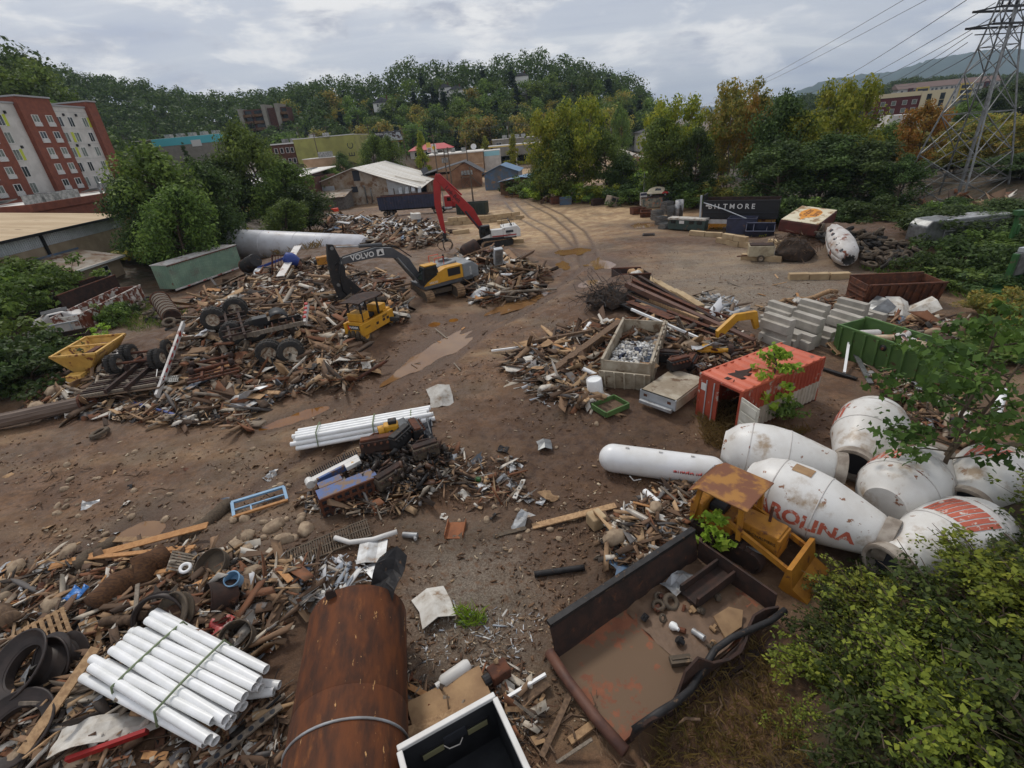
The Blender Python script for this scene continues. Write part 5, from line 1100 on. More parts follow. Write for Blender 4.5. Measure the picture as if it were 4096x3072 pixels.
for k, y in enumerate((.9, 2.75)):
 MB().tube((-1.45, y, 1.02), (1.45, y, 1.02), .09, None, 10).obj('axle', RUST, fb, smooth=True)
 for s in (-1, 1):
  for o in (1.05, 1.38):
   if k == 1 and s == 1 and o > 1.2: continue
   wheel(fb, (s * o * 1.15, y, 1.02), (RND.random(), 0, 0 if s > 0 else PI), .66, .34)
  MB().box(s * .75, y, .7, .14, .5, .3).obj('spring_hanger', RUSTD, fb)
for k in range(3): MB().tube((-.7 + .7 * k, 1.9, .7), (-.3 + .7 * k, 2.1, .8), .16, None, 10).obj('brake_chamber', RUST, fb)
b = MB(); P_ = [gp(347, 873, .6), gp(412, 735, 1.4)]
wbm = thing('trailer_side_beam', 'white trailer side beam with red and white tape leaning on the flatbed', 'beam', P_[0], 0)
dv = P_[1] - P_[0]; MB().bar((0, 0, 0), dv, .16, .35).obj('beam', WHITER, wbm)
for k in range(7): MB().bar(dv * (.2 + k * .1) + Vector((.1, -.09, .02)), dv * (.25 + k * .1) + Vector((.1, -.09, .02)), .03, .12).obj('tape', REDTAPE, wbm)
bg_ = thing('upturned_bogie', 'upturned trailer bogie with eight dual wheels on the scrap heap', 'trailer', gp(520, 735, .8), .5)
for s in (-.45, .45): MB().bar((s, -3.6, .5), (s, 3.8, 1.2), .16, .3).obj('main_beam', RUSTD, bg_)
for k in range(7): MB().bar((-.9, -3.2 + k * 1.05, .66 + k * .09), (.9, -3.2 + k * 1.05, .66 + k * .09), .12, .14).obj('cross_member', RUSTD, bg_)
def inv(o, p): return (Matrix.Translation(o.location) @ o.rotation_euler.to_matrix().to_4x4()).inverted() @ p
for vx, vy, z in ((460, 690, 1.5), (507, 668, 1.5), (502, 721, 1.3), (549, 714, 1.3), (580, 762, 1.1), (627, 761, 1.1)):
 c = gpl(vx, vy, z); l = inv(bg_, c)
 for o in (0, -.42): wheel(bg_, (l.x - o * .25, l.y - o * .95, l.z), (0, 0, -PI / 2 - .1), .85, .42)
 MB().tube((l.x + .1, l.y + .35, l.z), (l.x + .7, l.y + 1.7, l.z - .3), .09, None, 8).obj('axle', RUST, bg_)
fd = thing('trailer_tail', 'short trailer tail with black mudguard and striped bumper', 'trailer', gp(600, 748, 1.3), .45)
for k in range(9): MB().bar((-2.4 + k * .5, -.9, .3), (-2.4 + k * .5, .9, .3), .1, .14).obj('cross_member', RUST, fd)
MB().box(-.3, -.95, .34, 5, .12, .3).obj('side_rail', WOODG, fd); MB().box(-.3, .95, .34, 5, .12, .3).obj('side_rail', DARKM, fd)
b = MB(); b.lathe([(.75, -.9), (.75, .9)], 12, Matrix.Translation((.6, .2, .6)) @ Matrix.Rotation(PI / 2, 4, 'X'), .2, 2.3); q = b.obj('mudguard', BLACK, fd, smooth='all'); m = q.modifiers.new('thick', 'SOLIDIFY'); m.thickness = .05
MB().bar((2.3, -.9, .3), (2.9, .6, 1.2), .2, .3).obj('bumper', WHITEP, fd)
for k in range(4): MB().bar((2.35 + k * .14, -.72 + k * .36, .62 + k * .22), (2.41 + k * .14, -.57 + k * .36, .71 + k * .22), .22, .12).obj('tape', REDTAPE, fd)
MB().box(-.6, .5, .8, 1.0, .8, .5).obj('frame_box', BLACK, fd)
rx = thing('axle_frame', 'rusty suspension frame with two bare axles and brake drums', 'axle frame', gp(470, 815, .65), .45)
for y in (-.7, .7):
 MB().tube((-1.3, y, .45), (1.3, y, .45), .1, None, 10).obj('axle', RUST, rx, smooth=True)
 for s in (-1, 1): MB().tube((s * 1.05, y, .45), (s * 1.35, y, .45), .24, None, 14).obj('brake_drum', RUSTD, rx, smooth=True)
for s in (-.6, .6): MB().bar((s, -1.8, .25), (s, 1.8, .25), .14, .2).obj('main_beam', RUST, rx)
for k in range(7): MB().bar((-1.5, -1.8 + k * .6, .1), (1.6, -1.8 + k * .6, .1), .14, .1).obj('slat', RUST, rx)
p, an, L = head((-30, 935), (185, 886))
fp = thing('fluted_pole', 'long fluted steel pole with flanged end by the left hedge', 'pole', p + Vector((0, 0, .55)), (0, -.02, an))
b = MB(); prof = [(.42 + .03 * (k % 2), 0) for k in range(2)]
b.lathe([(0, 0), (.45, 0), (.42, L), (0, L)], 12, Matrix.Rotation(PI / 2, 4, 'Y')); b.obj('shaft', M('weathered_pole', lin(120, 104, 92), lin(92, 76, 66), 1.5, rough=.7, stretch=(.3, 3, 3)), fp)
for k in range(12): a = 2 * PI * k / 12; MB().tube((0, .44 * math.cos(a), .44 * math.sin(a)), (L, .41 * math.cos(a), .41 * math.sin(a)), .03, None, 5).obj('flute', MATS['weathered_pole'], fp)
b = MB(); b.tube((L, 0, 0), (L + .12, 0, 0), .58, None, 14); b.tube((L + .1, 0, 0), (L + .9, 0, 0), .2, None, 10); b.obj('flange', RUST, fp)
pr_ = g0(784, 747, 0); ro = thing('compactor_roller', 'yellow tyred compactor roller with a rusty canopy', 'roller', (pr_.x + .75, pr_.y + 1.2, gz(-10, 37) + .02), math.atan2(.9, .44))
b = MB(); b.box(-.2, .78, 1.0, 3.9, .25, .95); b.box(-.2, -.78, 1.0, 3.9, .25, .95); b.box(-1.5, 0, 1.05, .9, 1.31, .95); b.box(1.3, 0, 1.2, .9, 1.31, .8); b.obj('chassis', YEL, ro, bev=.04)
MB().box(-1.3, 0, 1.85, 1.0, 1.3, .62).obj('tank', YEL, ro, bev=.06); MB().box(.95, 0, 1.85, .8, 1.2, .5).obj('engine_cover', YEL, ro, bev=.05); MB().box(-.1, 0, 1.55, .6, .6, .3).obj('seat', BLACK, ro, bev=.05); MB().box(.5, 0, 1.9, .3, .9, .6).obj('dashboard', YEL, ro, bev=.03)
for x, n in ((-1.7, 4), (1.75, 3)):
 for k in range(n): wheel(ro, (x, (k - (n - 1) / 2) * .46, .47), (0, 0, PI / 2), .47, .32, RUBMUD, YEL)
for x in (-1.6, .35):
 for s in (-.6, .6): MB().bar((x, s, 1.5), (x + .05, s, 3.0), .12).obj('canopy_post', BLACK, ro)
b = MB(); b.grid([[(-2.0 + 2.9 * i / 6, -.95 + 1.9 * j / 4, 3.06 + .06 * math.sin(i * 1.1 + j)) for j in range(5)] for i in range(7)], .06); b.obj('canopy', RUSTD, ro)
text_obj('lettering', 'HAMM', .3, TRIM, ro, face((-1.963, .1, 1.1), (0, -1, 0), (0, 0, 1)), bold=.008); wallbox(ro, 'name_plate', -1.957, -1.952, -.45, .65, .92, 1.28, BLACK)
text_obj('lettering', 'GRW', .26, BLACK, ro, face((.6, -.912, 1.25), (1, 0, 0), (0, 0, 1)), bold=.008); text_obj('lettering', 'HAMM', .2, BLACK, ro, face((-1.5, -.912, 1.1), (1, 0, 0), (0, 0, 1)))
b = MB(); b.prism([(.25, .86), (.6, .86), (.42, 1.2)], -1.975, -1.955, 'X', Matrix.Translation((0, .2, .1))); b.obj('slow_triangle', ORTRI, ro)
for x in (-.5, .3, .8): wallbox(ro, 'step_slot', x, x + .28, -.925, -.906, .9, 1.1, RUSTD)
MB().pipe([(-.55, .5, 1.5), (-.5, .5, 2.1), (-.2, .5, 2.1), (-.2, .5, 1.6)], .03, 6).obj('hand_rail', BLACK, ro)
def boomplate(t, name, pts, w, mat, par=None, bev=.02):
 b = MB(); b.prism(pts, -w / 2, w / 2, 'Y'); return b.obj(name, mat, par or t, bev=bev)
tA, tB = g0(850, 624, .9), g0(900, 666, .9)
ua = math.atan2(tB.y - tA.y, tB.x - tA.x)
uc = g0(895, 640, .5); hA, hB = g0(885, 632, 1.3), g0(983, 607, 1.3); ha = math.atan2(hA.y - hB.y, hA.x - hB.x)
cx_, cy_ = (hA.x * .45 + hB.x * .55), (hA.y * .45 + hB.y * .55) + 1.0
ex = thing('excavator', 'grey and yellow tracked excavator with a long shear arm', 'excavator', (cx_, cy_, gz(cx_, cy_) - .05), ha, None, 1.05)
und = bpy.data.objects.new('undercarriage', None); C.objects.link(und); und.parent = ex; und.rotation_euler = (0, 0, ua - ha)
def undercarriage2(par, L, W, tw, H, mat, frame):       # tracks joined per side, third level
 for s in (-1, 1):
  y = s * (W - tw) / 2; prof = []; r = H / 2
  for k in range(9): a = PI / 2 + PI * k / 8; prof.append((-L / 2 + r + r * math.cos(a), r + r * math.sin(a)))
  for k in range(9): a = -PI / 2 + PI * k / 8; prof.append((L / 2 - r + r * math.cos(a), r + r * math.sin(a)))
  b = MB(); b.M = Matrix.Translation((0, y, 0)); b.mi = 1; b.prism([(u * .96, .02 + v * .95) for u, v in prof], -tw * .42, tw * .42, 'Y'); b.mi = 0
  for i in range(len(prof)):
   p, q = Vector((*prof[i], 0)), Vector((*prof[(i + 1) % len(prof)], 0)); n = max(1, int((q - p).length / .2)); d = (q - p).normalized()
   for k in range(n):
    c = p.lerp(q, (k + .5) / n); b.box(c.x, 0, c.y, .17, tw, .07, M=Matrix(((d.x, 0, -d.y, 0), (0, 1, 0, 0), (d.y, 0, d.x, 0), (0, 0, 0, 1))))
  b.obj('track', [mat, frame], par)
 MB().box(0, 0, H * .65, L * .45, W - 2 * tw, H * .4).obj('car_body', frame, par)
undercarriage2(und, 5.2, 3.7, .75, 1.05, TRACK, RUBMUD)
wallbox(ex, 'deck', -3.2, 1.9, -1.55, 1.55, 1.2, 1.5, VGREY)
b = MB(); b.prism([(-3.9, 1.25), (-2.2, 1.25), (-2.2, 2.75), (-3.3, 2.8), (-3.9, 2.3)], -1.55, 1.55, 'Y'); b.obj('counterweight', VBODY, ex, bev=.12)
b = MB(); b.prism([(-2.19, 1.51), (.5, 1.51), (.5, 2.45), (-.4, 2.75), (-2.19, 2.75)], .55, 1.53, 'Y'); b.obj('side_cover', YEL, ex, bev=.04)
b = MB(); b.prism([(-2.19, 1.51), (-.1, 1.51), (-.1, 2.75), (-2.19, 2.95)], -1.53, .5, 'Y'); b.obj('engine_hood', VBODY, ex, bev=.08)
wallbox(ex, 'side_grille', -1.9, -.6, 1.535, 1.56, 1.9, 2.6, BLACK)
b = MB()
for k in range(9): b.box(-2.0 + k * .14, -.5, 2.93 - .0 * k, .06, .9, .04)
b.obj('hood_louvre', BLACK, ex)
cabp = [(.3, 1.51), (1.95, 1.51), (2.0, 2.1), (1.7, 3.15), (.45, 3.2), (.3, 2.6)]
cbo = boomplate(ex, 'cab', cabp, .98, BLACK, bev=.05); cbo.location = (0, 1.02, 0)
b = MB(); b.prism([(.55, 2.0), (1.85, 1.85), (1.62, 3.0), (.6, 3.05)], .5, .515, 'Y'); b.obj('side_window', CABG, cbo); b = MB(); b.prism([(.55, 2.0), (1.85, 1.85), (1.62, 3.0), (.6, 3.05)], -.515, -.5, 'Y'); b.obj('side_window', CABG, cbo)
b = MB(); b.add([(2.015, -.4, 2.1), (2.015, .4, 2.1), (1.73, .4, 3.05), (1.73, -.4, 3.05)], [(0, 1, 2, 3)]); b.obj('windscreen', CABG, cbo)
b = MB(); b.box(1.0, 0, 3.24, 1.3, .98, .1); b.obj('cab_roof', YEL, cbo, bev=.03)
b = MB(); b.prism([(.28, 1.5), (2.0, 1.5), (1.5, 1.85), (.3, 2.4)], .52, .53, 'Y'); b.obj('lower_door', YEL, cbo)
MB().pipe([(-.9, -.6, 2.8), (-.9, -.6, 3.6), (.1, -.6, 3.6), (.1, -.6, 2.6)], .035, 6).obj('guard_rail', ORTRI, ex); MB().pipe([(-.9, .4, 2.8), (-.9, .4, 3.5), (0, .4, 3.5), (0, .4, 2.6)], .035, 6).obj('guard_rail', ORTRI, ex); MB().tube((-1.6, -1.0, 2.9), (-1.6, -1.0, 3.4), .09, None, 8).obj('exhaust', BLACK, ex)
def poly_boom(pts_top, pts_bot): return pts_top + pts_bot[::-1]
bo = boomplate(ex, 'boom', [(1.1, 1.6), (1.6, 1.6), (2.6, 3.2), (3.6, 4.2), (5.2, 4.55), (8.2, 4.55), (8.4, 4.8), (8.2, 5.05), (5.0, 5.35), (3.6, 5.1), (2.2, 3.9)], .55, VGREY, bev=.04); bo.location = (0, -.35, 0)
for s in (-1, 1): MB().tube((1.8, s * .42, 1.7), (3.4, s * .42, 4.2), .11, None, 10).obj('boom_cylinder', STEEL, bo, smooth=True)
MB().tube((4.4, 0, 5.5), (6.4, 0, 5.72), .15, None, 10).obj('arm_cylinder', VGREY, bo, smooth=True); MB().tube((6.3, 0, 5.7), (8.3, 0, 6.0), .08, None, 10).obj('cylinder_rod', ALU, bo, smooth=True)
text_obj('lettering', 'VOLVO', .62, TRIM, bo, face((6.35, .285, 4.9), (-1, 0, 0), (0, 0, 1)), bold=.015);
b = MB(); b.box(4.75, .285, 4.93, .62, .01, .55); b.obj('arrow_plate', TRIM, bo); b = MB(); b.prism([(4.55, 4.75), (4.95, 4.75), (4.75, 5.12)], .292, .3, 'Y'); b.obj('arrow_mark', BLACK, bo)
b = MB(); b.pipe([(2.0, .3, 4.0), (3.3, .3, 5.2), (5, .3, 5.5), (8, .3, 5.2), (8.8, .3, 4.6)], .05, 6); b.obj('hydraulic_hose', BLACK, bo, smooth='all')
sa = boomplate(ex, 'shear_arm', [(8.0, 4.3), (8.5, 6.25), (8.95, 6.35), (9.2, 5.2), (9.3, 3.3), (8.9, .9), (8.3, .1), (7.3, .35), (6.7, 1.7), (8.1, 3.6)], .5, DARKM, bev=.03)
sa.location = (0, -.35, 0)
for x, z in ((8.3, 4.75), (8.7, 6.0), (8.2, 1.0), (8.9, 3.0)): MB().tube((x, -.33, z), (x, .33, z), .14, None, 12).obj('pin', STEEL, sa)
b = MB(); b.pipe([(8.2, .3, 5.2), (8.6, .45, 4.0), (8.7, .35, 2.5), (8.0, .3, 1.4)], .05, 6); b.obj('hydraulic_hose', BLACK, sa, smooth='all')
text_obj('lettering', 'VOLVO', .26, TRIM, ex, face((.95, 1.556, 1.68), (-1, 0, 0), (0, 0, 1)), bold=.006); text_obj('lettering', 'EC250E', .24, TRIM, ex, face((-3.0, 1.56, 2.0), (0, 0, 1), (1, 0, 0)))
hc = g0(1068, 538, 0); hd = thing('material_handler', 'white tracked material handler with a tall red boom and grapple', 'excavator', (hc.x, hc.y + .6, gz(hc.x, hc.y)), PI + .12)
und2 = bpy.data.objects.new('undercarriage', None); C.objects.link(und2); und2.parent = hd; und2.rotation_euler = (0, 0, .3)
undercarriage2(und2, 4.6, 3.4, .7, .95, TRACK, DARKM)
wallbox(hd, 'deck', -3.0, 1.5, -1.4, 1.4, 1.05, 1.35, BLACK)
b = MB(); b.prism([(-3.6, 1.1), (-1.2, 1.1), (-1.2, 2.5), (-3.2, 2.6), (-3.6, 2.2)], -1.4, 1.4, 'Y'); b.obj('engine_house', WHITEP, hd, bev=.12); wallbox(hd, 'side_body', -1.19, .4, .3, 1.39, 1.36, 2.3, WHITEP); wallbox(hd, 'red_stripe', -3.0, .3, 1.405, 1.42, 1.4, 1.55, REDM); wallbox(hd, 'side_grille', -2.6, -1.6, 1.41, 1.43, 1.8, 2.1, DKGREY)
text_obj('lettering', '250', .4, BLACK, hd, face((-1.9, 1.43, 1.62), (-1, 0, 0), (0, 0, 1)))
ch = boomplate(hd, 'cab', [(.45, 1.36), (1.9, 1.36), (1.95, 2.2), (1.75, 2.95), (.5, 3.0)], .95, BLACK, bev=.05); ch.location = (0, .9, 0)
b = MB(); b.prism([(.6, 1.95), (1.15, 1.95), (1.15, 2.8), (.6, 2.8)], .478, .49, 'Y'); b.prism([(1.22, 1.75), (1.82, 1.75), (1.65, 2.8), (1.22, 2.8)], .478, .49, 'Y'); b.obj('side_window', CABG, ch); b = MB(); b.prism([(.5, 1.38), (1.9, 1.38), (.5, 1.85)], .48, .492, 'Y'); b.obj('white_panel', WHITEP, ch)
for y in (-.8, .8): MB().pipe([(-2.8, y, 2.5), (-2.8, y, 3.3), (-1.4, y, 3.3), (-1.4, y, 2.5)], .035, 6).obj('guard_rail', BLACK, hd)
MB().box(-2.4, .2, 2.9, .1, 1.2, 1.0, M=Matrix.Rotation(.5, 4, 'Y')).obj('hood_flap', DKGREY, hd)
rb = boomplate(hd, 'boom', [(.7, 1.6), (1.3, 1.5), (3.2, 4.2), (6.6, 9.0), (6.5, 9.5), (5.9, 9.3), (2.2, 5.0)], .55, REDM, bev=.03); rb.location = (0, -.3, 0)
text_obj('lettering', 'Link-Belt', .7, BLACK, rb, face((4.75, .285, 7.1), (-.62, 0, -.79), (-.79, 0, .62)), bold=.012)
for s in (-1, 1): MB().tube((1.3, s * .4, 1.8), (3.4, s * .4, 4.9), .11, None, 8).obj('boom_cylinder', DKGREY, rb, smooth=True)
MB().tube((3.6, 0, 6.9), (6.2, 0, 9.7), .12, None, 8).obj('stick_cylinder', REDM, rb, smooth=True)
stk = boomplate(hd, 'stick', [(5.9, 9.6), (6.6, 9.75), (7.1, 8.6), (7.3, 6.0), (6.9, 3.0), (6.5, 2.3), (6.3, 2.4), (6.45, 6.0), (6.2, 8.0)], .42, REDM, bev=.03); stk.location = (0, -.3, 0)
gr_ = bpy.data.objects.new('grapple', None); C.objects.link(gr_); gr_.parent = hd; gr_.location = (6.55, -.3, 2.2)
MB().tube((0, 0, .2), (0, 0, -.7), .22, None, 12).obj('rotator', DARKM, gr_, smooth=True); MB().tube((0, 0, -.65), (0, 0, -.95), .45, None, 12).obj('hub', DARKM, gr_, smooth=True)
for k in range(5):
 a = 2 * PI * k / 5; c, s = math.cos(a), math.sin(a); MB().pipe([(.35 * c, .35 * s, -.8), (.95 * c, .95 * s, -.95), (1.15 * c, 1.15 * s, -1.4), (.85 * c, .85 * s, -1.9), (.45 * c, .45 * s, -2.1)], .13, 6, r2=.04).obj('tine', RUBMUD, gr_, smooth='all')
tk = thing('dump_truck', 'dark blue ribbed dump trailer hauled by a red road tractor', 'truck', (-24.3, 108.8, gz(-18, 107)), math.atan2(-1.75, 12.6))
wallbox(tk, 'side_wall', 0, 12.8, -1.25, -1.17, 1.35, 3.85, BLUEDK); wallbox(tk, 'side_wall', 0, 12.8, 1.17, 1.25, 1.35, 3.85, BLUEDK); wallbox(tk, 'end_wall', 0, .08, -1.16, 1.16, 1.35, 3.85, BLUEDK); wallbox(tk, 'end_wall', 12.72, 12.8, -1.16, 1.16, 1.35, 4.0, BLUEDK); wallbox(tk, 'load_floor', .1, 12.7, -1.16, 1.16, 1.35, 1.5, RUSTD)
for k in range(22): MB().box(.3 + k * .58, -1.3, 2.55, .1, .1, 2.4).obj('rib', BLUEDK, tk)
wallbox(tk, 'top_rail', -.05, 12.85, -1.33, -1.16, 3.86, 4.0, RUST); wallbox(tk, 'top_rail', -.05, 12.85, 1.16, 1.33, 3.86, 4.0, RUST); wallbox(tk, 'frame_rail', 0, 13, -.5, .5, 1.0, 1.3, DARKM)
for x in (1.2, 2.5):
 for s in (-1.0, 1.0): wheel(tk, (x, s, .52), (0, 0, PI / 2), rm=RIMW)
for x in (12.0, 13.3, 17.2):
 for s in (-1.0, 1.0): wheel(tk, (x, s, .52), (0, 0, PI / 2), rm=RIMW)
wallbox(tk, 'chassis', 11, 18, -.45, .45, .7, .95, BLACK); MB().box(14.9, 0, 2.1, 1.7, 2.2, 2.2).obj('cab', REDM, tk, bev=.12); MB().box(16.9, 0, 1.55, 2.3, 1.7, 1.1).obj('bonnet', REDM, tk, bev=.15)
wallbox(tk, 'side_window', 14.7, 15.5, -1.12, -1.102, 2.2, 2.9, CABG); b = MB(); b.box(15.76, 0, 2.6, .03, 1.9, .7); b.obj('windscreen', CABG, tk); MB().tube((14.0, -1.15, .8), (15.6, -1.15, .8), .3, None, 14).obj('fuel_tank', ALU, tk, smooth=True); MB().tube((13.9, -1.0, 1), (13.9, -1.0, 4.0), .09, None, 8).obj('exhaust_stack', ALU, tk, smooth=True)
ro_ = thing('roll_off_bin', 'dark green ribbed bin standing behind the red boom', 'bin', gp(1022, 462), -.25); open_box(ro_, 6, 2.4, 2.1, M('dark_green_paint', lin(40, 52, 46), lin(54, 60, 54), 1, rough=.6, spots=(MUD, 1.5, .6, .7)), ribs=9)
_blk = MB().box(0, 0, .3, 1.5, .62, .6).mesh('block', CONCB)
def block_wall(label, pts, courses=1, L=1.52, mat=CONCB, gap=.03, drop=0, me=_blk, hh=.62):
 P = [gp(*q) for q in pts]; t = thing('concrete_block_row', label, 'block wall', P[0], 0)
 for A, B in zip(P[:-1], P[1:]):
  d = B - A; n = max(1, int(d.length / (L + gap))); an = math.atan2(d.y, d.x)
  for c in range(courses):
   for k in range(n - (c % 2)):
    s = (k + .5 + .5 * (c % 2)) / n; q = A.lerp(B, s); z = gz(q.x, q.y) if c == 0 else gz(q.x, q.y) + c * (hh + .012)
    o = link('block', me, t, .03); o.location = (q.x - P[0].x + RND.uniform(-.04, .04), q.y - P[0].y + RND.uniform(-.05, .05), z - P[0].z - .03); o.rotation_euler = (0, RND.uniform(-.02, .02), an + RND.uniform(-.04, .04)); o.scale = (d.length / n / (L + gap), 1, 1)
 return t
block_wall('two course wall of tan concrete blocks behind the white material handler', [(958, 486), (1132, 470)], 2)
block_wall('single row of tan concrete blocks beside the white material handler', [(978, 506), (1015, 502)], 1)
block_wall('loose row of tan blocks on the edge of the sandy slab', [(1092, 525), (1132, 524)], 1)
block_wall('small stack of pale blocks on the sandy slab', [(1074, 484), (1098, 482)], 2)
block_wall('low tan block row running from the green camper', [(1490, 508), (1560, 512)], 1)
block_wall('two course tan block wall before the toppled restaurant sign', [(1548, 522), (1625, 537)], 2)
block_wall('tan block wall continuing past the dirt pile to the plane cabin', [(1600, 560), (1690, 566)], 1)
block_wall('tan block row below the wrecked plane cabin', [(1703, 603), (1835, 600)], 1)
block_wall('slumped block row between dirt pile and restaurant sign', [(1650, 532), (1745, 560)], 2)
DGRN = M('camper_green', lin(62, 78, 72), lin(52, 64, 60), 1.2, rough=.6, spots=(MUD, 1.2, .56, .7))
bd = thing('dump_tub', 'black dump body with white BILTMORE lettering standing in the mud', 'dump body', (27.9, 68.0, gz(29, 67)), math.atan2(-2.6, 5.4) - .12, None, 1.12)
wallbox(bd, 'side_wall', 0, 8.2, 0, .1, 1.35, 3.3, BLACK); wallbox(bd, 'side_wall', 0, 8.2, 2.3, 2.4, 1.35, 3.5, RUSTD); wallbox(bd, 'end_wall', 8.1, 8.2, .11, 2.29, 1.35, 3.3, BLACK); wallbox(bd, 'head_board', -.02, .1, .11, 2.29, 1.35, 4.0, BLACK); wallbox(bd, 'body_floor', .11, 8.09, .11, 2.29, 1.3, 1.45, RUSTD)
MB().bar((-.15, -.05, 1.2), (-.25, -.05, 4.0), .3, .2).obj('corner_post', SIDING, bd); wallbox(bd, 'top_rail', .1, 8.2, -.05, .15, 3.31, 3.42, BLACK); wallbox(bd, 'mid_rib', .1, 8.2, -.06, -.003, 2.05, 2.12, DKGREY)
text_obj('lettering', 'B I L T M O R E', .78, TRIM, bd, face((3.2, -.02, 2.72), (1, 0, 0), (0, 0, 1)), bold=.012); wallbox(bd, 'label_patch', .35, .8, -.03, -.003, 2.75, 2.95, TRIM)
wallbox(bd, 'frame_rail', .2, 8, .6, 1.8, .9, 1.2, YELPALE); wallbox(bd, 'sub_frame', .2, 5, .05, .3, .75, 1.25, WHITER)
for x in (4.2, 5.5): wheel(bd, (x, .25, .52), (0, 0, PI / 2), tm=RUBMUD)
MB().pipe([(.1, -.1, 3.2), (2.5, -1.0, 2.6), (5.2, -1.8, 1.7)], .06, 6).obj('loose_pole', SIDING, bd)
cmp_ = thing('camper_trailer', 'crushed dark green camper side lying by the cage stacks', 'camper', (24.0, 70.0, gz(25, 69)), math.atan2(-3.2, 3.4))
MB().box(2.6, .6, .75, 5.2, 1.4, 1.3).obj('body', DGRN, cmp_, bev=.08); MB().box(2.6, .6, 1.55, 5.3, 1.5, .25).obj('roof_edge', SHEETW, cmp_, bev=.04)
for x in (.8, 2.0, 3.4, 4.5): wallbox(cmp_, 'window', x - .35, x + .35, -.13, -.105, .95, 1.35, CABG if x != 2.0 else WHITEP)
wallbox(cmp_, 'lower_panel', .2, 5.0, -.14, -.105, .2, .5, DGRN)
_cg = MB()
for x in (-.6, .6): _cg.bar((x, -.5, .06), (x, .5, .06), .07, .12)
for k in range(6): _cg.bar((-.65, -.48 + k * .19, .13), (.65, -.48 + k * .19, .13), .05, .03)
_cgm = _cg.mesh('folded_crate', STEEL)
for vx, vy, n in ((1419, 475, 9), (1428, 484, 7), (1440, 462, 12), (1455, 470, 11), (1436, 494, 5)):
 p = gp(vx, vy)
 for k in range(n):
  o = link('folded_crate', _cgm); o.location = (p.x + RND.uniform(-.08, .08), p.y + RND.uniform(-.08, .08), p.z + k * .165); o.rotation_euler = (RND.uniform(-.03, .03), RND.uniform(-.03, .03), .5 + RND.uniform(-.1, .1)); o.scale = (1.25, 1.25, 1.05)
  tag(o, 'grey folded steel crate stacked beside the green camper', 'crate', 'folded steel crates in stacks')
rl = thing('sheet_roll', 'bent silver sheet standing behind the crate stacks', 'metal sheet', gp(1468, 470), .6); b = MB(); b.lathe([(.8, 0), (.8, 2.6)], 14, None, 0, 3.6); q = b.obj('sheet', ALU, rl, smooth='all'); q.modifiers.new('t', 'SOLIDIFY').thickness = .04
gc_ = thing('graffiti_container', 'short painted container with graffiti under the beetle car', 'container', (26.0, 90.0, gz(27, 90)), -.1)
GRAF = M('graffiti_paint', lin(150, 140, 122), lin(88, 96, 92), 1.2, rough=.7, spots=(lin(170, 110, 80), 1.6, .56, .6), spots2=(lin(44, 60, 62), 2.2, .6, .63))
b = MB(); corr(b, (0, 0, 0), (5.2, 0, 0), .1, 1.75, (0, -1, 0), .4, .05); b.obj('front_wall', GRAF, gc_); wallbox(gc_, 'body', 0, 5.2, .02, 2.4, .1, 1.75, GRAF); wallbox(gc_, 'roof', -.1, 5.6, -.1, 2.5, 1.76, 1.86, RUSTD); wallbox(gc_, 'dark_opening', 3.5, 5.2, -.08, -.06, .6, 1.7, DKGREY)
ns = thing('notice_board', 'white notice board on a post beside the graffiti container', 'sign', gp(1389, 449), -.1); wallbox(ns, 'panel', -.6, .6, -.05, .05, .5, 2.6, WHITEP); wallbox(ns, 'post', -.05, .05, .06, .14, -.2, 6.0, STEEL); wallbox(ns, 'blue_header', -.55, .55, -.06, -.052, 2.1, 2.5, BLUEDK)
for k in range(4): wallbox(ns, 'text_line', -.45, .45, -.06, -.052, .8 + k * .28, .92 + k * .28, DKGREY)
vw = thing('beetle_car', 'old cream beetle car with rusty red wing parked on the container', 'car', (29.0, 90.9, gz(27, 90) + 1.87), -.35)
VWC = M('cream_car_paint', lin(212, 202, 176), lin(198, 186, 160), 1.0, rough=.4, spots=(lin(150, 84, 60), 1.4, .62, .68))
def blob(rx, ry, rz, n=18, m=10, zmin=-.2):
 P = []
 for i in range(m + 1):
  t = zmin + (1 - zmin) * i / m; r = math.sqrt(max(0, 1 - t * t)); P.append([(rx * r * math.cos(2 * PI * j / n), ry * r * math.sin(2 * PI * j / n), rz * t) for j in range(n + 1)])
 return P
b = MB(); b.M = Matrix.Translation((-.1, 0, .62)); b.grid(blob(1.75, .62, .95)); b.M = Matrix.Translation((0, 0, .5)); b.grid(blob(2.0, .66, .45)); b.obj('body', VWC, vw, smooth='all')
for x, s in ((-1.2, 1), (-1.2, -1), (1.25, 1), (1.25, -1)):
 b = MB(); b.M = Matrix.Translation((x, s * .62, .42)); b.grid(blob(.55, .2, .38, 14, 8, 0)); b.obj('wing', MATS['red_tape'] if (x > 0 and s < 0) else VWC, vw, smooth='all'); wheel(vw, (x, s * .66, .3), (0, 0, PI / 2), .3, .16, RUBBER, ALU)
b = MB()
for s in (-1, 1): b.add([(-.55, s * .59, .95), (.55, s * .6, .95), (.42, s * .5, 1.3), (-.45, s * .5, 1.3)], [(0, 1, 2, 3)])
b.obj('side_window', CABG, vw); b = MB(); b.add([(.88, -.42, 1.08), (.88, .42, 1.08), (.62, .36, 1.42), (.62, -.36, 1.42)], [(0, 1, 2, 3)]); b.obj('windscreen', CABG, vw)
for s in (-1, 1): MB().tube((1.72, s * .6, .6), (1.8, s * .6, .62), .11, None, 10).obj('headlight', ALU, vw)
wallbox(vw, 'bumper', 1.95, 2.05, -.6, .6, .28, .4, ALU)
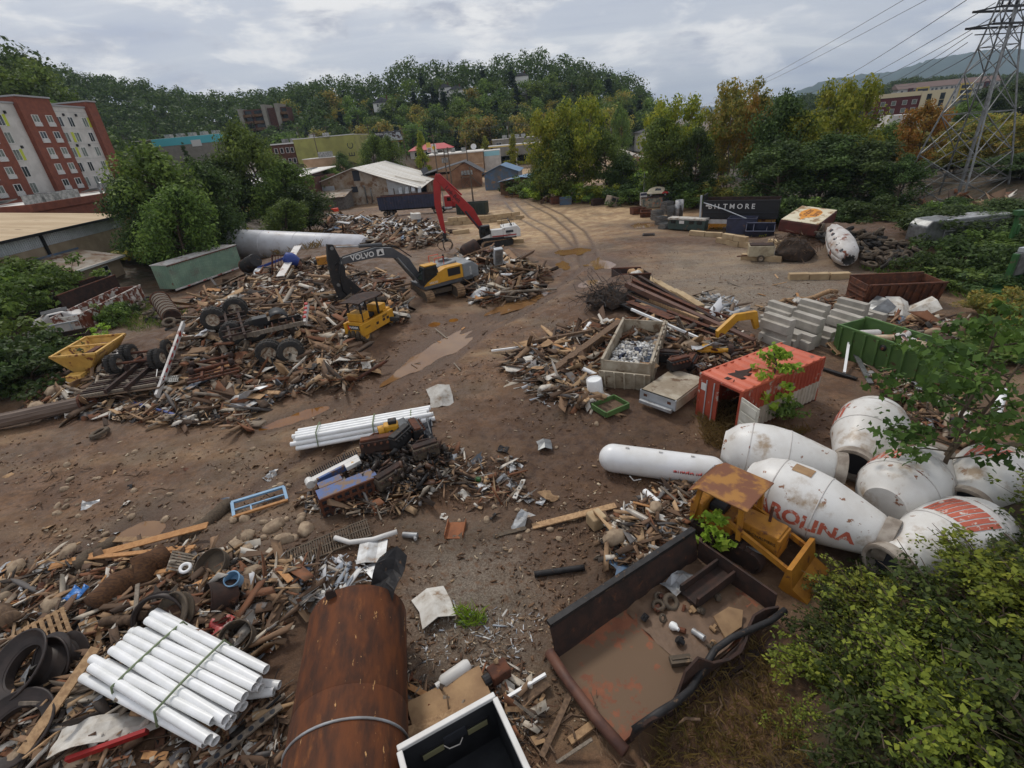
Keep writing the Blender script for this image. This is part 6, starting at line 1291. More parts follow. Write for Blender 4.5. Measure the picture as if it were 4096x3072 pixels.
def skip(label, vx, vy, L, W, H, rot, mat, tilt=(0, 0), name='skip_bin'):
 t = thing(name, label, 'bin', gp(vx, vy), (tilt[0], tilt[1], rot)); open_box(t, L, W, H, mat, flare=.15, inner=RUSTD); return t
skip('brown rusty skip left of the crate stacks', 1377, 462, 2.2, 1.5, 1.0, .2, RUST); skip('rusty skip leaning against the brown one', 1395, 468, 1.8, 1.4, .9, -.3, RUST, (.2, 0))
skip('rust red skip on the far yard edge', 1202, 440, 2.4, 1.6, 1.3, .1, RUST); skip('blue skip on the far yard edge', 1222, 442, 2.4, 1.5, 1.3, -.1, BLUEW, (.15, 0)); skip('dark skip half hidden by far bushes', 1290, 443, 2.2, 1.5, 1.1, .2, RUSTD)
cbn = thing('tipped_cab', 'grey tipped cab shell with empty windows on the far yard edge', 'cab', gp(1322, 446), (0, .35, .3)); MB().box(0, 0, .9, 2.6, 1.8, 1.7).obj('shell', WOODG, cbn, bev=.1)
for x in (-.6, .5): wallbox(cbn, 'window_opening', x - .4, x + .4, -.93, -.905, .9, 1.5, DKGREY)
tr2 = thing('crate_heap', 'small heap of broken crates on the far yard edge', 'crates', gp(1180, 438), .2);
for k in range(5): MB().box(-1 + k * .5, .2 * (k % 2), .3 + .3 * (k % 3), .7, .6, .5, k * .4).obj('crate', RUST if k % 2 else WOODD, tr2)
yex = thing('far_excavator', 'muddy yellow excavator half hidden in the far bushes', 'excavator', gp(1192, 412), PI * .1)
undo = bpy.data.objects.new('undercarriage', None); C.objects.link(undo); undo.parent = yex; undercarriage2(undo, 4.2, 3.0, .6, .9, TRACK, DARKM); MB().box(-.6, 0, 1.8, 3.2, 2.4, 1.4).obj('house', YELPALE, yex, bev=.15); MB().box(1.2, .8, 2.2, 1.2, .9, 1.7).obj('cab', VGREY, yex, bev=.08); boomplate(yex, 'boom', [(1, 1.8), (1.6, 1.8), (4, 5.2), (6.5, 6.4), (6.6, 6.8), (3.8, 6.0)], .4, VGREY); boomplate(yex, 'stick', [(6.3, 6.6), (6.8, 6.8), (7.6, 4.0), (7.4, 2.4), (7.1, 2.4)], .3, VGREY)
skip('dark grey ribbed dumpster beside the black dump body', 1600, 503, 3.4, 2.0, 1.9, -.6, BLUEDK);
for vx, lab in ((1632, 'dark tipped bin with green graffiti by the grey dumpster'), (1648, 'second dark tipped bin beside the graffiti one')):
 t = skip(lab, vx, 508, 2.4, 1.6, 1.2, -.5, BLUEDK, (.5, 0)); text_obj('graffiti', 'ro7', .6, MATS['lime_panel'], t, face((0, -.83, .6), (1, 0, 0), (0, .1, 1)))
flp = thing('steel_plate', 'dark steel hatch plate lying on the sandy slab edge', 'plate', gp(1401, 508, .02), -.3); wallbox(flp, 'plate', -.8, .8, -.6, .6, 0, .14, DARKM); wallbox(flp, 'rim', -.6, .6, -.4, .4, .141, .2, RUSTD)
gn = thing('generator_trailer', 'muddy pale generator trailer with an orange triangle by the puddle', 'trailer', gp(1640, 562), -.35)
MB().box(0, 0, 1.05, 2.4, 1.4, 1.1).obj('body', M('dirty_cream', lin(176, 164, 138), lin(140, 126, 102), 1.2, rough=.7), gn, bev=.06); MB().box(0, 0, 1.66, 2.2, 1.2, .1).obj('lid', RUSTD, gn)
for s in (-1, 1): wheel(gn, (0, s * .78, .34), (0, 0, PI / 2), .34, .2, RUBMUD)
MB().bar((-1.2, 0, .5), (-2.2, 0, .4), .1).obj('drawbar', RUST, gn); wallbox(gn, 'white_panel', 1.21, 1.23, -.6, .6, .6, 1.5, WHITEP); b = MB(); b.prism([(-.2, .9), (.2, .9), (0, 1.3)], 1.235, 1.25, 'X'); b.obj('slow_triangle', ORTRI, gn)
sgn = [g0(1683, 498, 1.7), g0(1728, 472, 1.7), g0(1800, 478, 1.7), g0(1755, 505, 1.7)]; c4 = (sgn[0] + sgn[1] + sgn[2] + sgn[3]) / 4; an = math.atan2((sgn[3] - sgn[0]).y, (sgn[3] - sgn[0]).x)
ux = (sgn[3] - sgn[0] + sgn[2] - sgn[1]) / 2; uy = (sgn[1] - sgn[0] + sgn[2] - sgn[3]) / 2
cr = thing('restaurant_sign', 'toppled box sign reading Cracker Barrel in orange on muddy white', 'sign', (c4.x, c4.y, gz(c4.x, c4.y) - .1), (.10, -.05, math.atan2(uy.y, uy.x)))
SL, SW = uy.length * .95, ux.length * 1.05
MB().box(0, 0, .85, SL, SW, 1.3).obj('case', M('sign_brown', lin(96, 48, 40), lin(76, 40, 34), 1.2, rough=.6), cr, bev=.15); MB().box(0, 0, 1.52, SL - .15, SW - .15, .05).obj('sign_face', M('sign_white', lin(220, 210, 184), lin(206, 192, 160), .8, rough=.5, spots=(lin(150, 118, 82), .7, .52, .58)), cr, bev=.02)
ORL = M('sign_orange', lin(216, 142, 40), None, rough=.5)
MBRN = M('sign_letter_brown', lin(110, 62, 30), None, rough=.5)
b = MB(); pts = [(.6 + 2.3 * math.cos(a) * (1 + .1 * math.sin(3 * a)), .05 + 1.05 * math.sin(a)) for a in np.linspace(0, 2 * PI, 26)[:-1]]; b.prism(pts, 1.548, 1.556, 'Z'); b.prism([(-3.0, .2), (-1.4, .5), (-1.4, -.1)], 1.548, 1.5555, 'Z'); b.obj('emblem', ORL, cr)
text_obj('lettering', 'Cracker', 1.05, MBRN, cr, face((.5, .42, 1.56), (1, 0, 0), (0, 1, 0)), bold=.015); text_obj('lettering', 'Barrel', 1.0, MBRN, cr, face((.7, -.5, 1.56), (1, 0, 0), (0, 1, 0)), bold=.015)
pa = gp(1828, 583, .9)
pd_ = (gpl(1812, 520, 1.6) - pa).normalized()
pl_ = thing('plane_cabin', 'broken white aircraft cabin with round windows lying nose down', 'aircraft', pa, 0)
Mq = pd_.to_track_quat('Z', 'Y').to_matrix().to_4x4(); b = MB(); b.M = Mq
NP = 22; rows_ = []
for z, r in ((0, .45), (.35, .78), (1.2, 1.08), (2.6, 1.16), (3.9, 1.04), (5.0, .8), (6.0, .5)):
 rows_.append([(r * math.cos(2 * PI * k / NP), r * math.sin(2 * PI * k / NP), z + (.18 * math.sin(k * 2.7) if z < .1 else 0) + (.12 * math.sin(k * 1.9) if z > 5 else 0)) for k in range(NP + 1)])
b.grid(rows_); q = b.obj('fuselage', WHITER, pl_, smooth='all'); q.modifiers.new('t', 'SOLIDIFY').thickness = -.03
ca_ = Mq.inverted().to_3x3() @ Vector((-.75, -.45, .45)); ang0 = math.atan2(ca_.y, ca_.x)
for k in range(5):
 z = .7 + k * .9; r = (.93, 1.09, 1.15, 1.12, 1.02)[k]; b = MB(); pos = Mq @ Vector((r * math.cos(ang0), r * math.sin(ang0), z)); nr = (Mq.to_3x3() @ Vector((math.cos(ang0), math.sin(ang0), 0))); b.tube(pos - nr * .04, pos + nr * .03, .17, None, 12); b.obj('window', DKGREY, pl_)
b = MB(); b.M = Mq; b.ring(.5, .06, Matrix.Translation((0, 0, .03)), 16, 5); b.obj('torn_frame', DARKM, pl_)
sv = thing('silver_trailer', 'ribbed silver stock trailer under the dark trees', 'trailer', (40.2, 45.4, gz(41, 46) + .05), .06)
b = MB(); b.prism([(0, .4), (0, 1.9), (.5, 2.4), (1.9, 2.45), (1.9, .4)], 0, 2.1, 'Y'); b.obj('nose', STEEL, sv, bev=.1); MB().box(5.2, 1.05, 1.45, 6.5, 2.1, 1.9).obj('body', ALU, sv, bev=.04)
for k in range(7): wallbox(sv, 'slat', 2.0, 8.4, -.04, -.003, .62 + k * .25, .78 + k * .25, STEEL)
for k in range(10): wallbox(sv, 'reflector', 2.2 + k * .6, 2.5 + k * .6, -.05, -.003, .5, .56, REDTAPE if k % 2 else TRIM)
b = MB(); b.lathe([(1.3, 0), (1.3, 1.6)], 10, Matrix.Translation((2.4, .3, 1.2)) @ Matrix.Rotation(-PI / 2, 4, 'X') , -2.2, -1.0); q = b.obj('mudguard', STEEL, sv, smooth='all'); q.modifiers.new('t', 'SOLIDIFY').thickness = .04
for s in (.1, 2.0): wheel(sv, (5.0, s, .35), (0, 0, PI / 2), .36, .22, RUBMUD)
GMACH = M('green_machine_paint', lin(54, 98, 52), lin(46, 84, 46), 1.5, rough=.5, spots=(lin(96, 76, 58), 2, .58, .68))
gm = thing('green_machine', 'tall green baler frame half swallowed by bushes', 'machine', gp(2160, 640), .2)
for x in (0, 1.1): MB().box(x, 0, 1.6, .25, .35, 3.2).obj('column', GMACH, gm, bev=.03)
MB().box(.5, .2, .7, 1.6, .7, 1.3).obj('hopper', GMACH, gm, bev=.05); MB().box(.7, .05, 2.4, .9, .5, 1.6).obj('slide_plate', STEEL, gm); MB().box(-.8, -.4, .4, 1.2, .7, .7).obj('green_chute', GMACH, gm, bev=.05); MB().box(.9, 0, 3.4, .9, .6, .3).obj('top_cap', SIDING, gm)
g2 = thing('green_mast', 'slim green mast with yellow head behind the green baler frame', 'machine', gp(2170, 560), 0); MB().bar((0, 0, 0), (-.3, 0, 3.8), .25).obj('mast', GMACH, g2); MB().bar((.5, 0, 0), (.1, 0, 3.0), .18).obj('strut', GMACH, g2); MB().box(-.3, 0, 4.0, .7, .5, .4).obj('head', GMACH, g2)
bw = thing('open_dumpster', 'brown rusty flared dumpster with ribbed sides on the gravel edge', 'dumpster', (29.8, 35.0, gz(29.5, 35) + .05), (0.04, .03, -.06)); open_box(bw, 5.6, 2.5, 1.75, RUST, ribs=9, flare=.22, inner=RUSTD)
for k in range(3): MB().box(-2.84, 0, .3 + k * .5, .08, 2.1, .08).obj('end_rib', RUST, bw)
pA, pB = g0(1831, 706, 2.0), g0(2009, 765, 2.0); an = math.atan2(pB.y - pA.y, pB.x - pA.x); mid = (pA + pB) / 2 + Vector((-math.sin(an), math.cos(an), 0)) * 1.25
gd = thing('open_dumpster', 'long green dumpster filled with gas cylinders', 'dumpster', (mid.x, mid.y, gz(mid.x, mid.y) - .05), an); open_box(gd, (pB - pA).length + 1.4, 2.4, 1.95, GREEND, ribs=8, flare=.12, inner=RUSTD, ribm=GREEND)
MB().box(0, 0, .9, 5.2, 2.0, .2).obj('load_bed', RUSTD, gd)
CYL = [WHITER, DARKM, M('cream_cylinder', lin(196, 176, 150), lin(168, 130, 96), 2, rough=.6), WHITER, DARKM]
for k in range(26):
 l = Vector((RND.uniform(-1.6, 1.6), RND.uniform(-.6, .6), 1.25 + .25 * (k % 3))); w = Matrix.Translation(gd.location) @ gd.rotation_euler.to_matrix().to_4x4() @ l
 r = RND.choice((.16, .19, .22)); L = RND.uniform(.6, 1.3); mt = CYL[k % 5]
 t = thing('gas_cylinder', ('dark' if mt is DARKM else 'pale cream' if k % 5 == 2 else 'white') + ' gas cylinder lying in the green dumpster', 'gas cylinder', w, (RND.uniform(-.25, .25), PI / 2 + RND.uniform(-.3, .3), RND.uniform(0, 6)), ('dark' if mt is DARKM else 'pale cream' if k % 5 == 2 else 'white') + ' gas cylinders in the green dumpster')
 b = MB(); b.lathe([(0, -L / 2 - r * .3), (r * .7, -L / 2 - r * .15), (r, -L / 2 + .05), (r, L / 2 - .05), (r * .6, L / 2 + r * .35), (0, L / 2 + r * .45)], 12); b.obj('shell', mt, t, smooth='all'); MB().tube((0, 0, L / 2 + r * .4), (0, 0, L / 2 + r * .4 + .12), .07, None, 8).obj('valve', RUST, t)
_br = MB(); _br.prism([(-.33, 0), (.33, 0), (.33, .55), (.12, .58), (.12, .95), (-.33, .95)], -1.0, 1.0, 'X'); _brm = _br.mesh('concrete_barrier', CONCG)
def barrier(p, rot, k=0, tilt=0):
 o = link('concrete_barrier', _brm, None, .02); o.location = (p[0], p[1], p[2] + .02 + k * .97); o.rotation_euler = (tilt, 0, rot); return tag(o, 'pale stepped concrete barrier in the stack beside the orange container', 'barrier', 'concrete barriers beside the orange container')
for i in range(11):
 for j in range(2):
  if (i, j) in ((9, 0), (10, 0), (0, 1)): continue
  q = g0(1664, 752) + Vector((.78 * i + .3 * j, .02 * i + 2.35 * j, 0)); p = (q.x + RND.uniform(-.08, .08), q.y + RND.uniform(-.3, .3), gz(q.x, q.y))
  for k in range(2 if (i + j) % 3 == 0 else 1): barrier(p, 1.95 + RND.uniform(-.06, .06), k)
A, B_, Cc = g0(1506, 805, 2.6), g0(1605, 843, 2.6), g0(1766, 776, 2.6)
an = math.atan2(Cc.y - B_.y, Cc.x - B_.x); LC = 6.06
oc = thing('shipping_container', 'orange shipping container with torn roof and one door swung open', 'container', (B_.x, B_.y, gz(11.5, 21) - .05), an)
b = MB(); corr(b, (0, 0, 0), (LC, 0, 0), 1.25, 2.5, (0, -1, 0), .28, .045); b.obj('side_wall', ORNGD, oc); b = MB(); corr(b, (0, 0, 0), (LC, 0, 0), .15, 1.25, (0, -1, 0), .28, .045); b.obj('bleached_side', M('bleached_container', lin(196, 186, 172), lin(176, 164, 148), 1.2, rough=.7, spots=(lin(140, 84, 62), 1.5, .62, .7)), oc)
b = MB(); corr(b, (0, 2.43, 0), (LC, 2.43, 0), .15, 2.5, (0, 1, 0), .28, .045); b.obj('side_wall', ORNGD, oc); b = MB(); corr(b, (LC, 0, 0), (LC, 2.43, 0), .15, 2.5, (1, 0, 0), .28, .045); b.obj('end_wall', ORNGD, oc)
b = MB(); n = 44; P_ = []
for k in range(n + 1):
 x = LC * k / n; P_.append([(x, 2.43 * j / 8, 2.56 + (.08 if k % 4 in (1, 2) else 0) - (.18 * math.exp(-((x - 1.6) ** 2 + (2.43 * j / 8 - 1.6) ** 2) * 3))) for j in range(9)])
b.grid(P_); b.obj('roof', ORNG, oc); wallbox(oc, 'container_floor', 0, LC, .02, 2.4, .02, .14, RUSTD)
b = MB(); pts = [(1.2 + .55 * (1 + .4 * math.sin(5 * a)) * math.cos(a) * 1.6, 1.2 + .38 * (1 + .3 * math.sin(7 * a)) * math.sin(a)) for a in np.linspace(0, 2 * PI, 22)[:-1]]; b.prism(pts, 2.55, 2.6, 'Z', Matrix.Rotation(0, 4, 'Z')); b.obj('roof_hole', RUSTD, oc)
for y in (0.02, 2.41): MB().bar((-.02, y, .05), (-.02, y, 2.6), .12).obj('corner_post', ORNGD, oc); MB().bar((LC, y, .05), (LC, y, 2.6), .12).obj('corner_post', ORNGD, oc); MB().bar((0, y, 2.56), (LC, y, 2.56), .1).obj('top_rail', ORNG, oc); MB().bar((0, y, .08), (LC, y, .08), .12).obj('bottom_rail', RUST, oc)
MB().bar((-.03, .05, 2.54), (-.03, 2.38, 2.54), .12).obj('header', ORNGD, oc)
d1 = wallbox(oc, 'closed_door', -.06, 0, 1.25, 2.36, .15, 2.46, ORNGD);
for y in (1.5, 1.95): MB().tube((-.1, y, .2), (-.1, y, 2.4), .03, None, 6).obj('lock_rod', SIDING, d1)
wallbox(oc, 'white_patch', -.075, -.062, 2.0, 2.3, 1.75, 2.15, WHITEP)
dr = wallbox(oc, 'open_door', -.12, -.06, -1.3, -.12, .1, 2.35, M('grey_door', lin(196, 194, 184), lin(176, 172, 160), 1.5, rough=.6)); dr.rotation_euler = (0, 0, -.25)
for k in range(4): wallbox(dr, 'door_panel', -.15, -.122, -1.2, -.22, .25 + k * .52, .65 + k * .52, MATS['grey_door'])
q0, q1, q2, q3 = g0(1303, 790, 1.6), g0(1341, 707, 1.6), g0(1406, 790, 1.6), g0(1438, 715, 1.6)
ax_ = ((q1 - q0) + (q3 - q2)) / 2; an = math.atan2(ax_.y, ax_.x); c_ = (q0 + q1 + q2 + q3) / 4; Lb = ax_.length * 1.12; Wb = 2.75
BEDM = M('dirty_white_steel', lin(176, 166, 148), lin(140, 126, 106), 1.2, rough=.7, spots=(lin(104, 82, 62), 1.3, .55, .66))
db = thing('dump_bed', 'dirty white dump bed heaped with bags of rubbish', 'dump bed', (c_.x, c_.y, gz(c_.x, c_.y) + .25), (0, -.02, an))
open_box(db, Lb, Wb, 1.35, BEDM, ribs=10, inner=RUSTD)
for k in range(8): MB().bar((-Lb / 2 + Lb * (k + .5) / 8, -Wb / 2 - .1, .7), (-Lb / 2 + Lb * (k + .5) / 8 + .5, -Wb / 2 - .1, .7), .1, 1.3).obj('side_panel', BEDM, db)
tgm = Matrix.Rotation(-.25, 4, 'Y'); tl = MB().box(-Lb / 2 - .28, 0, .25, .08, Wb + .1, 1.35, M=tgm).obj('tailgate', BEDM, db)
for k in range(5): MB().box(-Lb / 2 - .35, -Wb / 2 + .25 + k * .56, .25, .08, .09, 1.3, M=tgm).obj('gate_rib', BEDM, tl)
b = MB(); rs = np.random.RandomState(9)
for k in range(420):
 x = rs.uniform(-Lb / 2 + .3, Lb * .18); y = rs.uniform(-1.2, 1.2); r = rs.uniform(.07, .2); z = .35 + .5 * math.exp(-((x + 1.2) / 2.2) ** 2) * (1 - (y / 1.6) ** 2) + rs.uniform(0, .12)
 Mr = Matrix.Translation((x, y, z)) @ Euler(rs.uniform(0, 6, 3)).to_matrix().to_4x4() @ Matrix.Diagonal((r * 1.3, r, r * .7, 1)); b.lathe([(0, -1), (.8, -.5), (1, .2), (.5, .9), (0, 1)], 5, Mr)
tag(b.obj('rubbish_bags', BAGW), 'white bags and bottles heaped in the dump bed', 'rubbish', None, 'stuff').matrix_world = Matrix.Translation(db.location) @ db.rotation_euler.to_matrix().to_4x4()
for k, (x, y, mt) in enumerate(((-1.9, -.7, TARP), (-1.0, -1.0, TARP), (-2.2, -1.0, CARD))):
 w = db.matrix_basis @ Vector((x, y, .75)); t = MB(); P_ = [[(i * .3 - .6, j * .3 - .45, .14 * math.sin(i * 1.7 + k) * math.cos(j * 2.1 + k) + .1 * rs.rand()) for j in range(4)] for i in range(5)]; t.grid(P_, .03); o = tag(t.obj('tarp', mt, smooth='all'), ('dark blue tarp crumpled on the rubbish in the dump bed', 'second dark tarp against the dump bed wall', 'brown sack beside the blue tarp in the dump bed')[k], 'tarp'); o.location = w; o.rotation_euler = (0, .1, k)
tc_ = thing('flat_chassis', 'grey steel truck chassis with bare flat deck beside the dump bed', 'truck chassis', gp(1452, 862, .15), .62 + .1)
MB().box(0, 0, .75, 3.2, 2.0, .1).obj('deck', BEDM, tc_); MB().box(-1.55, 0, .5, .12, 2.1, .6).obj('rear_panel', SIDING, tc_); MB().box(-1.75, 0, .22, .2, 1.9, .2).obj('bumper', ALU, tc_, bev=.03); MB().box(0, -1.0, .45, 3.0, .12, .55).obj('side_skirt', BEDM, tc_)
for y in (-.7, .7): wallbox(tc_, 'tail_lamp', -1.63, -1.615, y - .1, y + .1, .5, .65, RUST)
for s in (-.7, .7): wheel(tc_, (.5, s, .35), (0, 0, PI / 2), .42, .26, RUBMUD)
def engine(label, loc, rot, L=1.3, mat=DARKM, mat2=RUST, parent=None):
 t = thing('engine_block', label, 'engine', loc, rot); MB().box(0, 0, .3, L, .5, .55).obj('block', mat, t, bev=.03); MB().box(0, .02, .62, L * .95, .34, .12).obj('head_cover', mat2, t, bev=.03); MB().box(0, 0, -.02, L * .8, .36, .16).obj('sump', mat, t, bev=.04)
 for k in range(6): MB().tube((-L * .42 + k * L * .168, -.25, .45), (-L * .42 + k * L * .168, -.36, .5), .06, None, 8).obj('port', mat2, t)
 for k, (x, r) in enumerate(((L / 2 + .03, .22), (L / 2 + .08, .12))): MB().tube((x, 0, .3), (x + .06, 0, .3), r, None, 14).obj('pulley', mat2, t)
 MB().pipe([(-.5, .3, .5), (-.2, .42, .6), (.3, .42, .55), (.6, .3, .3)], .05, 6).obj('manifold', mat2, t); return t
engine('black engine block lying on the flat chassis', gp(1462, 828, 1.0), .3); engine('oily engine beside the orange container corner', gp(1490, 800, .3), 1.0, 1.2)
engine('greasy engine with rusty head left of the yellow axle parts', gp(1440, 795, .5), -.4, 1.4, DARKM, RUSTD)
ya = thing('loader_scrap', 'bent yellow loader arm in the scrap behind the container', 'loader arm', gp(1590, 735, .5), .3)
boomplate(ya, 'arm', [(-1.6, 0), (-1.2, .1), (-.2, .9), (1.0, .8), (1.4, 0), (1.7, .1), (1.3, 1.3), (-.4, 1.4), (-1.7, .5)], .25, YEL); MB().tube((-1.4, -.3, .2), (-1.4, .3, .2), .16, None, 10).obj('pivot', RUST, ya)
y2 = thing('yellow_axle', 'yellow axle housing with a round hub in the scrap behind the container', 'axle', gp(1540, 775, .5), -.3); MB().tube((-1.2, 0, 0), (1.0, 0, .1), .15, None, 10).obj('housing', YEL, y2, smooth=True); MB().tube((.8, 0, .1), (1.1, 0, .12), .4, None, 16).obj('hub', RUSTD, y2); MB().box(-.4, .2, .15, .6, .5, .4).obj('casing', YEL, y2, bev=.08)
hs = thing('tyre_hub', 'round brake hub plate lying behind the orange container', 'hub', gp(1560, 755, .5), 0); MB().lathe([(0, .1), (.15, .1), (.18, .2), (.3, .2), (.32, .08), (.5, .05), (.5, 0), (0, 0)], 18).obj('hub', RUSTD, hs, smooth=True)
sk = thing('scrap_skip', 'small rusty skip holding a blue barrel and sacks', 'bin', (11.8, 43.9, gz(12, 44)), (0, .08, .12)); open_box(sk, 2.9, 2.4, 1.1, RUSTD, flare=.25, inner=RUSTD, ribm=RUST)
bl = thing('blue_barrel', 'blue plastic barrel lying in the small rusty skip', 'barrel', (11.3, 43.2, gz(12, 44) + .75), (0, PI / 2, .5)); b = MB(); b.lathe([(0, -.42), (.27, -.42), (.29, -.38), (.29, -.15), (.31, -.12), (.29, -.09), (.29, .12), (.31, .15), (.29, .18), (.29, .38), (.27, .42), (0, .42)], 18); b.obj('drum', BARRELB, bl, smooth=True)
for k, (x, y) in enumerate(((12.4, 43.8), (12.8, 44.3), (12.2, 44.5))):
 b = MB(); P_ = blob(.55, .42, .4, 12, 7, -.6); b.grid([[(p[0] * (1 + .15 * math.sin(7 * p[1])), p[1], p[2] + .06 * math.sin(9 * p[0])) for p in r] for r in P_]); o = tag(b.obj('sack', CARD if k else SHEETW, smooth='all'), 'bulging pale sack in the small rusty skip', 'sack', 'sacks in the small rusty skip'); o.location = (x, y, gz(12, 44) + .75); o.rotation_euler = (0, 0, k)
def beam(name, label, a, b_, w, h, mat, za, zb, kind='box', cat='beam', group=None):
 P, Q = gp(*a), gp(*b_); P.z += za; Q.z += zb; t = MB(); d = Q - P
 if kind == 'box': t.bar((0, 0, 0), d, w, h)
 else:
  u = Vector((0, 0, 1)); t.bar((0, 0, 0), d, w * .12, h); t.bar(u * h / 2, d + u * h / 2, w, h * .1); t.bar(-u * h / 2, d - u * h / 2, w, h * .1)
 o = tag(t.obj(name, mat), label, cat, group); o.location = P; return o
beam('box_girder', 'longest brown box column lying across the beam pile', (1352, 640), (1627, 748), .38, .38, M('brown_box_steel', lin(112, 82, 68), lin(96, 70, 58), 1.2, rough=.6), 1.0, .3)
beam('steel_channel', 'dark red rusty channel in the middle of the beam pile', (1360, 668), (1452, 705), .8, .2, RUST, .6, .5, 'i'); beam('girder', 'wide dark plate girder under the longest box column', (1350, 665), (1420, 702), .9, .12, DARKM, .4, .4, 'i')
beam('girder', 'rust brown beam behind the longest box column', (1380, 620), (1620, 742), .3, .3, RUSTD, .5, .2, 'i'); beam('girder', 'thin rusty beam below the box column', (1400, 690), (1560, 742), .22, .25, RUST, .5, .3, 'i'); beam('girder', 'red rust girder close to the dump bed', (1440, 690), (1530, 722), .35, .3, RUST, .5, .4, 'i')
for k in range(13): q = RND.uniform(0, 1); beam('girder', 'rusty steel beam among the parallel beams by the small skip', (1345 + 40 * q, 650 + 30 * q - 22 * (k % 3)), (1470 + 130 * q, 715 + 25 * q - 18 * (k % 3)), RND.uniform(.15, .35), RND.uniform(.15, .3), RND.choice((RUST, RUSTD, DARKM, WOOD)), RND.uniform(.2, .8), RND.uniform(.2, .5), RND.choice(('box', 'i')), group='parallel beams by the small skip')
beam('lintel', 'long pale concrete lintel along the beam pile', (1392, 612), (1520, 690), .4, .4, CONCB, .3, .2); beam('timber', 'long tan timber beside the concrete lintel', (1368, 615), (1500, 698), .3, .3, WOOD, .5, .3)
block_wall('tan blocks lined up on the upper edge of the beam pile', [(1400, 612), (1510, 672)], 1, L=1.0)
beam('white_pipe', 'long white pipe lying over the dump bed rubbish', (1362, 712), (1508, 752), .14, .14, PVC, 1.5, .7); beam('white_pipe', 'white pipe pointing across the mud beside the plank heap', (1062, 762), (1160, 752), .12, .12, PVC, .15, .25)
beam('timber_log', 'thick weathered log running down to the plank heap', (1195, 815), (1340, 712), .5, .5, WOODD, .35, .5); beam('timber_pole', 'muddy tree pole beside the thick log', (1145, 750), (1300, 722), .22, .22, WOODD, .4, .4)
ww = thing('wire_tangle', 'dark tangled ball of wire and turf beside the beams', 'wire tangle', gp(1312, 660, .3), 0); b = MB(); rs = np.random.RandomState(4)
for k in range(260):
 p = rs.normal(size=3) * np.array([1.0, 1.1, .45]) + np.array([0, 0, .5]); q = p + rs.normal(size=3) * .5; r = q + rs.normal(size=3) * .4; b.pipe([p, q, r], .02, 3)
b.obj('strands', DARKM, ww); b = MB(); b.grid([[(x * (1 + .2 * math.sin(5 * z)), y * (1 + .2 * math.sin(4 * x)), z + .15 * math.sin(6 * x + 5 * y)) for x, y, z in r] for r in blob(1.5, 1.6, .9, 20, 8, 0)]); b.obj('clod', M('turf_clod', lin(66, 52, 42), lin(46, 38, 32), 4, rough=1, bump=1), ww)
dp = thing('dirt_pile', 'brown heap of roots and dirt beside the plane cabin', 'dirt pile', gp(1712, 556, .0), 0); b = MB(); b.grid([[(x * (1 + .15 * math.sin(4 * z + y)), y, z + .12 * math.sin(5 * x + 4 * y)) for x, y, z in r] for r in blob(1.8, 2.0, 2.0, 22, 9, 0)]); b.obj('mound', MATS['turf_clod'], dp)
b = MB()
for k in range(120): p = rs.normal(size=3) * np.array([1.1, 1.2, .5]) + np.array([0, 0, 1.3]); q = p + rs.normal(size=3) * .4; b.pipe([p, q, q + rs.normal(size=3) * .3], .03, 3)
b.obj('roots', WOODD, dp)
wd = thing('white_drum', 'white plastic drum standing by the dump bed tailgate', 'drum', gp(1288, 856), .1); b = MB(); b.lathe([(0, 0), (.42, 0), (.44, .05), (.44, 1.1), (.4, 1.15), (.38, 1.08), (0, 1.06)], 20); b.obj('drum', PVC, wd, smooth=True); wd.rotation_euler = (0, -.12, 0)
wbx = thing('plastic_bucket', 'white square bucket lying beside the plank heap', 'bucket', gp(1146, 795), .3); MB().box(0, 0, .35, .7, .6, .7).obj('tub', PVC, wbx, bev=.08); MB().box(0, 0, .72, .74, .64, .06).obj('lid', SHEETW, wbx, bev=.02)
gf = thing('green_crate_frame', 'green and brown crate frame lying before the dump bed', 'crate', gp(1318, 885, .1), .5)
for s in (-1, 1): MB().box(0, s * .6, .15, 1.6, .08, .3).obj('side_board', GREEND, gf); MB().box(s * .8, 0, .15, .08, 1.15, .3).obj('end_board', GREEND, gf)
MB().box(0, 0, .04, 1.5, 1.1, .04).obj('panel', WOODD, gf)
TANKR = M('deep_rust_tank', lin(102, 58, 32), lin(62, 40, 30), 2.2, rough=.78, spec=.25, bump=.25, spots=(lin(132, 80, 42), 2.6, .54, .8), spots2=(lin(190, 146, 96), 4.6, .655, .668), stretch=(.45, 1.3, 1.3), contrast=(.3, .7))
rt = thing('rusty_tank', 'large rust brown cylindrical tank with peeling patches and a wire band', 'tank', (-5.25, 9.9, gz(-5, 8)), math.atan2(-5.9, 1.0))
b = MB(); b.M = Matrix.Translation((0, 0, 1.36)) @ Matrix.Rotation(PI / 2, 4, 'Y'); b.lathe([(0, .06), (1.3, .02), (1.38, 0), (1.4, .08), (1.4, 2.9), (1.385, 2.93), (1.4, 2.96), (1.4, 7.6), (0, 7.7)], 48); b.obj('shell', TANKR, rt, smooth=True)
b = MB(); b.ring(1.415, .03, Matrix.Translation((3.75, 0, 1.36)) @ Matrix.Rotation(PI / 2, 4, 'Y'), 48, 6); b.obj('wire_band', ALU, rt, smooth='all')
b = MB(); b.prism([(-.14, 0), (.14, 0), (.14, .22), (.08, .32), (-.08, .32), (-.14, .22)], .1, .16, 'X', Matrix.Translation((.1, -.45, 2.66))); b.obj('lifting_lug', RUSTD, rt)
b = MB(); P_ = [[(-.1 - .16 * i + .5 * (j == 0), 1.15 - .3 * j + .12 * i, 2.15 + .17 * i + .12 * math.sin(i * 1.3 + j) - .1 * j) for j in range(4)] for i in range(6)]; b.grid(P_, .02); b.obj('torn_flap', DARKM, rt)
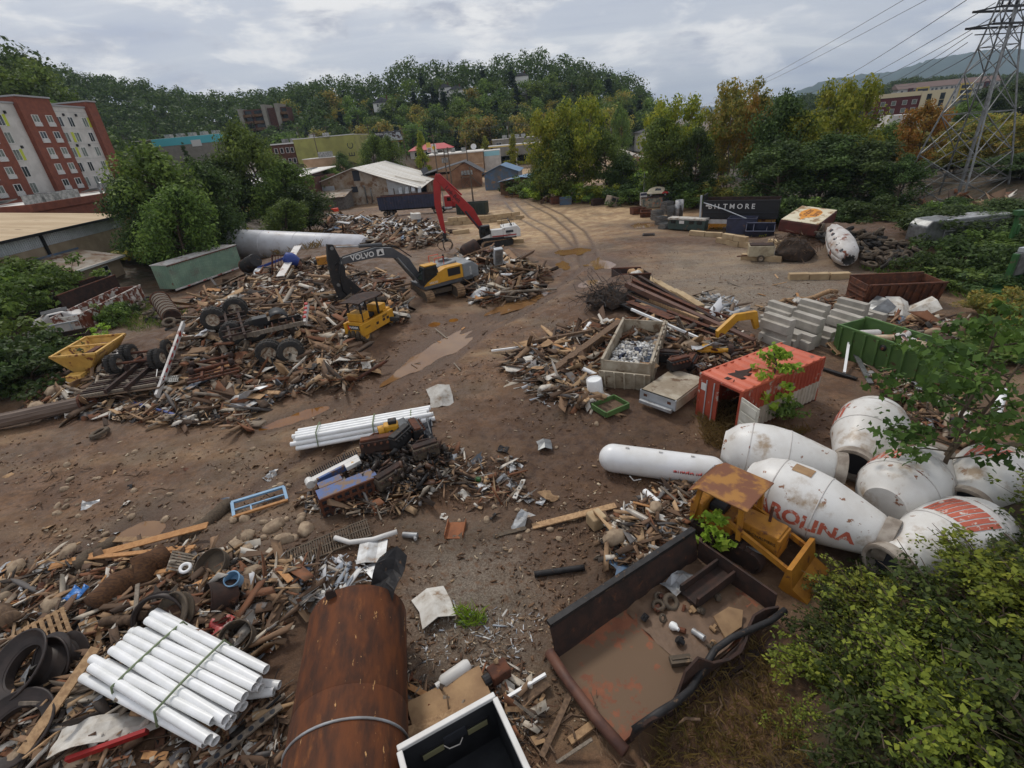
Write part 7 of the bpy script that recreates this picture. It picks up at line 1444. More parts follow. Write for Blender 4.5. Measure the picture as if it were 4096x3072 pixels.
bx_ = thing('truck_box', 'upturned white framed truck box with black inside and small windows', 'truck box', (-1.1, 6.7, gz(-1.5, 6) + .55), math.atan2(-.9, -2.0))
BXI = M('black_lining', lin(52, 53, 56), lin(40, 41, 44), 2, rough=.6)
L_, W_b, H_ = 2.25, 1.85, 1.75
wallbox(bx_, 'long_wall', 0, L_, -.05, 0, 0, H_, BXI); wallbox(bx_, 'long_wall', 0, L_, W_b, W_b + .05, 0, H_, BXI); wallbox(bx_, 'short_wall', -.05, -.002, -.04, W_b + .04, 0, H_, BXI); wallbox(bx_, 'short_wall', L_ + .002, L_ + .05, -.04, W_b + .04, 0, H_, BXI); wallbox(bx_, 'box_floor', 0, L_, 0, W_b, .02, .08, BXI)
for a, c in (((-.05, -.02, H_), (L_ + .05, -.02, H_)), ((-.05, W_b + .02, H_), (L_ + .05, W_b + .02, H_)), ((-.02, .06, H_ + .005), (-.02, W_b - .04, H_ + .005)), ((L_ + .02, .06, H_ + .005), (L_ + .02, W_b - .04, H_ + .005))): MB().bar(a, c, .13, .12).obj('white_rim', WHITEP, bx_, bev=.02)
for x in (.5, 1.6):
 wf = MB().box(x, .012, 1.0, .62, .03, .34).obj('window_frame', BLACK, bx_); MB().box(x, .032, 1.0, .5, .012, .2).obj('pane', M('dull_pane', lin(150, 146, 110), None, rough=.3) if x < 1 else MATS['dull_pane'], wf)
MB().box(1.05, .02, 1.15, .55, .04, .3).obj('latch_plate', DKGREY, bx_); MB().pipe([(.9, .06, 1.0), (1.0, .12, .92), (1.25, .12, .98), (1.35, .06, 1.1)], .015, 5).obj('latch_handle', SHEETW, bx_)
for k in range(2): o = tag(MB().lathe([(0, 0), (.16, 0), (.16, .24), (.05, .24), (.05, .2), (0, .2)], 14).obj('paper_roll', CARD, smooth=True), 'brown roll lying in the black truck box', 'roll', 'rolls in the truck box'); o.location = bx_.matrix_basis @ Vector((1.2 + .34 * k, .9, .3)); o.rotation_euler = (.9, .3, k)
rbx = (g0(1210, 1420, .3) + g0(1370, 1590, .3) + g0(1640, 1310, .3) + g0(1500, 1210, .3)) / 4
BEDR = M('rust_bed_floor', lin(136, 84, 58), lin(112, 68, 48), 1.2, rough=.75, bump=.2, spots=(lin(106, 84, 64), .8, .46, .50))
rb_ = thing('rusty_dump_bed', 'big rusty dump bed filled with mud and engine scrap', 'dump bed', (rbx.x, rbx.y, gz(rbx.x, rbx.y) + .12), (-.03, .0, math.atan2(3.0, 5.2)))
b = MB(); b.grid([[(-3.1 + 6.3 * i / 12, -1.4 + 2.8 * j / 6, .08 + .03 * math.sin(i + j * 1.7)) for j in range(7)] for i in range(13)], .1); b.obj('bed_floor', BEDR, rb_, smooth=True)
b = MB(); b.grid([[(-.4 + 3.4 * i / 14, -1.35 + 2.7 * j / 10, .10 + .10 * max(0, math.sin(i / 14 * PI)) + .05 * math.sin(i * 1.9 + j * 2.3)) for j in range(11)] for i in range(15)]); b.obj('mud_layer', M('thick_mud', lin(112, 88, 68), lin(94, 72, 54), 2, rough=.55, bump=.5), rb_, smooth='all')
b = MB(); b.grid([[(-3.1 + 6.2 * i / 10, 1.4 + .10 * j, .05 + .62 * j * (1 if j < 2 else .95)) for j in range(3)] for i in range(11)], 0); q = b.obj('high_wall', RUSTD, rb_); q.modifiers.new('t', 'SOLIDIFY').thickness = .06
MB().bar((-3.1, 1.62, 1.28), (3.1, 1.62, 1.28), .2, .14).obj('top_rail', DARKM, rb_)
b = MB(); b.grid([[(-2.9 + 6.0 * i / 14, -1.42 - .05 * j - .12 * math.sin(i * .9) * j, .05 + j * (.28 + .18 * math.sin(i * 1.3) * (i < 7))) for j in range(3)] for i in range(15)], 0); q = b.obj('crumpled_wall', RUSTD, rb_); q.modifiers.new('t', 'SOLIDIFY').thickness = .07
MB().pipe([(-2.9 + 6.0 * i / 9, -1.55 - .2 * math.sin(i * .9), .62 + .25 * math.sin(i * 1.3) * (i < 5)) for i in range(10)], .1, 6).obj('bent_rail', DARKM, rb_, smooth='all')
MB().pipe([(-3.25, 1.5, .3), (-3.3, .5, .2), (-3.3, -.6, .16), (-3.2, -1.6, .1)], .16, 10).obj('rolled_edge', M('brown_pipe_rust', lin(104, 70, 56), lin(80, 54, 46), 2, rough=.6), rb_, smooth='all')
wallbox(rb_, 'far_wall', 3.15, 3.22, -1.4, 1.4, .05, .9, RUSTD); b = MB(); b.box(2.3, .3, .35, 1.9, .7, .1); b.box(2.3, .62, .5, 1.9, .08, .4); b.box(2.3, -.02, .5, 1.9, .08, .4); b.obj('box_channel', RUSTD, rb_); MB().bar((-3.0, -1.3, -.3), (2.5, -1.9, -.2), .25, .3).obj('chassis_rail', RUSTD, rb_)
def scrap(name, label, cat, m4, builder, mat, group=None, smooth=False):
 b = MB(); builder(b); o = tag(b.obj(name, mat, None, smooth), label, cat, group); o.matrix_world = m4; return o
RB = rb_.matrix_basis
scrap('sheet_scrap', 'crumpled shiny sheet in the rusty dump bed', 'scrap', RB @ Matrix.Translation((1.6, .9, .35)), lambda b: b.grid([[(i * .28 - .5, j * .22 - .3, .12 * math.sin(i * 2 + j)) for j in range(4)] for i in range(5)], .02), ALU)
for k, (x, y, r) in enumerate(((.5, .75, .16), (.75, .95, .13), (.9, .6, .2), (.25, .35, .1))): scrap('flange_ring', 'muddy flanged ring in the rusty dump bed', 'ring', RB @ Matrix.Translation((x, y, .28)) @ Matrix.Rotation(k * .3, 4, 'X'), lambda b: b.ring(r, r * .42, None, 16, 6), RUBMUD, 'muddy rings in the rusty dump bed', 'all')
scrap('plaster_slab', 'pale pointed slab standing in the rusty dump bed', 'slab', RB @ Matrix.Translation((1.6, -.9, .3)) @ Matrix.Rotation(.3, 4, 'X'), lambda b: b.prism([(-.4, -.25), (.3, -.3), (.75, .0), (.45, .3), (-.2, .35)], 0, .05), CARD)
scrap('tin_can', 'silver can lying in the mud of the rusty dump bed', 'can', RB @ Matrix.Translation((.65, -.65, .3)) @ Euler((1.4, .3, 0)).to_matrix().to_4x4(), lambda b: b.lathe([(0, -.2), (.09, -.2), (.09, .2), (0, .2)], 12), ALU, None, True)
scrap('plastic_jug', 'white jug in the mud of the rusty dump bed', 'jug', RB @ Matrix.Translation((.3, .05, .25)), lambda b: b.lathe([(0, 0), (.12, 0), (.13, .12), (.06, .22), (.05, .28), (0, .28)], 10, Matrix.Rotation(1.3, 4, 'X')), PVC, None, True)
scrap('metal_tub', 'muddy ribbed block in the rusty dump bed', 'scrap', RB @ Matrix.Translation((-.35, -.85, .22)) @ Matrix.Rotation(-.5, 4, 'Z'), lambda b: [b.box(0, 0, 0, .6, .25, .16), b.box(0, 0, .09, .5, .05, .04)], RUBMUD)
for k in range(14): scrap('machine_part', 'small muddy machine part in the rusty dump bed', 'machine part', RB @ Matrix.Translation((RND.uniform(-.2, 2.3), RND.uniform(-1.1, 1.0), .26)) @ Euler((RND.uniform(0, 6), RND.uniform(0, 6), 0)).to_matrix().to_4x4(), lambda b: [b.tube((0, 0, -.1), (0, 0, .1), RND.uniform(.05, .11), None, 8), b.box(.06, 0, 0, .2, .06, .08)], RND.choice((RUBMUD, DARKM, CARD, RUST)), 'machine parts in the rusty dump bed')
pA, pB = g0(1325, 990, .65), g0(1545, 1020, .65); dv = pB - pA; an = math.atan2(dv.y, dv.x)
pp = thing('propane_tank', 'long white propane tank with rounded ends lying in the mud', 'tank', (pA.x, pA.y, gz(pA.x, pA.y) - .04), an)
b = MB(); r = .64; Lp = dv.length - .2
prof = [(0, -r)] + [(r * math.cos(a), r * math.sin(a)) for a in np.linspace(-PI / 2 + .25, 0, 7)] + [(r * math.cos(a), Lp + r * math.sin(a)) for a in np.linspace(0, PI / 2 - .25, 7)] + [(0, Lp + r)]
b.M = Matrix.Translation((0, 0, .64)) @ Matrix.Rotation(PI / 2, 4, 'Y'); b.lathe(prof, 32); b.obj('shell', M('clean_white_paint', lin(226, 226, 226), lin(214, 212, 208), .8, rough=.35, spots=(lin(160, 138, 112), 1.6, .68, .8)), pp, smooth='all')
for x in (.6, 2.0, 3.3): MB().box(x, 0, 1.3, .14, .1, .1).obj('lug', WHITEP, pp)
text_obj('lettering', 'propane', .34, REDM, pp, face((Lp - .9, -.6, .78), (-1, 0, 0), (0, .35, -1)), thick=.03)
MB().pipe([(.8, -.55, .2), (1.0, -.7, .1), (1.3, -.6, .15)], .03, 5).obj('valve_pipe', WHITEP, pp)
MIX = M('mixer_white', lin(220, 218, 214), lin(206, 202, 196), .8, rough=.42, spots=(lin(138, 96, 70), 2.0, .63, .67), spots2=(lin(158, 136, 110), .9, .52, .72))
COLLAR = M('mixer_collar', lin(168, 158, 146), lin(128, 116, 104), 2, rough=.6)
ORST = M('mixer_orange', lin(190, 100, 78), lin(180, 92, 72), 2, rough=.55, spots=(lin(206, 196, 186), 5, .56, .62))
PROF = [(.0, 0), (.62, .0), (.66, .06), (1.02, .45), (1.2, 1.0), (1.24, 1.7), (1.17, 2.4), (.95, 3.2), (.72, 3.95), (.66, 4.05)]
def mixer(label, P, Q, s=1.0, roll=0.0, seams=True, text=None, stripes=None, mouth=True, hatch=None):
 """drum from base P to mouth Q (axis)"""
 P, Q = Vector(P), Vector(Q); d = Q - P; k = d.length / 4.05
 t = thing('mixer_drum', label, 'mixer drum', (P.x, P.y, max(0, P.z - 1.2)), 0); Mq = Matrix.Translation((0, 0, P.z - t.location.z)) @ d.to_track_quat('Z', 'Y').to_matrix().to_4x4() @ Matrix.Rotation(roll, 4, 'Z') @ Matrix.Diagonal((s, s, k, 1))
 b = MB(); b.M = Mq; pf = []
 for (r0, z0), (r1, z1) in zip(PROF[:-1], PROF[1:]):
  for q in range(3): pf.append((r0 + (r1 - r0) * q / 3, z0 + (z1 - z0) * q / 3))
 b.lathe(pf + [PROF[-1]], 40); b.obj('drum', MIX, t, smooth=True)
 b = MB(); b.M = Mq; b.lathe([(.66, 4.04), (.72, 4.05), (.74, 4.4), (.68, 4.42), (.6, 4.4), (.58, 3.8)], 32); b.obj('collar', COLLAR, t, smooth=True)
 b = MB(); b.M = Mq; b.lathe([(0, 4.1), (.57, 4.1)], 24); b.obj('mouth', DKGREY, t)
 for z, r in ((1.0, 1.2), (2.4, 1.17)):
  b = MB(); b.M = Mq; b.ring(r, .022, Matrix.Translation((0, 0, z)), 40, 4); b.obj('seam', WHITER, t, smooth='all')
 def rad(z): return np.interp(z, [p[1] for p in PROF[1:]], [p[0] for p in PROF[1:]])
 if stripes:                                # slanting orange bars round the widest part
  for a0, a1, n in stripes:
   for j in range(n):
    b = MB(); b.M = Mq; a = a0 + (a1 - a0) * j / n; rows_ = []
    for i in range(8): z = 1.25 + 1.0 * i / 7; rr = rad(z) + .012; sh = .16 * i / 7; rows_.append([(rr * math.cos(a + sh + u), rr * math.sin(a + sh + u), z) for u in (0, .06, .12)])
    b.grid(rows_); b.obj('stripe', ORST, t)
 if text:
  txt, a0, a1, z0, size, up = text
  cu = bpy.data.curves.new('t', 'FONT'); cu.body = txt; cu.size = size; cu.align_x = 'CENTER'; cu.align_y = 'CENTER'; cu.offset = .025; cu.resolution_u = 3; o = bpy.data.objects.new('t', cu); C.objects.link(o); bpy.context.view_layer.update(); me = bpy.data.meshes.new_from_object(o); bpy.data.objects.remove(o)
  bm = bmesh.new(); bm.from_mesh(me); bmesh.ops.triangulate(bm, faces=bm.faces); bmesh.ops.subdivide_edges(bm, edges=[e for e in bm.edges if e.calc_length() > .12], cuts=2);
  for v in bm.verts:                     # wrap: letters run along the axis, their height round the drum
   z = z0 + v.co.x * up; a = a0 - v.co.y * up / 1.15; rr = rad(z) + .012; v.co = Mq @ Vector((rr * math.cos(a), rr * math.sin(a), z))
  bm.to_mesh(me); bm.free(); me.materials.clear(); me.materials.append(ORST); link('lettering', me, t)
 if hatch:
  z, a = hatch; rr = rad(z) + .01; b = MB(); b.M = Mq; b.grid([[((rr) * math.cos(a + u), (rr) * math.sin(a + u), z + w) for u in (-.2, -.07, .07, .2)] for w in (-.3, 0, .3)]); b.obj('hatch', CARD, t)
 return t
def angof(P, Q, want):                         # drum angle whose outward side looks along 'want'
 d = Vector(Q) - Vector(P); q = d.to_track_quat('Z', 'Y').to_matrix().inverted() @ Vector(want); return math.atan2(q.y, q.x)
cam_dir = lambda p: (Vector((0, 0, CAM_H)) - Vector(p)).normalized()
A0, A1 = (8.9, 17.0, 1.25), (12.4, 14.9, 1.15); mixer('white mixer drum lying behind the propane tank end', A0, A1, 1.02)
B0, B1 = (8.9, 14.7, 1.3), (11.7, 11.4, 1.15); mid = (Vector(B0) + Vector(B1)) / 2
mixer('white mixer drum with orange CAROLINA lettering beside the yellow crawler', B0, B1, 1.05, text=('CAROLINA', angof(B0, B1, cam_dir(mid) + Vector((-.55, -.55, -.45))), 0, 1.95, .66, 1), hatch=(1.6, angof(B0, B1, (-.1, .2, 1))))
C0, C1 = (16.6, 18.3, 1.35), (13.8, 15.6, .85); mixer('white mixer drum with grey mouth turned down by the tree', C0, C1, 1.1, stripes=[(angof(C0, C1, (-1, .3, .2)) - .5, angof(C0, C1, (-1, .3, .2)) + .7, 6)])
D0, D1 = (12.9, 12.8, 1.1), (16.2, 14.8, 1.1); mixer('white mixer drum showing its round base under the leaning tree', D0, D1, 1.1, stripes=[(angof(D0, D1, (-.3, .6, .7)) - .4, angof(D0, D1, (-.3, .6, .7)) + .5, 5)])
E0, E1 = (15.6, 11.4, 1.2), (11.5, 10.4, .95); mixer('white mixer drum with orange bars half hidden by the bushes', E0, E1, 1.05, stripes=[(angof(E0, E1, (0, 0, 1)) - .6, angof(E0, E1, (0, 0, 1)) + .6, 8)])
F0, F1 = (18.6, 14.2, 1.2), (15.8, 12.6, 1.0); mixer('white mixer drum furthest under the broad leaved tree', F0, F1, 1.05, stripes=[(angof(F0, F1, (0, .2, 1)) - .3, angof(F0, F1, (0, .2, 1)) + .5, 5)])
dz = thing('crawler_loader', 'old yellow crawler loader with a rusty canopy beside the mixer drums', 'crawler loader', (7.55, 12.9, gz(7.5, 13) - .05), math.atan2(-.77, .63))
und3 = bpy.data.objects.new('undercarriage', None); C.objects.link(und3); und3.parent = dz; undercarriage2(und3, 2.9, 1.9, .42, .8, RUSTD, RUSTD)
MB().box(.9, 0, 1.15, 1.5, .85, .75).obj('bonnet', YELD, dz, bev=.05); MB().box(1.67, 0, 1.0, .12, .9, .9).obj('radiator', YELD, dz, bev=.03); MB().box(-.3, 0, .95, 1.0, 1.3, .5).obj('floor_box', YELD, dz, bev=.04); MB().box(-.55, 0, 1.35, .55, .6, .35).obj('seat', BLACK, dz, bev=.06); MB().box(-1.1, 0, 1.2, .5, 1.4, .9).obj('rear_tank', YELD, dz, bev=.06); MB().box(-.3, .72, 1.2, .9, .3, .6).obj('side_box', YELD, dz, bev=.03)
for x in (-1.15, .55):
 for s in (-.78, .78): MB().bar((x, s, 1.0), (x * .85, s * .95, 2.5), .14, .16).obj('canopy_post', YELD, dz)
b = MB(); b.grid([[(-1.35 + 2.1 * i / 6, -1.0 + 2.0 * j / 4, 2.52 + .06 * math.sin(j / 4 * PI) + (-.3 * (1 - i) if i < 1 else 0)) for j in range(5)] for i in range(7)], .07); b.obj('canopy', M('canopy_rust_yellow', lin(160, 112, 52), lin(118, 74, 50), 1.6, rough=.6, contrast=(.42, .56)), dz, bev=.03)
b = MB()
for k in range(9): b.bar((-1.32, -.7 + k * .175, 1.65), (-1.25, -.7 + k * .175, 2.45), .012)
for k in range(5): b.bar((-1.3, -.75, 1.7 + k * .17), (-1.28, .75, 1.7 + k * .17), .012)
b.obj('mesh_guard', STEEL, dz)
for s in (-.72, .72):
 MB().bar((-.2, s, 1.55), (2.3, s, .7), .12, .2).obj('lift_arm', YELD, dz); MB().tube((.5, s * .95, .7), (1.7, s * .95, .95), .06, None, 8).obj('lift_cylinder', STEEL, dz)
b = MB(); b.prism([(2.1, .1), (2.2, 1.0), (2.35, 1.05), (2.5, .3), (3.0, .05), (3.0, 0), (2.3, 0)], -.95, .95, 'Y'); b.obj('bucket', YELD, dz)
MB().tube((1.1, .2, 1.5), (1.1, .2, 2.2), .05, None, 8).obj('exhaust', RUST, dz); b = MB(); b.prism([(-.15, 0), (.15, 0), (0, .26)], .875, .882, 'Y', Matrix.Translation((-.3, 0, 1.1))); b.obj('warning_triangle', BLACK, dz)
b = MB(); b.prism([(-.15, 0), (.15, 0), (0, .26)], -.882, -.875, 'Y', Matrix.Translation((-.3, .2, 1.1))); b.obj('warning_triangle', BLACK, dz); text_obj('lettering', 'ALLIS-CHALMERS', .16, BLACK, dz, face((1.0, -.665 + .22, 1.2), (1, 0, 0), (0, 0, 1)))
def bundle(label, a, b_, rows_, r, loose, straps, z=.0, pname='pvc_pipe', group='', fan=0.0, L=None):
 P, Q = gp(*a), gp(*b_); d = Q - P; d.z = 0; Lb = L or d.length; an = math.atan2(d.y, d.x); zc = max(P.z, Q.z) + z
 k = 0; mesh = None
 for row, n in enumerate(rows_):
  for j in range(n):
   y = (j - (n - 1) / 2) * 2.06 * r; zz = zc + r + row * 1.75 * r; key = (r, round(Lb, 2))
   if mesh is None: b = MB(); b.tube((-Lb / 2, 0, 0), (Lb / 2, 0, 0), r, None, 14, hollow=r * .12); mesh = b.mesh('pvc_pipe', PVC, True)
   o = link(pname, mesh); off = RND.uniform(-loose, loose); yw = RND.uniform(-fan, fan)
   c = P + d * .5; o.location = (c.x - math.sin(an) * y + math.cos(an) * off, c.y + math.cos(an) * y + math.sin(an) * off, zz); o.rotation_euler = (0, -math.atan2(Q.z - P.z, Lb) * .6, an + yw); tag(o, label, 'pipe', group)
 t = (P + d * .5); w = max(rows_) * r + .03; h = (len(rows_) * 1.75 + .4) * r
 for s in straps:
  b = MB(); c = t + d * (s - .5); wt = rows_[-1] * r + .04
  b.pipe([(0, -w, .02), (0, -wt, h), (0, -wt * .4, h + .035), (0, wt * .4, h + .035), (0, wt, h), (0, w, .02)], .035, 5); o = tag(b.obj('strap', STRAP, smooth='all'), 'green strap round the ' + group.replace('white pipes of the ', ''), 'strap', 'straps of the ' + group); o.location = (c.x, c.y, zc); o.rotation_euler = (0, 0, an)
bundle('white plastic pipe of the long bundle beside the engine heap', (648, 968), (932, 912), (6, 5, 4), .125, .25, (.17, .58, .86), .02, group='white pipes of the long bundle')
bundle('white plastic pipe of the strapped bundle beside the rusty tank', (290, 1420), (540, 1562), (9, 8), .125, .22, (.28, .66), .42, group='white pipes of the strapped bundle', fan=.035)
for a, c in (((480, 1480), (612, 1496)), ((520, 1520), (600, 1510))): o = beam('loose_pipe', 'loose white pipe poking out under the rusty tank', a, c, .01, .01, PVC, .3, .35, group='loose white pipes by the rusty tank'); P, Q = gp(*a, .35), gp(*c, .35); b = MB(); b.tube((0, 0, 0), Q - P, .12, None, 14, hollow=.015); o.data = b.mesh('loose_pipe', PVC, True); o.location = P; tag(o, None, 'pipe')
TRB = M('trencher_blue', lin(66, 90, 140), lin(58, 78, 122), 2, rough=.55, spots=(lin(112, 86, 64), 2, .46, .58))
trn = thing('trencher_boom', 'white and blue trencher boom with a toothed chain', 'trencher', gp(735, 1045, .75), (.0, -.12, .55))
MB().box(0, 0, .1, 2.3, .4, .22).obj('bar', WHITEP, trn, bev=.06); MB().box(.1, -.26, .12, 2.0, .14, .3).obj('blue_rail', TRB, trn, bev=.02)
b = MB()
for k in range(24): b.box(-1.15 + k * .1, .26, .22, .06, .16, .1); b.tube((-1.15 + k * .1, .26, .26), (-1.15 + k * .1, .34, .4), .02, None, 4)
b.obj('chain', DARKM, trn); MB().tube((-1.2, -.2, .08), (-1.2, .2, .08), .2, None, 14).obj('end_roller', WHITEP, trn); MB().box(.75, -.45, .22, .7, .35, .2).obj('control_box', WHITEP, trn, bev=.02)
b = MB(); b.prism([(-.07, 0), (.07, 0), (0, .12)], .322, .33, 'Z', Matrix.Translation((.75, -.5, 0))); b.obj('warning_label', YEL, trn)
def slotted(label, loc, rot, L, W, H, nx, nz):
 t = thing('slotted_block', label, 'counterweight', loc, rot); MB().box(0, 0, H / 2, L - .06, W - .1, H - .04).obj('core', DKGREY, t)
 b = MB()
 for k in range(nx + 1): b.box(-L / 2 + L * k / nx, -W / 2, H / 2, L / nx * .38, .08, H)
 for k in range(nz + 1): b.box(0, -W / 2 - .003, H * k / nz, L, .08, H / nz * .36)
 b.obj('slot_face', RUST, t); MB().box(0, .02, H + .02, L, W, .04).obj('top_plate', TRB, t); b = MB()
 for k in range(3): b.box(-L / 2, -W / 2 + W * k / 2, H / 2, .07, W * .2, H)
 b.obj('end_face', RUST, t); return t
slotted('slotted rusty weight block with blue top under the trencher', gp(762, 1085, .0), .52, 2.5, .75, 1.0, 8, 3); slotted('smaller slotted block leaning on the blue topped one', gp(725, 1078, .35), .55, 1.0, .5, .6, 3, 2)
engine('rusty opened engine block showing its crankshaft on the heap', gp(830, 1000, .85), .15, 1.7, RUSTD, RUST); engine('black oily engine on top of the centre heap', gp(875, 985, .8), 1.1, 1.3, DARKM, DARKM); engine('mud caked engine at the right edge of the heap', gp(925, 1000, .45), .4, 1.2, RUBMUD, RUSTD); engine('crusted gearbox engine low in the heap', gp(850, 1050, .25), .8, 1.5, RUBMUD, RUSTD); engine('tilted black engine behind the opened block', gp(905, 960, .6), 2.0, 1.2, DARKM, RUST)
yv = thing('yellow_pump', 'yellow cast pump housing on top of the engine heap', 'pump', gp(857, 975, 1.3), .2); MB().box(0, 0, .1, .7, .5, .45).obj('casing', YEL, yv, bev=.08); MB().tube((-.35, -.1, .1), (-.6, -.15, .1), .24, None, 14, hollow=.06).obj('inlet', YEL, yv, smooth=True); MB().box(.1, 0, .42, .4, .35, .2).obj('bonnet', DARKM, yv, bev=.05)
ac = thing('crushed_cabinet', 'crushed grey steel cabinet behind the engine heap', 'cabinet', gp(905, 950, .5), (.4, .3, .4))
for k in range(4): MB().bar((-.5 + k * .33, -.5, .4), (-.5 + k * .33, .5, .4), .06).obj('grille_bar', STEEL, ac)
b = MB(); b.grid([[(-.8 + i * .32, -.6 + j * .4, .1 + .22 * math.sin(i * 1.9 + j * 1.3)) for j in range(4)] for i in range(6)], .03); b.obj('panel', DKGREY, ac); MB().box(-.9, .3, .25, .9, .5, .04, .5).obj('side_panel', STEEL, ac)
fr = thing('window_frame_scrap', 'light blue window frame with a wooden sill lying on the mud', 'window frame', gp(565, 1092, .25), (.12, .08, .5), None, 1.25)
for s in (-1, 1): MB().box(0, s * .38, 0, 1.75, .1, .08).obj('rail', BLUEFR if s > 0 else WOODO, fr); MB().box(s * .85, 0, .003, .1, .7, .08).obj('stile', BLUEFR, fr)
MB().box(0, -.05, .0, 1.6, .05, .06).obj('glazing_bar', BLUEFR, fr); MB().box(-.3, -.2, .0, .05, .3, .06).obj('glazing_bar', BLUEFR, fr)
RIMD = M('dark_rim_steel', lin(62, 52, 48), lin(46, 40, 38), 2, rough=.5, metal=.2, spots=(lin(100, 66, 46), 2, .62, .72))
def bowl(label, vx, vy, R, H, tilt, rz, lift=0.3, mat=None, name='wheel_rim', inner=.62):
 t = thing(name, label, 'rim' if name == 'wheel_rim' else 'drum', gp(vx, vy, lift), (tilt, 0, rz)); b = MB(); b.lathe([(R, 0), (R * 1.04, .03), (R * 1.04, .07), (R * .96, .09), (R * inner * 1.05, H * .3), (R * inner, H * .5), (R * inner * 1.05, H * .75), (R * .92, H * .92), (R, H), (R * .97, H + .02), (R * .88, H * .9), (R * inner * .97, H * .7), (R * inner * .94, H * .4), (R * .93, .05), (R, 0)], 32); b.obj('barrel', mat or RIMD, t, smooth=True); MB().ring(R * 1.0, .04, Matrix.Translation((0, 0, H)), 32, 6).obj('lock_ring', mat or RIMD, t, smooth='all'); return t
bowl('big dark wheel rim leaning on the plank heap', 105, 1460, .95, .75, .5, -.5, .35); bowl('dark rim behind the big dark wheel rim', 165, 1425, .7, .6, .9, -.3, .2); bowl('lowest dark rim half buried beside the long board', 60, 1590, .95, .55, .35, .3, .15); bowl('upright steel hoop behind the rusty plank', 365, 1345, .75, .35, 1.1, .2, .4, None, 'steel_hoop', .92); bowl('muddy steel pan beside the upright hoop', 400, 1340, .6, .3, .75, -.4, .4, RUBMUD, 'steel_pan', .5)
def pail(label, vx, vy, R, H, tilt, rz, mat, lift=.15, inn=RUSTD, name='cut_drum'):
 t = thing(name, label, 'drum', gp(vx, vy, lift), (tilt, 0, rz)); b = MB(); b.lathe([(0, .03), (R * .95, .03), (R, H), (R * 1.03, H), (R * 1.03, H - .04), (R * .98, -.0), (0, 0)], 26); b.obj('shell', mat, t, smooth=True); MB().ring(R * 1.02, .025, Matrix.Translation((0, 0, H)), 26, 5).obj('rim', mat, t, smooth='all'); return t
pail('open cut steel drum with a hose beside the red bag', 525, 1390, .48, .5, .45, .2, RUBMUD); pail('tilted rusty drum holding a blue tub', 510, 1290, .5, .8, 1.1, -.9, RUSTD); pail('light blue tub in the tilted rusty drum', 522, 1278, .24, .4, .5, .2, BLUEFR, .5, name='blue_tub'); pail('dark pan lying by the muddy plank pile', 470, 1235, .6, .3, .5, -.4, RUBMUD, .2, name='steel_pan'); pail('old bucket behind the steel pan', 1010, 580, .45, .9, 1.2, .5, DARKM, .4, name='steel_drum')
rbg = scrap('red_bag', 'torn red plastic bag beside the cut drum', 'bag', Matrix.Translation(gp(478, 1370, .3)), lambda b: b.grid([[(i * .16 - .4, j * .16 - .4, .2 * math.sin(i * 1.4) * math.cos(j * 1.7)) for j in range(6)] for i in range(6)], .02), M('red_plastic', lin(170, 66, 62), lin(150, 56, 54), 3, rough=.4), None, 'all')
scrap('blue_bag', 'bright blue plastic bag in the plank heap', 'bag', Matrix.Translation(gp(180, 1300, .45)), lambda b: b.grid([[(i * .11 - .3, j * .11 - .3, .16 * math.sin(i * 1.9) * math.cos(j * 1.3)) for j in range(6)] for i in range(6)], .02), M('blue_bag_plastic', lin(60, 120, 190), None, rough=.35), None, 'all')
def log(label, a, b_, r0, r1, mat, za, zb, name='log', wob=.06):
 P, Q = gp(*a), gp(*b_); P.z += za; Q.z += zb; b = MB(); d = Q - P; rs = np.random.RandomState(int(a[0])); n = 8
 b.pipe([d * (k / n) + Vector(rs.normal(size=3)) * wob * (0 < k < n) for k in range(n + 1)], r0, 12, r2=r1); o = tag(b.obj(name, mat, None, 'all'), label, 'log'); o.location = P; return o
log('thick split rotten log across the plank heap', (215, 1330), (375, 1215), .42, .5, M('rotten_wood', lin(104, 72, 46), lin(70, 48, 34), 3, rough=.95, bump=1, stretch=(1, 6, 6)), .45, .45, wob=.1); log('grey barked trunk lying between mud and rubble', (395, 1170), (500, 1098), .26, .3, BARK, .15, .25); log('dark barked trunk behind the fresh boards', (170, 1235), (250, 1180), .3, .32, BARK, .2, .2); log('bent peeled branch in front of the strapped pipe bundle', (300, 1560), (470, 1590), .1, .07, WOOD, .5, .45, 'branch', .1); log('thick short log above the strapped pipe bundle', (235, 1365), (330, 1352), .14, .16, WOODD, .5, .5); log('sawn log end left of the pallet', (0, 1345), (40, 1362), .3, .3, WOODD, .5, .5)
log('dark fluted pipe lying before the rusty dump bed', (1155, 1245), (1262, 1230), .11, .11, DARKM, .1, .1, 'dark_pipe', 0)
def plank(label, a, b_, w, t, mat, za, zb, name='board', cat='board', roll=0.0, group=None):
 P, Q = gp(*a), gp(*b_); P.z += za; Q.z += zb; d = Q - P; b = MB(); u = Vector((math.sin(roll), 0, math.cos(roll))); b.bar((0, 0, 0), d, w, t, up=u); o = tag(b.obj(name, mat, None, False, .008), label, cat, group); o.location = P; return o
plank('long fresh orange board on the plank heap', (115, 1235), (460, 1158), .3, .06, WOODO, .25, .6, roll=.9); plank('second fresh board below the long orange board', (150, 1222), (430, 1200), .2, .06, WOODO, .3, .45, roll=.4); plank('fresh board end pointing to the mud', (225, 1178), (350, 1180), .28, .04, WOOD, .3, .4); plank('fresh short board under the white pipe', (310, 1222), (420, 1210), .22, .06, WOODO, .4, .45, roll=.5); plank('yellow board beside the rotten log', (285, 1265), (390, 1245), .2, .06, WOODO, .35, .4)
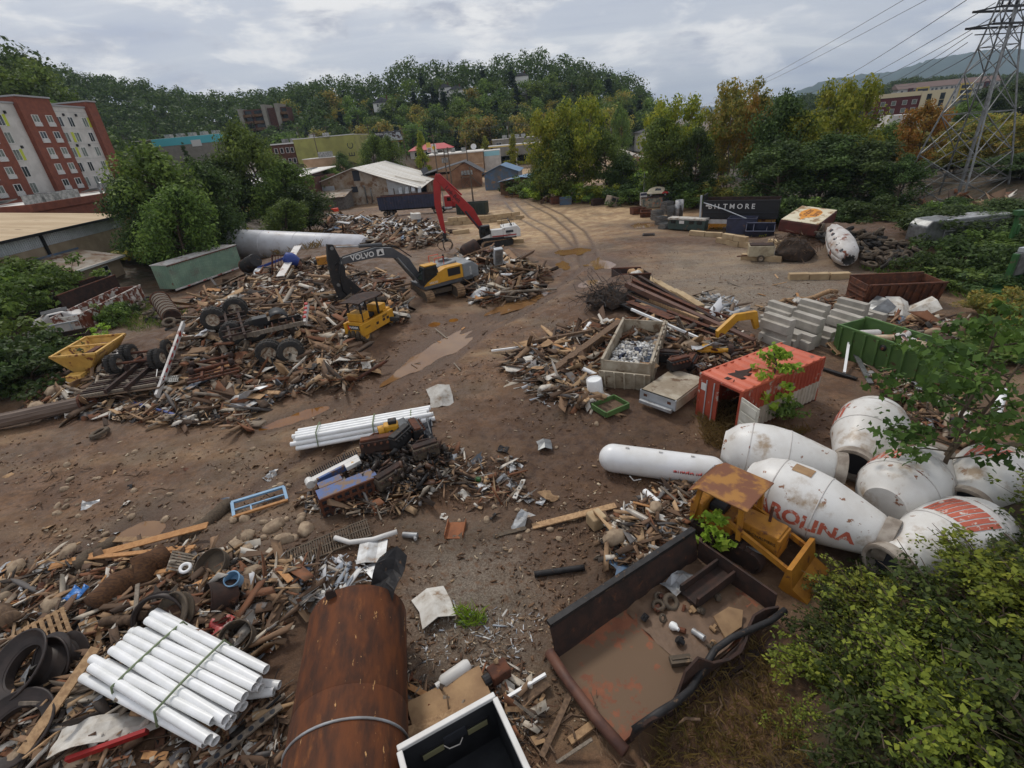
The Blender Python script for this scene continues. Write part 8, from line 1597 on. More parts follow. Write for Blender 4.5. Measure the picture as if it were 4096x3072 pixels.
plank('long splintered board leaning over the dark rims', (70, 1650), (238, 1440), .26, .07, WOOD, .5, .9, roll=.4); plank('thin stick board beside the lowest rim', (0, 1640), (60, 1520), .06, .06, WOOD, .5, .7); plank('wide rusty corrugated plank against the hoops', (350, 1420), (430, 1310), .9, .05, M('rusty_corrugated', lin(98, 70, 52), lin(72, 52, 42), 3, rough=.8, stretch=(6, 6, .5)), .55, .5, roll=.3, name='corrugated_sheet', cat='sheet'); plank('grey plank standing by the hoops', (300, 1400), (322, 1300), .13, .05, WOODG, .4, .9)
plank('straight pale plank beside the concrete stub', (1150, 1140), (1330, 1100), .3, .06, WOOD, .06, .2); plank('perforated steel strip left of the pale plank', (1065, 1160), (1137, 1142), .2, .02, RUBMUD, .05, .06, name='steel_strip', cat='strip'); plank('brown board end below the rusty channel', (865, 1480), (935, 1512), .16, .05, WOODO, .15, .1)
plank('large muddy plywood sheet behind the truck box', (890, 1565), (1050, 1480), .95, .03, CARD, .25, .25, name='plywood_sheet', cat='sheet'); plank('second plywood strip against the truck box', (880, 1610), (1000, 1560), .5, .03, WOOD, .35, .3, name='plywood_sheet', cat='sheet'); plank('short broad wooden block left of the rusty dump bed', (1120, 1515), (1180, 1475), .5, .09, WOODD, .1, .2); plank('white bent pipe beside the wooden block', (1090, 1520), (1180, 1470), .09, .09, PVC, .2, .3, name='white_pipe', cat='pipe'); plank('long dark plank under the rusty dump bed', (1170, 1640), (1235, 1500), .16, .06, WOODD, .1, .15); plank('weathered timber below the rusty dump bed', (1230, 1605), (1290, 1560), .2, .1, WOOD, .05, .05)
plank('white upright pipe beside the green dumpster', (1822, 812), (1826, 760), .14, .14, PVC, .2, 1.3, name='white_pipe', cat='pipe'); plank('grey steel channel sliding off the green dumpster', (1880, 832), (1838, 770), .26, .1, STEEL, .1, .5, name='steel_channel', cat='channel'); plank('grey steel channel right of the orange container', (1768, 797), (1850, 822), .24, .12, DARKM, .1, .1, name='steel_channel', cat='channel')
log('long muddy log on the gravel before the brown dumpster', (1680, 658), (1805, 638), .16, .2, WOOD, .15, .3); log('white capped log behind the mixer drums', (2143, 915), (2150, 880), .2, .2, PVC, .3, .9, 'white_cylinder', 0)
def pallet(label, vx, vy, rot, tilt=(0, 0), lift=.15, mat=WOOD, s=1.0):
 t = thing('pallet', label, 'pallet', gp(vx, vy, lift), (tilt[0], tilt[1], rot), None, s)
 for k in range(7): MB().box(-.54 + k * .18, 0, .12, .11, 1.0, .025).obj('slat', mat, t)
 for y in (-.45, 0, .45): MB().box(0, y, .055, 1.2, .09, .09).obj('stringer', mat, t)
pallet('wooden pallet leaning behind the big dark rim', 115, 1385, .75, (.35, 0), .45); pallet('weathered pallet beside the long fresh boards', 400, 1235, 1.9, (.7, 0), .4, WOODG, .8); pallet('pallet stack piece under the fresh boards', 345, 1222, .1, (.1, 0), .25, WOODO); pallet('broken pallet beside the green dumpster', 1805, 762, .4, (.5, .1), .3); pallet('pallet lying behind the concrete barriers', 1765, 700, .3, (0, 0), .05)
for k in range(5):
 t = thing('floor_grate', 'slotted rusty floor grate below the engine heap', 'grate', gp(610 + 42 * k, 1225 - 18 * k, .12), .42, 'slotted floor grates');
 for q in range(9): MB().box(-.36 + q * .09, 0, .03, .045, 1.05, .06).obj('bar', RUBMUD, t)
 for y in (-.5, 0, .5): MB().box(0, y, .031, .82, .06, .07).obj('cross_bar', RUBMUD, t)
bmp = thing('truck_bumper', 'bent white truck bumper with a grey panel in the mud', 'bumper', gp(800, 1175, .2), .05)
MB().pipe([(-1.3, .15, .2), (-.7, -.1, .1), (.2, -.12, .12), (1.1, .05, .2)], .1, 8).obj('bumper_bar', WHITEP, bmp, smooth='all'); b = MB(); b.grid([[(-.3 + i * .35, -.15 - j * .32, .1 - .04 * j + .04 * math.sin(i * 2)) for j in range(5 - (i == 0))][:4] for i in range(4)], .02); b.obj('panel', ALU, bmp)
scrap('white_fin', 'pointed pale steel fin below the bent bumper', 'panel', Matrix.Translation(gp(820, 1245, .1)) @ Matrix.Rotation(.4, 4, 'Z'), lambda b: b.prism([(-.5, .6), (.5, .7), (.25, -.7), (-.05, -.75)], 0, .03), ALU)
def chan(b): b.box(0, 0, .02, .75, .9, .03); b.box(-.36, 0, .12, .03, .9, .2); b.box(.36, 0, .12, .03, .9, .2)
scrap('rusty_channel', 'short rust orange channel lying open on the mud', 'channel', Matrix.Translation(gp(985, 1148, .04)) @ Matrix.Rotation(-.1, 4, 'Z'), chan, M('orange_rust', lin(146, 92, 58), lin(120, 74, 48), 2, rough=.8))
def fold(b): b.grid([[(-.7, -.8, .1), (-.6, 0, .15), (-.75, .8, .05)], [(0, -.75, .35), (.05, 0, .45), (0, .85, .3)], [(.7, -.85, .1), (.75, 0, .12), (.7, .8, .1)]], .03)
scrap('bent_panel', 'folded white steel panel standing on the muddy track', 'panel', Matrix.Translation(gp(952, 865, .15)) @ Euler((.5, 0, .2)).to_matrix().to_4x4(), fold, SHEETW)
scrap('metal_sheet', 'crumpled white sheet lying right of the rusty tank', 'sheet', Matrix.Translation(gp(938, 1318, .1)) @ Matrix.Rotation(.4, 4, 'Z') @ Matrix.Scale(.8, 4), fold, SHEETW); scrap('metal_sheet', 'small folded grey sheet right of the engine heap', 'sheet', Matrix.Translation(gp(1176, 965, .06)) @ Matrix.Scale(.5, 4), fold, STEEL)
for vx, l in ((1935, 'bent white panel leaning on the brown dumpster'), (1990, 'twisted white panel right of the bent one'), (1890, 'curled grey panel before the brown dumpster')): scrap('bent_panel', l, 'panel', Matrix.Translation(gp(vx, 678, .35)) @ Euler((.6, .3, vx)).to_matrix().to_4x4() @ Matrix.Scale(1.1, 4), fold, SHEETW if vx > 1900 else STEEL)
gcy = thing('gas_bottle', 'white propane bottle lying behind the truck box', 'gas bottle', gp(985, 1465, .2), (PI / 2, 0, -1.0)); b = MB(); b.lathe([(0, -.5), (.15, -.48), (.2, -.38), (.2, .38), (.14, .47), (0, .5)], 18); b.obj('shell', WHITEP, gcy, smooth=True); b = MB(); b.lathe([(.11, .46), (.11, .62), (.09, .62), (.09, .46)], 14); b.obj('collar', WHITEP, gcy)
mch = thing('rusty_motor', 'rusty motor casing behind the truck box corner', 'motor', gp(1080, 1465, .2), .5); MB().box(0, 0, .1, .6, .45, .4).obj('casing', RUST, mch, bev=.05); MB().tube((-.3, 0, .1), (-.5, 0, .1), .16, None, 12).obj('shaft_end', DARKM, mch)
cst = thing('concrete_stub', 'square concrete stub with a pipe beside the pale plank', 'concrete block', gp(1288, 1135, .02), .4); MB().box(0, 0, .28, .6, .6, .56).obj('stub', CONCB, cst, bev=.06); MB().tube((.3, -.5, .12), (.35, -.3, .3), .1, None, 10).obj('pipe', RUST, cst)
grn = thing('grey_rod', 'grey steel rod with a green fitting right of the heap', 'rod', gp(1010, 1035, .08), -.35); MB().tube((-.6, 0, 0), (.4, 0, 0), .07, None, 10).obj('rod', STEEL, grn, smooth=True); MB().tube((.4, 0, 0), (.65, 0, 0), .11, None, 8).obj('fitting', GMACH, grn)
brk = thing('steel_bracket', 'long pale bracket with holes standing right of the heap', 'bracket', gp(1122, 1062, .1), 1.2); MB().box(0, 0, .05, 1.3, .2, .08).obj('plate', SHEETW, brk, bev=.02)
for x in (-.5, 0, .45): MB().tube((x, 0, .092), (x, 0, .1), .05, None, 10).obj('hole', DKGREY, brk)
muf = thing('silver_muffler', 'silver muffler lying below the engine heap', 'muffler', gp(887, 1160, .1), -.2); MB().tube((-.3, 0, 0), (.3, 0, 0), .12, None, 12).obj('can', ALU, muf, smooth=True); MB().tube((.2, -.05, 0), (.32, -.25, .05), .06, None, 8).obj('outlet', ALU, muf)
fend = thing('white_fender', 'torn white truck fender lying in the bottom heap', 'fender', gp(255, 1590, .55), (.2, .1, .3)); b = MB(); b.grid([[(-1.2 + i * .3, -.4 + j * .25, .2 * math.sin(i * .7) + .05 * math.sin(j * 2 + i) - .08 * j) for j in range(4)] for i in range(9)], .03); b.obj('panel', SHEETW, fend); MB().bar((-.8, -.5, -.15), (1.0, -.5, .1), .1, .2).obj('red_trim', REDM, fend)
rail = thing('perforated_rail', 'grey perforated steel rail beside the rusty tank', 'rail', gp(520, 1620, .3), .75); MB().box(0, 0, .1, 2.4, .2, .05).obj('rail', WOODG, rail)
for k in range(8): MB().tube((-1.0 + k * .28, 0, .126), (-1.0 + k * .28, 0, .131), .07, None, 10).obj('hole', DKGREY, rail)
pvr = thing('white_ring', 'white plastic ring on the plank heap', 'ring', gp(412, 1248, .5), (.3, .2, 0)); MB().ring(.16, .06, None, 20, 8).obj('ring', PVC, pvr, smooth='all')
cart = thing('shopping_cart', 'crushed wire shopping cart on the left heap', 'cart', gp(375, 838, .7), (.3, .2, .4)); b = MB()
for k in range(9): b.bar((-.5 + k * .12, -.3, 0), (-.45 + k * .12, .3, 0), .015); b.bar((-.5 + k * .12, -.3, 0), (-.55 + k * .13, -.36, .5), .015)
for k in range(5): b.bar((-.5, -.3 + k * .15, 0), (.5, -.3 + k * .15, 0), .015); b.bar((-.5, -.31, .1 * k), (.55, -.33, .1 * k), .015)
b.obj('basket', STEEL, cart); MB().bar((-.6, -.35, .55), (-.6, .35, .6), .04).obj('handle', WHITEP, cart)
plank('blue steel rail lying across the left scrap', (270, 872), (428, 915), .16, .16, BLUEP, .3, .15, name='blue_rail', cat='rail')
bmx = thing('cement_mixer', 'small blue cement mixer drum beside the white tank', 'cement mixer', gp(650, 585, 1.0), .3); b = MB(); b.lathe([(.5, 0), (.75, .6), (.8, 1.0), (.55, 1.6), (0, 1.7)], 18, Matrix.Rotation(-1.0, 4, 'Y')); b.obj('drum', BLUEP, bmx, smooth=True); MB().bar((0, -.6, -.9), (.3, .6, -.2), .12).obj('stand', RUST, bmx)
utr = thing('upended_trailer', 'small rusty trailer standing on end against the white tank', 'trailer', gp(612, 590, .9), (1.2, .2, .2))
for k in range(7): MB().box(-.9 + k * .3, 0, 0, .06, 2.4, .06).obj('floor_bar', RUST, utr)
for s in (-1, 1): MB().box(0, s * 1.2, 0, 2.0, .08, .12).obj('end_bar', RUST, utr); MB().box(s * .95, 0, .2, .06, 2.4, .4).obj('side_rail', RUST, utr)
wheel(utr, (-1.15, -.6, -.1), (0, 0, 0), .36, .2, RUBBER, WHITEP)
yen = thing('yellow_engine', 'yellow machine casing jammed between tank and shear arm', 'machine', gp(705, 590, 1.2), .4); MB().box(0, 0, .3, 1.4, .9, .9).obj('casing', YELD, yen, bev=.1); MB().tube((-.7, 0, .2), (-1.0, 0, .2), .3, None, 12).obj('flywheel', DARKM, yen)
plank('pale ladder panel leaning on the scrap below the tank', (610, 612), (652, 560), .9, .08, WHITER, .8, 1.6, name='ribbed_panel', cat='panel')
plank('blue painted rail on the scrap below the tank', (560, 590), (640, 565), .15, .3, BLUEP, .6, .9, name='blue_rail', cat='rail')
cyl = thing('gas_cabinet', 'tall grey control cabinet standing in the right scrap heap', 'cabinet', gp(1078, 590, 1.0), (.3, 0, .3)); MB().box(0, 0, .9, .9, .5, 1.8).obj('box', SIDING, cyl, bev=.03); wallbox(cyl, 'door_seam', -.4, .4, -.26, -.252, .1, 1.7, STEEL)
vtk = thing('rusty_pressure_tank', 'dark rusty tank end in the scrap behind the excavator', 'tank', gp(1005, 560, .8), .5); b = MB(); b.lathe([(0, -.4), (.7, -.2), (.9, .2), (.9, 1.8), (0, 2.0)], 18, Matrix.Rotation(1.3, 4, 'Y')); b.obj('shell', RUSTD, vtk, smooth=True)
dsh = thing('white_chest', 'white chest freezer on the scrap before the blue dump trailer', 'freezer', gp(900, 485, 1.0), (.2, .1, .4)); MB().box(0, 0, .4, 1.7, .8, .9).obj('chest', WHITEP, dsh, bev=.05); MB().box(0, 0, .88, 1.74, .84, .08).obj('lid', SHEETW, dsh, bev=.02)
otr = thing('orange_tractor', 'small orange tractor hood by the lean-to shed', 'tractor', gp(725, 462, .0), .3); MB().box(0, 0, .9, 1.8, .8, .8).obj('hood', ORTRI, otr, bev=.1); MB().box(-1.0, 0, 1.9, 1.2, 1.2, .1).obj('canopy', ORTRI, otr)
for s in (-.6, .6): wheel(otr, (-.8, s, .55), (0, 0, PI / 2), .55, .3, RUBMUD); MB().bar((-1.4, s * .8, .8), (-1.4, s * .8, 1.9), .08).obj('post', BLACK, otr)
def gpv(vx, vy):
 vx, vy = np.asarray(vx, float), np.asarray(vy, float); d = _F[None] * FPX + _R[None] * (vx / S_V - 2048)[:, None] + _D[None] * (vy / S_V - 1536)[:, None]
 z = np.zeros(len(vx))
 for _ in range(6):
  t = (z - CAM_H) / d[:, 2]; x, y = d[:, 0] * t, d[:, 1] * t; z = .4 * z + .6 * gzv(x, y)
 return x, y, gzv(x, y)
def inpoly(poly, n, rs):
 P = np.array(poly, float); lo, hi = P.min(0), P.max(0); out = np.zeros((0, 2))
 while len(out) < n:
  q = lo + (hi - lo) * rs.rand(n * 2, 2); c = np.zeros(len(q), bool); j = len(P) - 1
  for i in range(len(P)):
   m = ((P[i, 1] > q[:, 1]) != (P[j, 1] > q[:, 1])) & (q[:, 0] < (P[j, 0] - P[i, 0]) * (q[:, 1] - P[i, 1]) / (P[j, 1] - P[i, 1] + 1e-9) + P[i, 0]); c ^= m; j = i
  out = np.vstack([out, q[c]])
 return out[:n]
_CU = np.array([(-1, -1, -1), (1, -1, -1), (1, 1, -1), (-1, 1, -1), (-1, -1, 1), (1, -1, 1), (1, 1, 1), (-1, 1, 1)], float) * .5
_CF = np.array([(0, 3, 2, 1), (4, 5, 6, 7), (0, 1, 5, 4), (1, 2, 6, 5), (2, 3, 7, 6), (3, 0, 4, 7)])
def rots(n, rs, tilt):
 a = rs.rand(n) * 2 * PI; ax = rs.normal(size=n) * tilt; ay = rs.normal(size=n) * tilt
 ca, sa, cx, sx, cy, sy = np.cos(a), np.sin(a), np.cos(ax), np.sin(ax), np.cos(ay), np.sin(ay); o, z = np.ones(n), np.zeros(n)
 Rz = np.array([[ca, -sa, z], [sa, ca, z], [z, z, o]]).transpose(2, 0, 1); Rx = np.array([[o, z, z], [z, cx, -sx], [z, sx, cx]]).transpose(2, 0, 1); Ry = np.array([[cy, z, sy], [z, o, z], [-sy, z, cy]]).transpose(2, 0, 1)
 return Rz @ Rx @ Ry
def boxes(x, y, z, dims, rs, tilt=.35):
 n = len(x); U = np.broadcast_to(_CU, (n, 8, 3)) * dims[:, None, :]; U = U + rs.normal(size=U.shape) * dims[:, None, :] * .10
 U[:, :, 2] += (dims[:, 0] * .05 * rs.normal(size=n))[:, None] * (np.abs(_CU[:, 0])[None] * 2 * (np.sign(_CU[:, 0])[None] * np.sign(_CU[:, 1])[None])) * .6
 V = np.einsum('nij,nkj->nki', rots(n, rs, tilt), U) + np.stack([x, y, z], -1)[:, None]; return V.reshape(-1, 3), (np.arange(n)[:, None, None] * 8 + _CF[None]).reshape(-1, 4)
PAL = [lin(*c) for c in ((92, 70, 54), (126, 100, 76), (154, 124, 94), (72, 57, 46), (182, 150, 114), (108, 84, 66), (136, 122, 106), (84, 66, 52), (190, 178, 160), (118, 78, 54), (62, 54, 48), (164, 136, 104), (98, 77, 60), (206, 198, 186), (104, 100, 98), (134, 108, 84), (128, 84, 58), (146, 116, 90))]
DEB = M('flood_debris', PAL[0], lin(100, 78, 60), 2.2, rough=.85, island=PAL, contrast=(.5, .75))
DEBW = M('pale_debris', PAL[0], None, rough=.7, island=[lin(214, 212, 208), lin(190, 186, 180), lin(160, 150, 138), lin(204, 204, 206), lin(120, 100, 82), lin(150, 156, 164)])
LIT = M('mud_litter', PAL[0], None, rough=.9, island=[lin(*c) for c in ((92, 68, 50), (108, 82, 61), (84, 62, 46), (128, 100, 76), (100, 75, 56), (154, 128, 100), (88, 66, 50), (112, 86, 64), (190, 172, 146), (104, 78, 58))])
BRN = M('fallen_leaves', PAL[0], None, rough=.9, island=[lin(128, 78, 46), lin(150, 98, 60), lin(104, 64, 42), lin(164, 118, 76)])
def mass(name, label, cat, poly, n, smin, smax, mat, seed, lift=.0, tilt=.35, thin=.12, long=4.2):
 rs = np.random.RandomState(seed); q = inpoly(poly, n, rs); x, y, z = gpv(q[:, 0], q[:, 1]); keep = np.ones(n, bool)
 if mat is LIT:
  long = 2.2
  keep = fbm(x * .5, y * .5, 3) + .25 * rs.rand(n) > .52
  for cx, cy, rx, ry, rot in PUDDLES: keep &= ell(x, y, cx, cy, rx * 1.1, ry * 1.1, rot, .3) < .5
 x, y, z = x[keep], y[keep], z[keep]; n = len(x); s = smin + (smax - smin) * rs.rand(n) ** 2.2; l = s * (1 + (long - 1) * rs.rand(n) ** 2)
 dims = np.stack([l, s * (.16 + .55 * rs.rand(n) ** 2), np.maximum(.012, s * thin * (.3 + 1.4 * rs.rand(n)))], -1); V, Fa = boxes(x, y, z + lift * rs.rand(n) ** 1.5 + dims[:, 2] * .5, dims, rs, tilt)
 tag(link(name, cloud_mesh(name, V, Fa, mat)), label, cat, None, 'stuff')
HEAPS = {
 'a': ('the wide heap around the grey excavator', [(520, 605), (640, 565), (720, 560), (760, 585), (860, 600), (880, 655), (878, 700), (800, 705), (740, 720), (740, 770), (830, 790), (760, 835), (620, 850), (560, 890), (440, 880), (420, 800), (400, 700), (420, 640)], 5000, .16, .95),
 'b': ('the heap before the warehouse', [(690, 462), (800, 475), (940, 482), (965, 515), (900, 540), (800, 535), (700, 500)], 1500, .3, 1.3),
 'c': ('the heap below the white material handler', [(990, 548), (1080, 542), (1110, 560), (1180, 590), (1150, 645), (1040, 662), (1000, 620)], 1100, .2, 1.1),
 'd': ('the scrap edge along the left hedge', [(60, 835), (250, 805), (430, 865), (560, 870), (540, 925), (300, 915), (200, 900), (60, 895)], 1500, .12, .7),
 'e': ('the plank heap round the dump bed', [(1080, 785), (1250, 702), (1320, 700), (1440, 695), (1640, 785), (1500, 805), (1420, 770), (1300, 800), (1290, 890), (1180, 860)], 2000, .13, .8),
 'f': ('the engine heap in the middle of the mud', [(640, 1090), (760, 985), (940, 955), (1010, 980), (960, 1060), (880, 1110), (720, 1120)], 1300, .06, .42),
 'g': ('the timber heap beside the strapped pipe bundle', [(0, 1235), (200, 1190), (500, 1185), (700, 1235), (620, 1330), (600, 1400), (480, 1480), (240, 1500), (300, 1659), (0, 1659)], 3600, .06, .5),
 'h': ('the rubbish between pipe bundle and rusty tank', [(380, 1570), (600, 1490), (610, 1659), (330, 1659)], 700, .06, .4),
 'i': ('the board pile beside the yellow crawler', [(1290, 1160), (1430, 1050), (1500, 1055), (1480, 1180), (1400, 1240), (1310, 1230)], 900, .06, .45),
 'j': ('the rubble behind the green dumpster', [(1640, 665), (1830, 645), (1850, 685), (2100, 695), (2150, 760), (1900, 720), (1700, 715)], 900, .1, .7),
 'k': ('the scattered scrap behind the mixer drums', [(1850, 790), (2100, 810), (2100, 960), (1950, 900)], 500, .08, .6),
 'l': ('the flood wrack in the gap of the treeline', [(1330, 350), (1420, 335), (1440, 372), (1340, 390)], 300, .8, 3.5),
 'n': ('the scrap between steel beams and orange container', [(1560, 695), (1660, 765), (1640, 800), (1500, 800), (1470, 740)], 600, .1, .6),
 'o': ('the litter strip behind the truck box', [(870, 1440), (960, 1480), (1130, 1440), (1180, 1540), (1100, 1640), (1000, 1560), (890, 1600)], 600, .04, .32),
 'q': ('the splintered boards right of the engine heap', [(950, 1000), (1130, 985), (1140, 1085), (980, 1110)], 260, .06, .4),
 'm': ('the flood wrack under the pylon', [(1980, 452), (2180, 445), (2190, 480), (1990, 482)], 350, .4, 1.8)}
for i, (k, (d, poly, n, a, c)) in enumerate(HEAPS.items()): mass('debris_heap', 'tangled flood debris of ' + d, 'debris', poly, int(n * .8), a * 1.5, c * 1.1, DEB, 40 + i, (c * .55 if k not in 'gfi' else .4))
TORN = M('torn_sheeting', PAL[0], lin(104, 84, 66), 1.5, rough=.6, island=[lin(186, 180, 170), lin(120, 98, 76), lin(150, 148, 146), lin(70, 60, 52), lin(164, 132, 98), lin(96, 100, 106), lin(122, 76, 52), lin(206, 202, 194)], contrast=(.45, .7))
WRS = M('loose_wire', lin(56, 48, 42), None, rough=.6, island=[lin(60, 50, 44), lin(96, 64, 46), lin(40, 38, 38), lin(140, 128, 112)])
for i, (k, (d, poly, n, a, c)) in enumerate(HEAPS.items()):
 rs = np.random.RandomState(500 + i); q = inpoly(poly, n // 7, rs); x, y, z = gpv(q[:, 0], q[:, 1]); V, Fa = leaf_cloud(np.stack([x, y, z + c * .25], -1), c * .3, n // 7, c * .42, rs, .5, 'quad', .9); tag(link('torn_sheeting', cloud_mesh('torn_sheeting', V, Fa, TORN)), 'torn sheeting and panels strewn through ' + d, 'sheeting', None, 'stuff'); b = MB()
 for j in range(0, len(x), max(1, n // 7 // 45)):
  P = [Vector((x[j], y[j], z[j] + c * .3))]; dr = Vector(rs.normal(size=3))
  for _ in range(6): dr = (dr + Vector(rs.normal(size=3)) * .8).normalized(); dr.z *= .4; P.append(P[-1] + dr * c * .35)
  G = gzv(np.array([p.x for p in P]), np.array([p.y for p in P])) + .05
  for p, h in zip(P, G): p.z = max(p.z, h)
  b.pipe(P, .008 + .015 * c, 4)
 tag(b.obj('loose_wires', WRS), 'loose wires and rods tangled in ' + d, 'wires', None, 'stuff')
mass('white_scrap_pile', 'pile of torn white sheet scrap behind the barriers', 'debris', [(1508, 640), (1560, 650), (1605, 665), (1560, 695), (1515, 680)], 130, .2, 1.1, DEBW, 71, .5)
mass('upper_white_scrap', 'pale appliance scrap on the heap before the warehouse', 'debris', [(700, 465), (800, 478), (940, 490), (960, 515), (880, 520), (720, 490)], 260, .4, 1.4, DEBW, 72, 1.0)
mass('pale_litter', 'white litter trodden into the plank heap edge', 'debris', [(1090, 820), (1230, 800), (1300, 880), (1180, 880)], 160, .06, .35, DEBW, 73, .1)
mass('pale_litter', 'torn white scrap between timber heap and rusty tank', 'debris', [(520, 1240), (760, 1200), (830, 1260), (640, 1330), (560, 1320)], 330, .05, .4, DEBW, 74, .2)
mass('pale_litter', 'shredded silver and white scrap on the left hedge edge', 'debris', [(300, 840), (560, 850), (600, 830), (720, 800), (560, 890), (380, 910)], 240, .15, .7, DEBW, 75, .3)
mass('greasy_parts', 'greasy black machine parts piled over the engine heap', 'machine parts', [(780, 1010), (850, 960), (930, 965), (980, 1000), (940, 1060), (850, 1090), (780, 1060)], 900, .05, .3, M('greasy_metal', PAL[0], None, rough=.45, island=[lin(44, 40, 38), lin(62, 52, 46), lin(34, 32, 32), lin(88, 62, 46), lin(54, 46, 42), lin(76, 66, 58)]), 76, .85, .8, .7, 2.5)
YARD = [(0, 940), (560, 930), (900, 850), (1300, 880), (1480, 1000), (1300, 1150), (1180, 1420), (1180, 1659), (870, 1659), (880, 1300), (600, 1190), (0, 1210)]
mass('mud_litter', 'splinters and clods strewn over the trampled mud', 'litter', YARD, 9000, .012, .13, LIT, 80, .02, .2, .4)
mass('mud_litter', 'wood chips strewn along the muddy track', 'litter', [(560, 930), (780, 800), (900, 680), (1200, 640), (1300, 720), (1080, 800), (1180, 880), (900, 860)], 2600, .02, .16, LIT, 81, .02, .25, .3)
mass('mud_litter', 'clods and sticks around mixer drums and dump bed', 'litter', [(1190, 1100), (1500, 900), (1800, 860), (2000, 900), (1950, 1000), (1480, 1210), (1230, 1640), (1190, 1500)], 4000, .012, .14, LIT, 82, .02, .3, .35)
mass('mud_litter', 'grit and scraps spread over the far yard', 'litter', [(1130, 600), (1250, 520), (1500, 520), (1760, 600), (1840, 640), (1650, 680), (1500, 640), (1330, 640)], 1800, .03, .13, LIT, 83, .01, .2, .3)
mass('leaf_pile', 'orange brown leaf pile before the brown dumpster', 'leaves', [(1750, 665), (1800, 648), (1850, 655), (1855, 680), (1790, 690)], 900, .08, .22, BRN, 84, .25, .6)
mass('pale_litter', 'white paper scraps and grit beside the rusty tank', 'litter', [(900, 1290), (1180, 1330), (1100, 1450), (900, 1440)], 420, .015, .14, DEBW, 85, .02)
def sheetm(seed, w, l, amp, mat):
 rs = np.random.RandomState(seed); b = MB(); ph = rs.rand(4) * 6; b.grid([[((i / 4 - .5) * w * (1 + .3 * rs.normal() * (j in (0, 4))), (j / 4 - .5) * l, amp * math.sin(i * 1.3 + ph[0]) * math.cos(j * 1.1 + ph[1]) + .2 * amp * rs.normal()) for j in range(5)] for i in range(5)], .015); return b.mesh('scrap', mat)
PL_ = [MB().box(0, 0, 0, l, w, t).mesh('plank', m) for l, w, t, m in ((2.2, .16, .05, WOOD), (1.4, .2, .04, WOODD), (2.8, .14, .09, WOODG), (1.0, .26, .03, WOODO), (1.8, .1, .1, WOODD), (.8, .5, .02, CARD))]
SH_ = [sheetm(i, w, l, a, m) for i, (w, l, a, m) in enumerate(((.8, 1.1, .12, ALU), (.6, .7, .08, SHEETW), (1.1, .7, .15, SHEETW), (.5, .9, .1, RUST), (.9, .9, .1, CARD), (.7, 1.2, .16, ALU), (.6, .6, .1, DARKM), (.9, .6, .08, BLUEW)))]
PI_ = [MB().tube((-l / 2, 0, 0), (l / 2, 0, 0), r, None, 10, hollow=r * .2).mesh('pipe_scrap', m, True) for l, r, m in ((2.2, .06, RUST), (1.6, .1, SIDMUD), (2.6, .05, WOODG), (1.0, .12, PVC), (1.8, .05, DARKM))]
def stonem(seed):
 rs = np.random.RandomState(seed); b = MB(); b.grid([[(p[0] * (1 + .12 * rs.normal()), p[1] * (1 + .12 * rs.normal()), p[2]) for p in r] for r in blob(.5, .38, .3, 9, 5, -.7)]); return b.mesh('stone', STONE, 'all')
ST_ = [stonem(i) for i in range(4)]
def branchm(seed):
 rs = np.random.RandomState(seed); b = MB(); P = [Vector((k * .35 - .9, .12 * rs.normal(), .06 * rs.normal())) for k in range(6)]; b.pipe(P, .045, 6, r2=.015); b.pipe([P[2], P[2] + Vector((.3, .3, .1))], .02, 4, r2=.008); b.pipe([P[3], P[3] + Vector((.3, -.25, .1))], .02, 4, r2=.008); return b.mesh('branch', WOODD, 'all')
BR_ = [branchm(i) for i in range(4)]
def tyrem(m):
 b = MB(); b.lathe([(.30, -.08), (.34, -.13), (.47, -.14), (.53, -.1), (.54, 0), (.53, .1), (.47, .14), (.34, .13), (.30, .08), (.36, 0), (.30, -.08)], 20); return b.mesh('tyre', m, True)
TY_ = [tyrem(RUBBER), tyrem(RUBMUD), tyrem(RUBMUD)]
KIND = {'plank': (PL_, 'broken plank', 'plank', .3), 'scrap_sheet': (SH_, 'bent scrap sheet', 'scrap sheet', .35), 'scrap_pipe': (PI_, 'scrap pipe', 'pipe', .2), 'stone': (ST_, 'rough stone', 'stone', .3), 'branch': (BR_, 'bare branch', 'branch', .2), 'tyre': (TY_, 'old tyre', 'tyre', .5)}
def strew(kind, where, poly, n, smin, smax, seed, lift):
 meshes, lab, cat, tilt = KIND[kind]; rs = np.random.RandomState(seed); q = inpoly(poly, n, rs); x, y, z = gpv(q[:, 0], q[:, 1])
 for i in range(n):
  o = bpy.data.objects.new(kind, meshes[rs.randint(len(meshes))]); C.objects.link(o); s = smin + (smax - smin) * rs.rand() ** 1.6
  o.location = (x[i], y[i], z[i] + lift * rs.rand() + .05 * s); o.rotation_euler = (rs.normal() * tilt, rs.normal() * tilt, rs.rand() * 6.28); o.scale = (s, s, s); tag(o, lab + ' lying in ' + where, cat, lab + 's in ' + where)
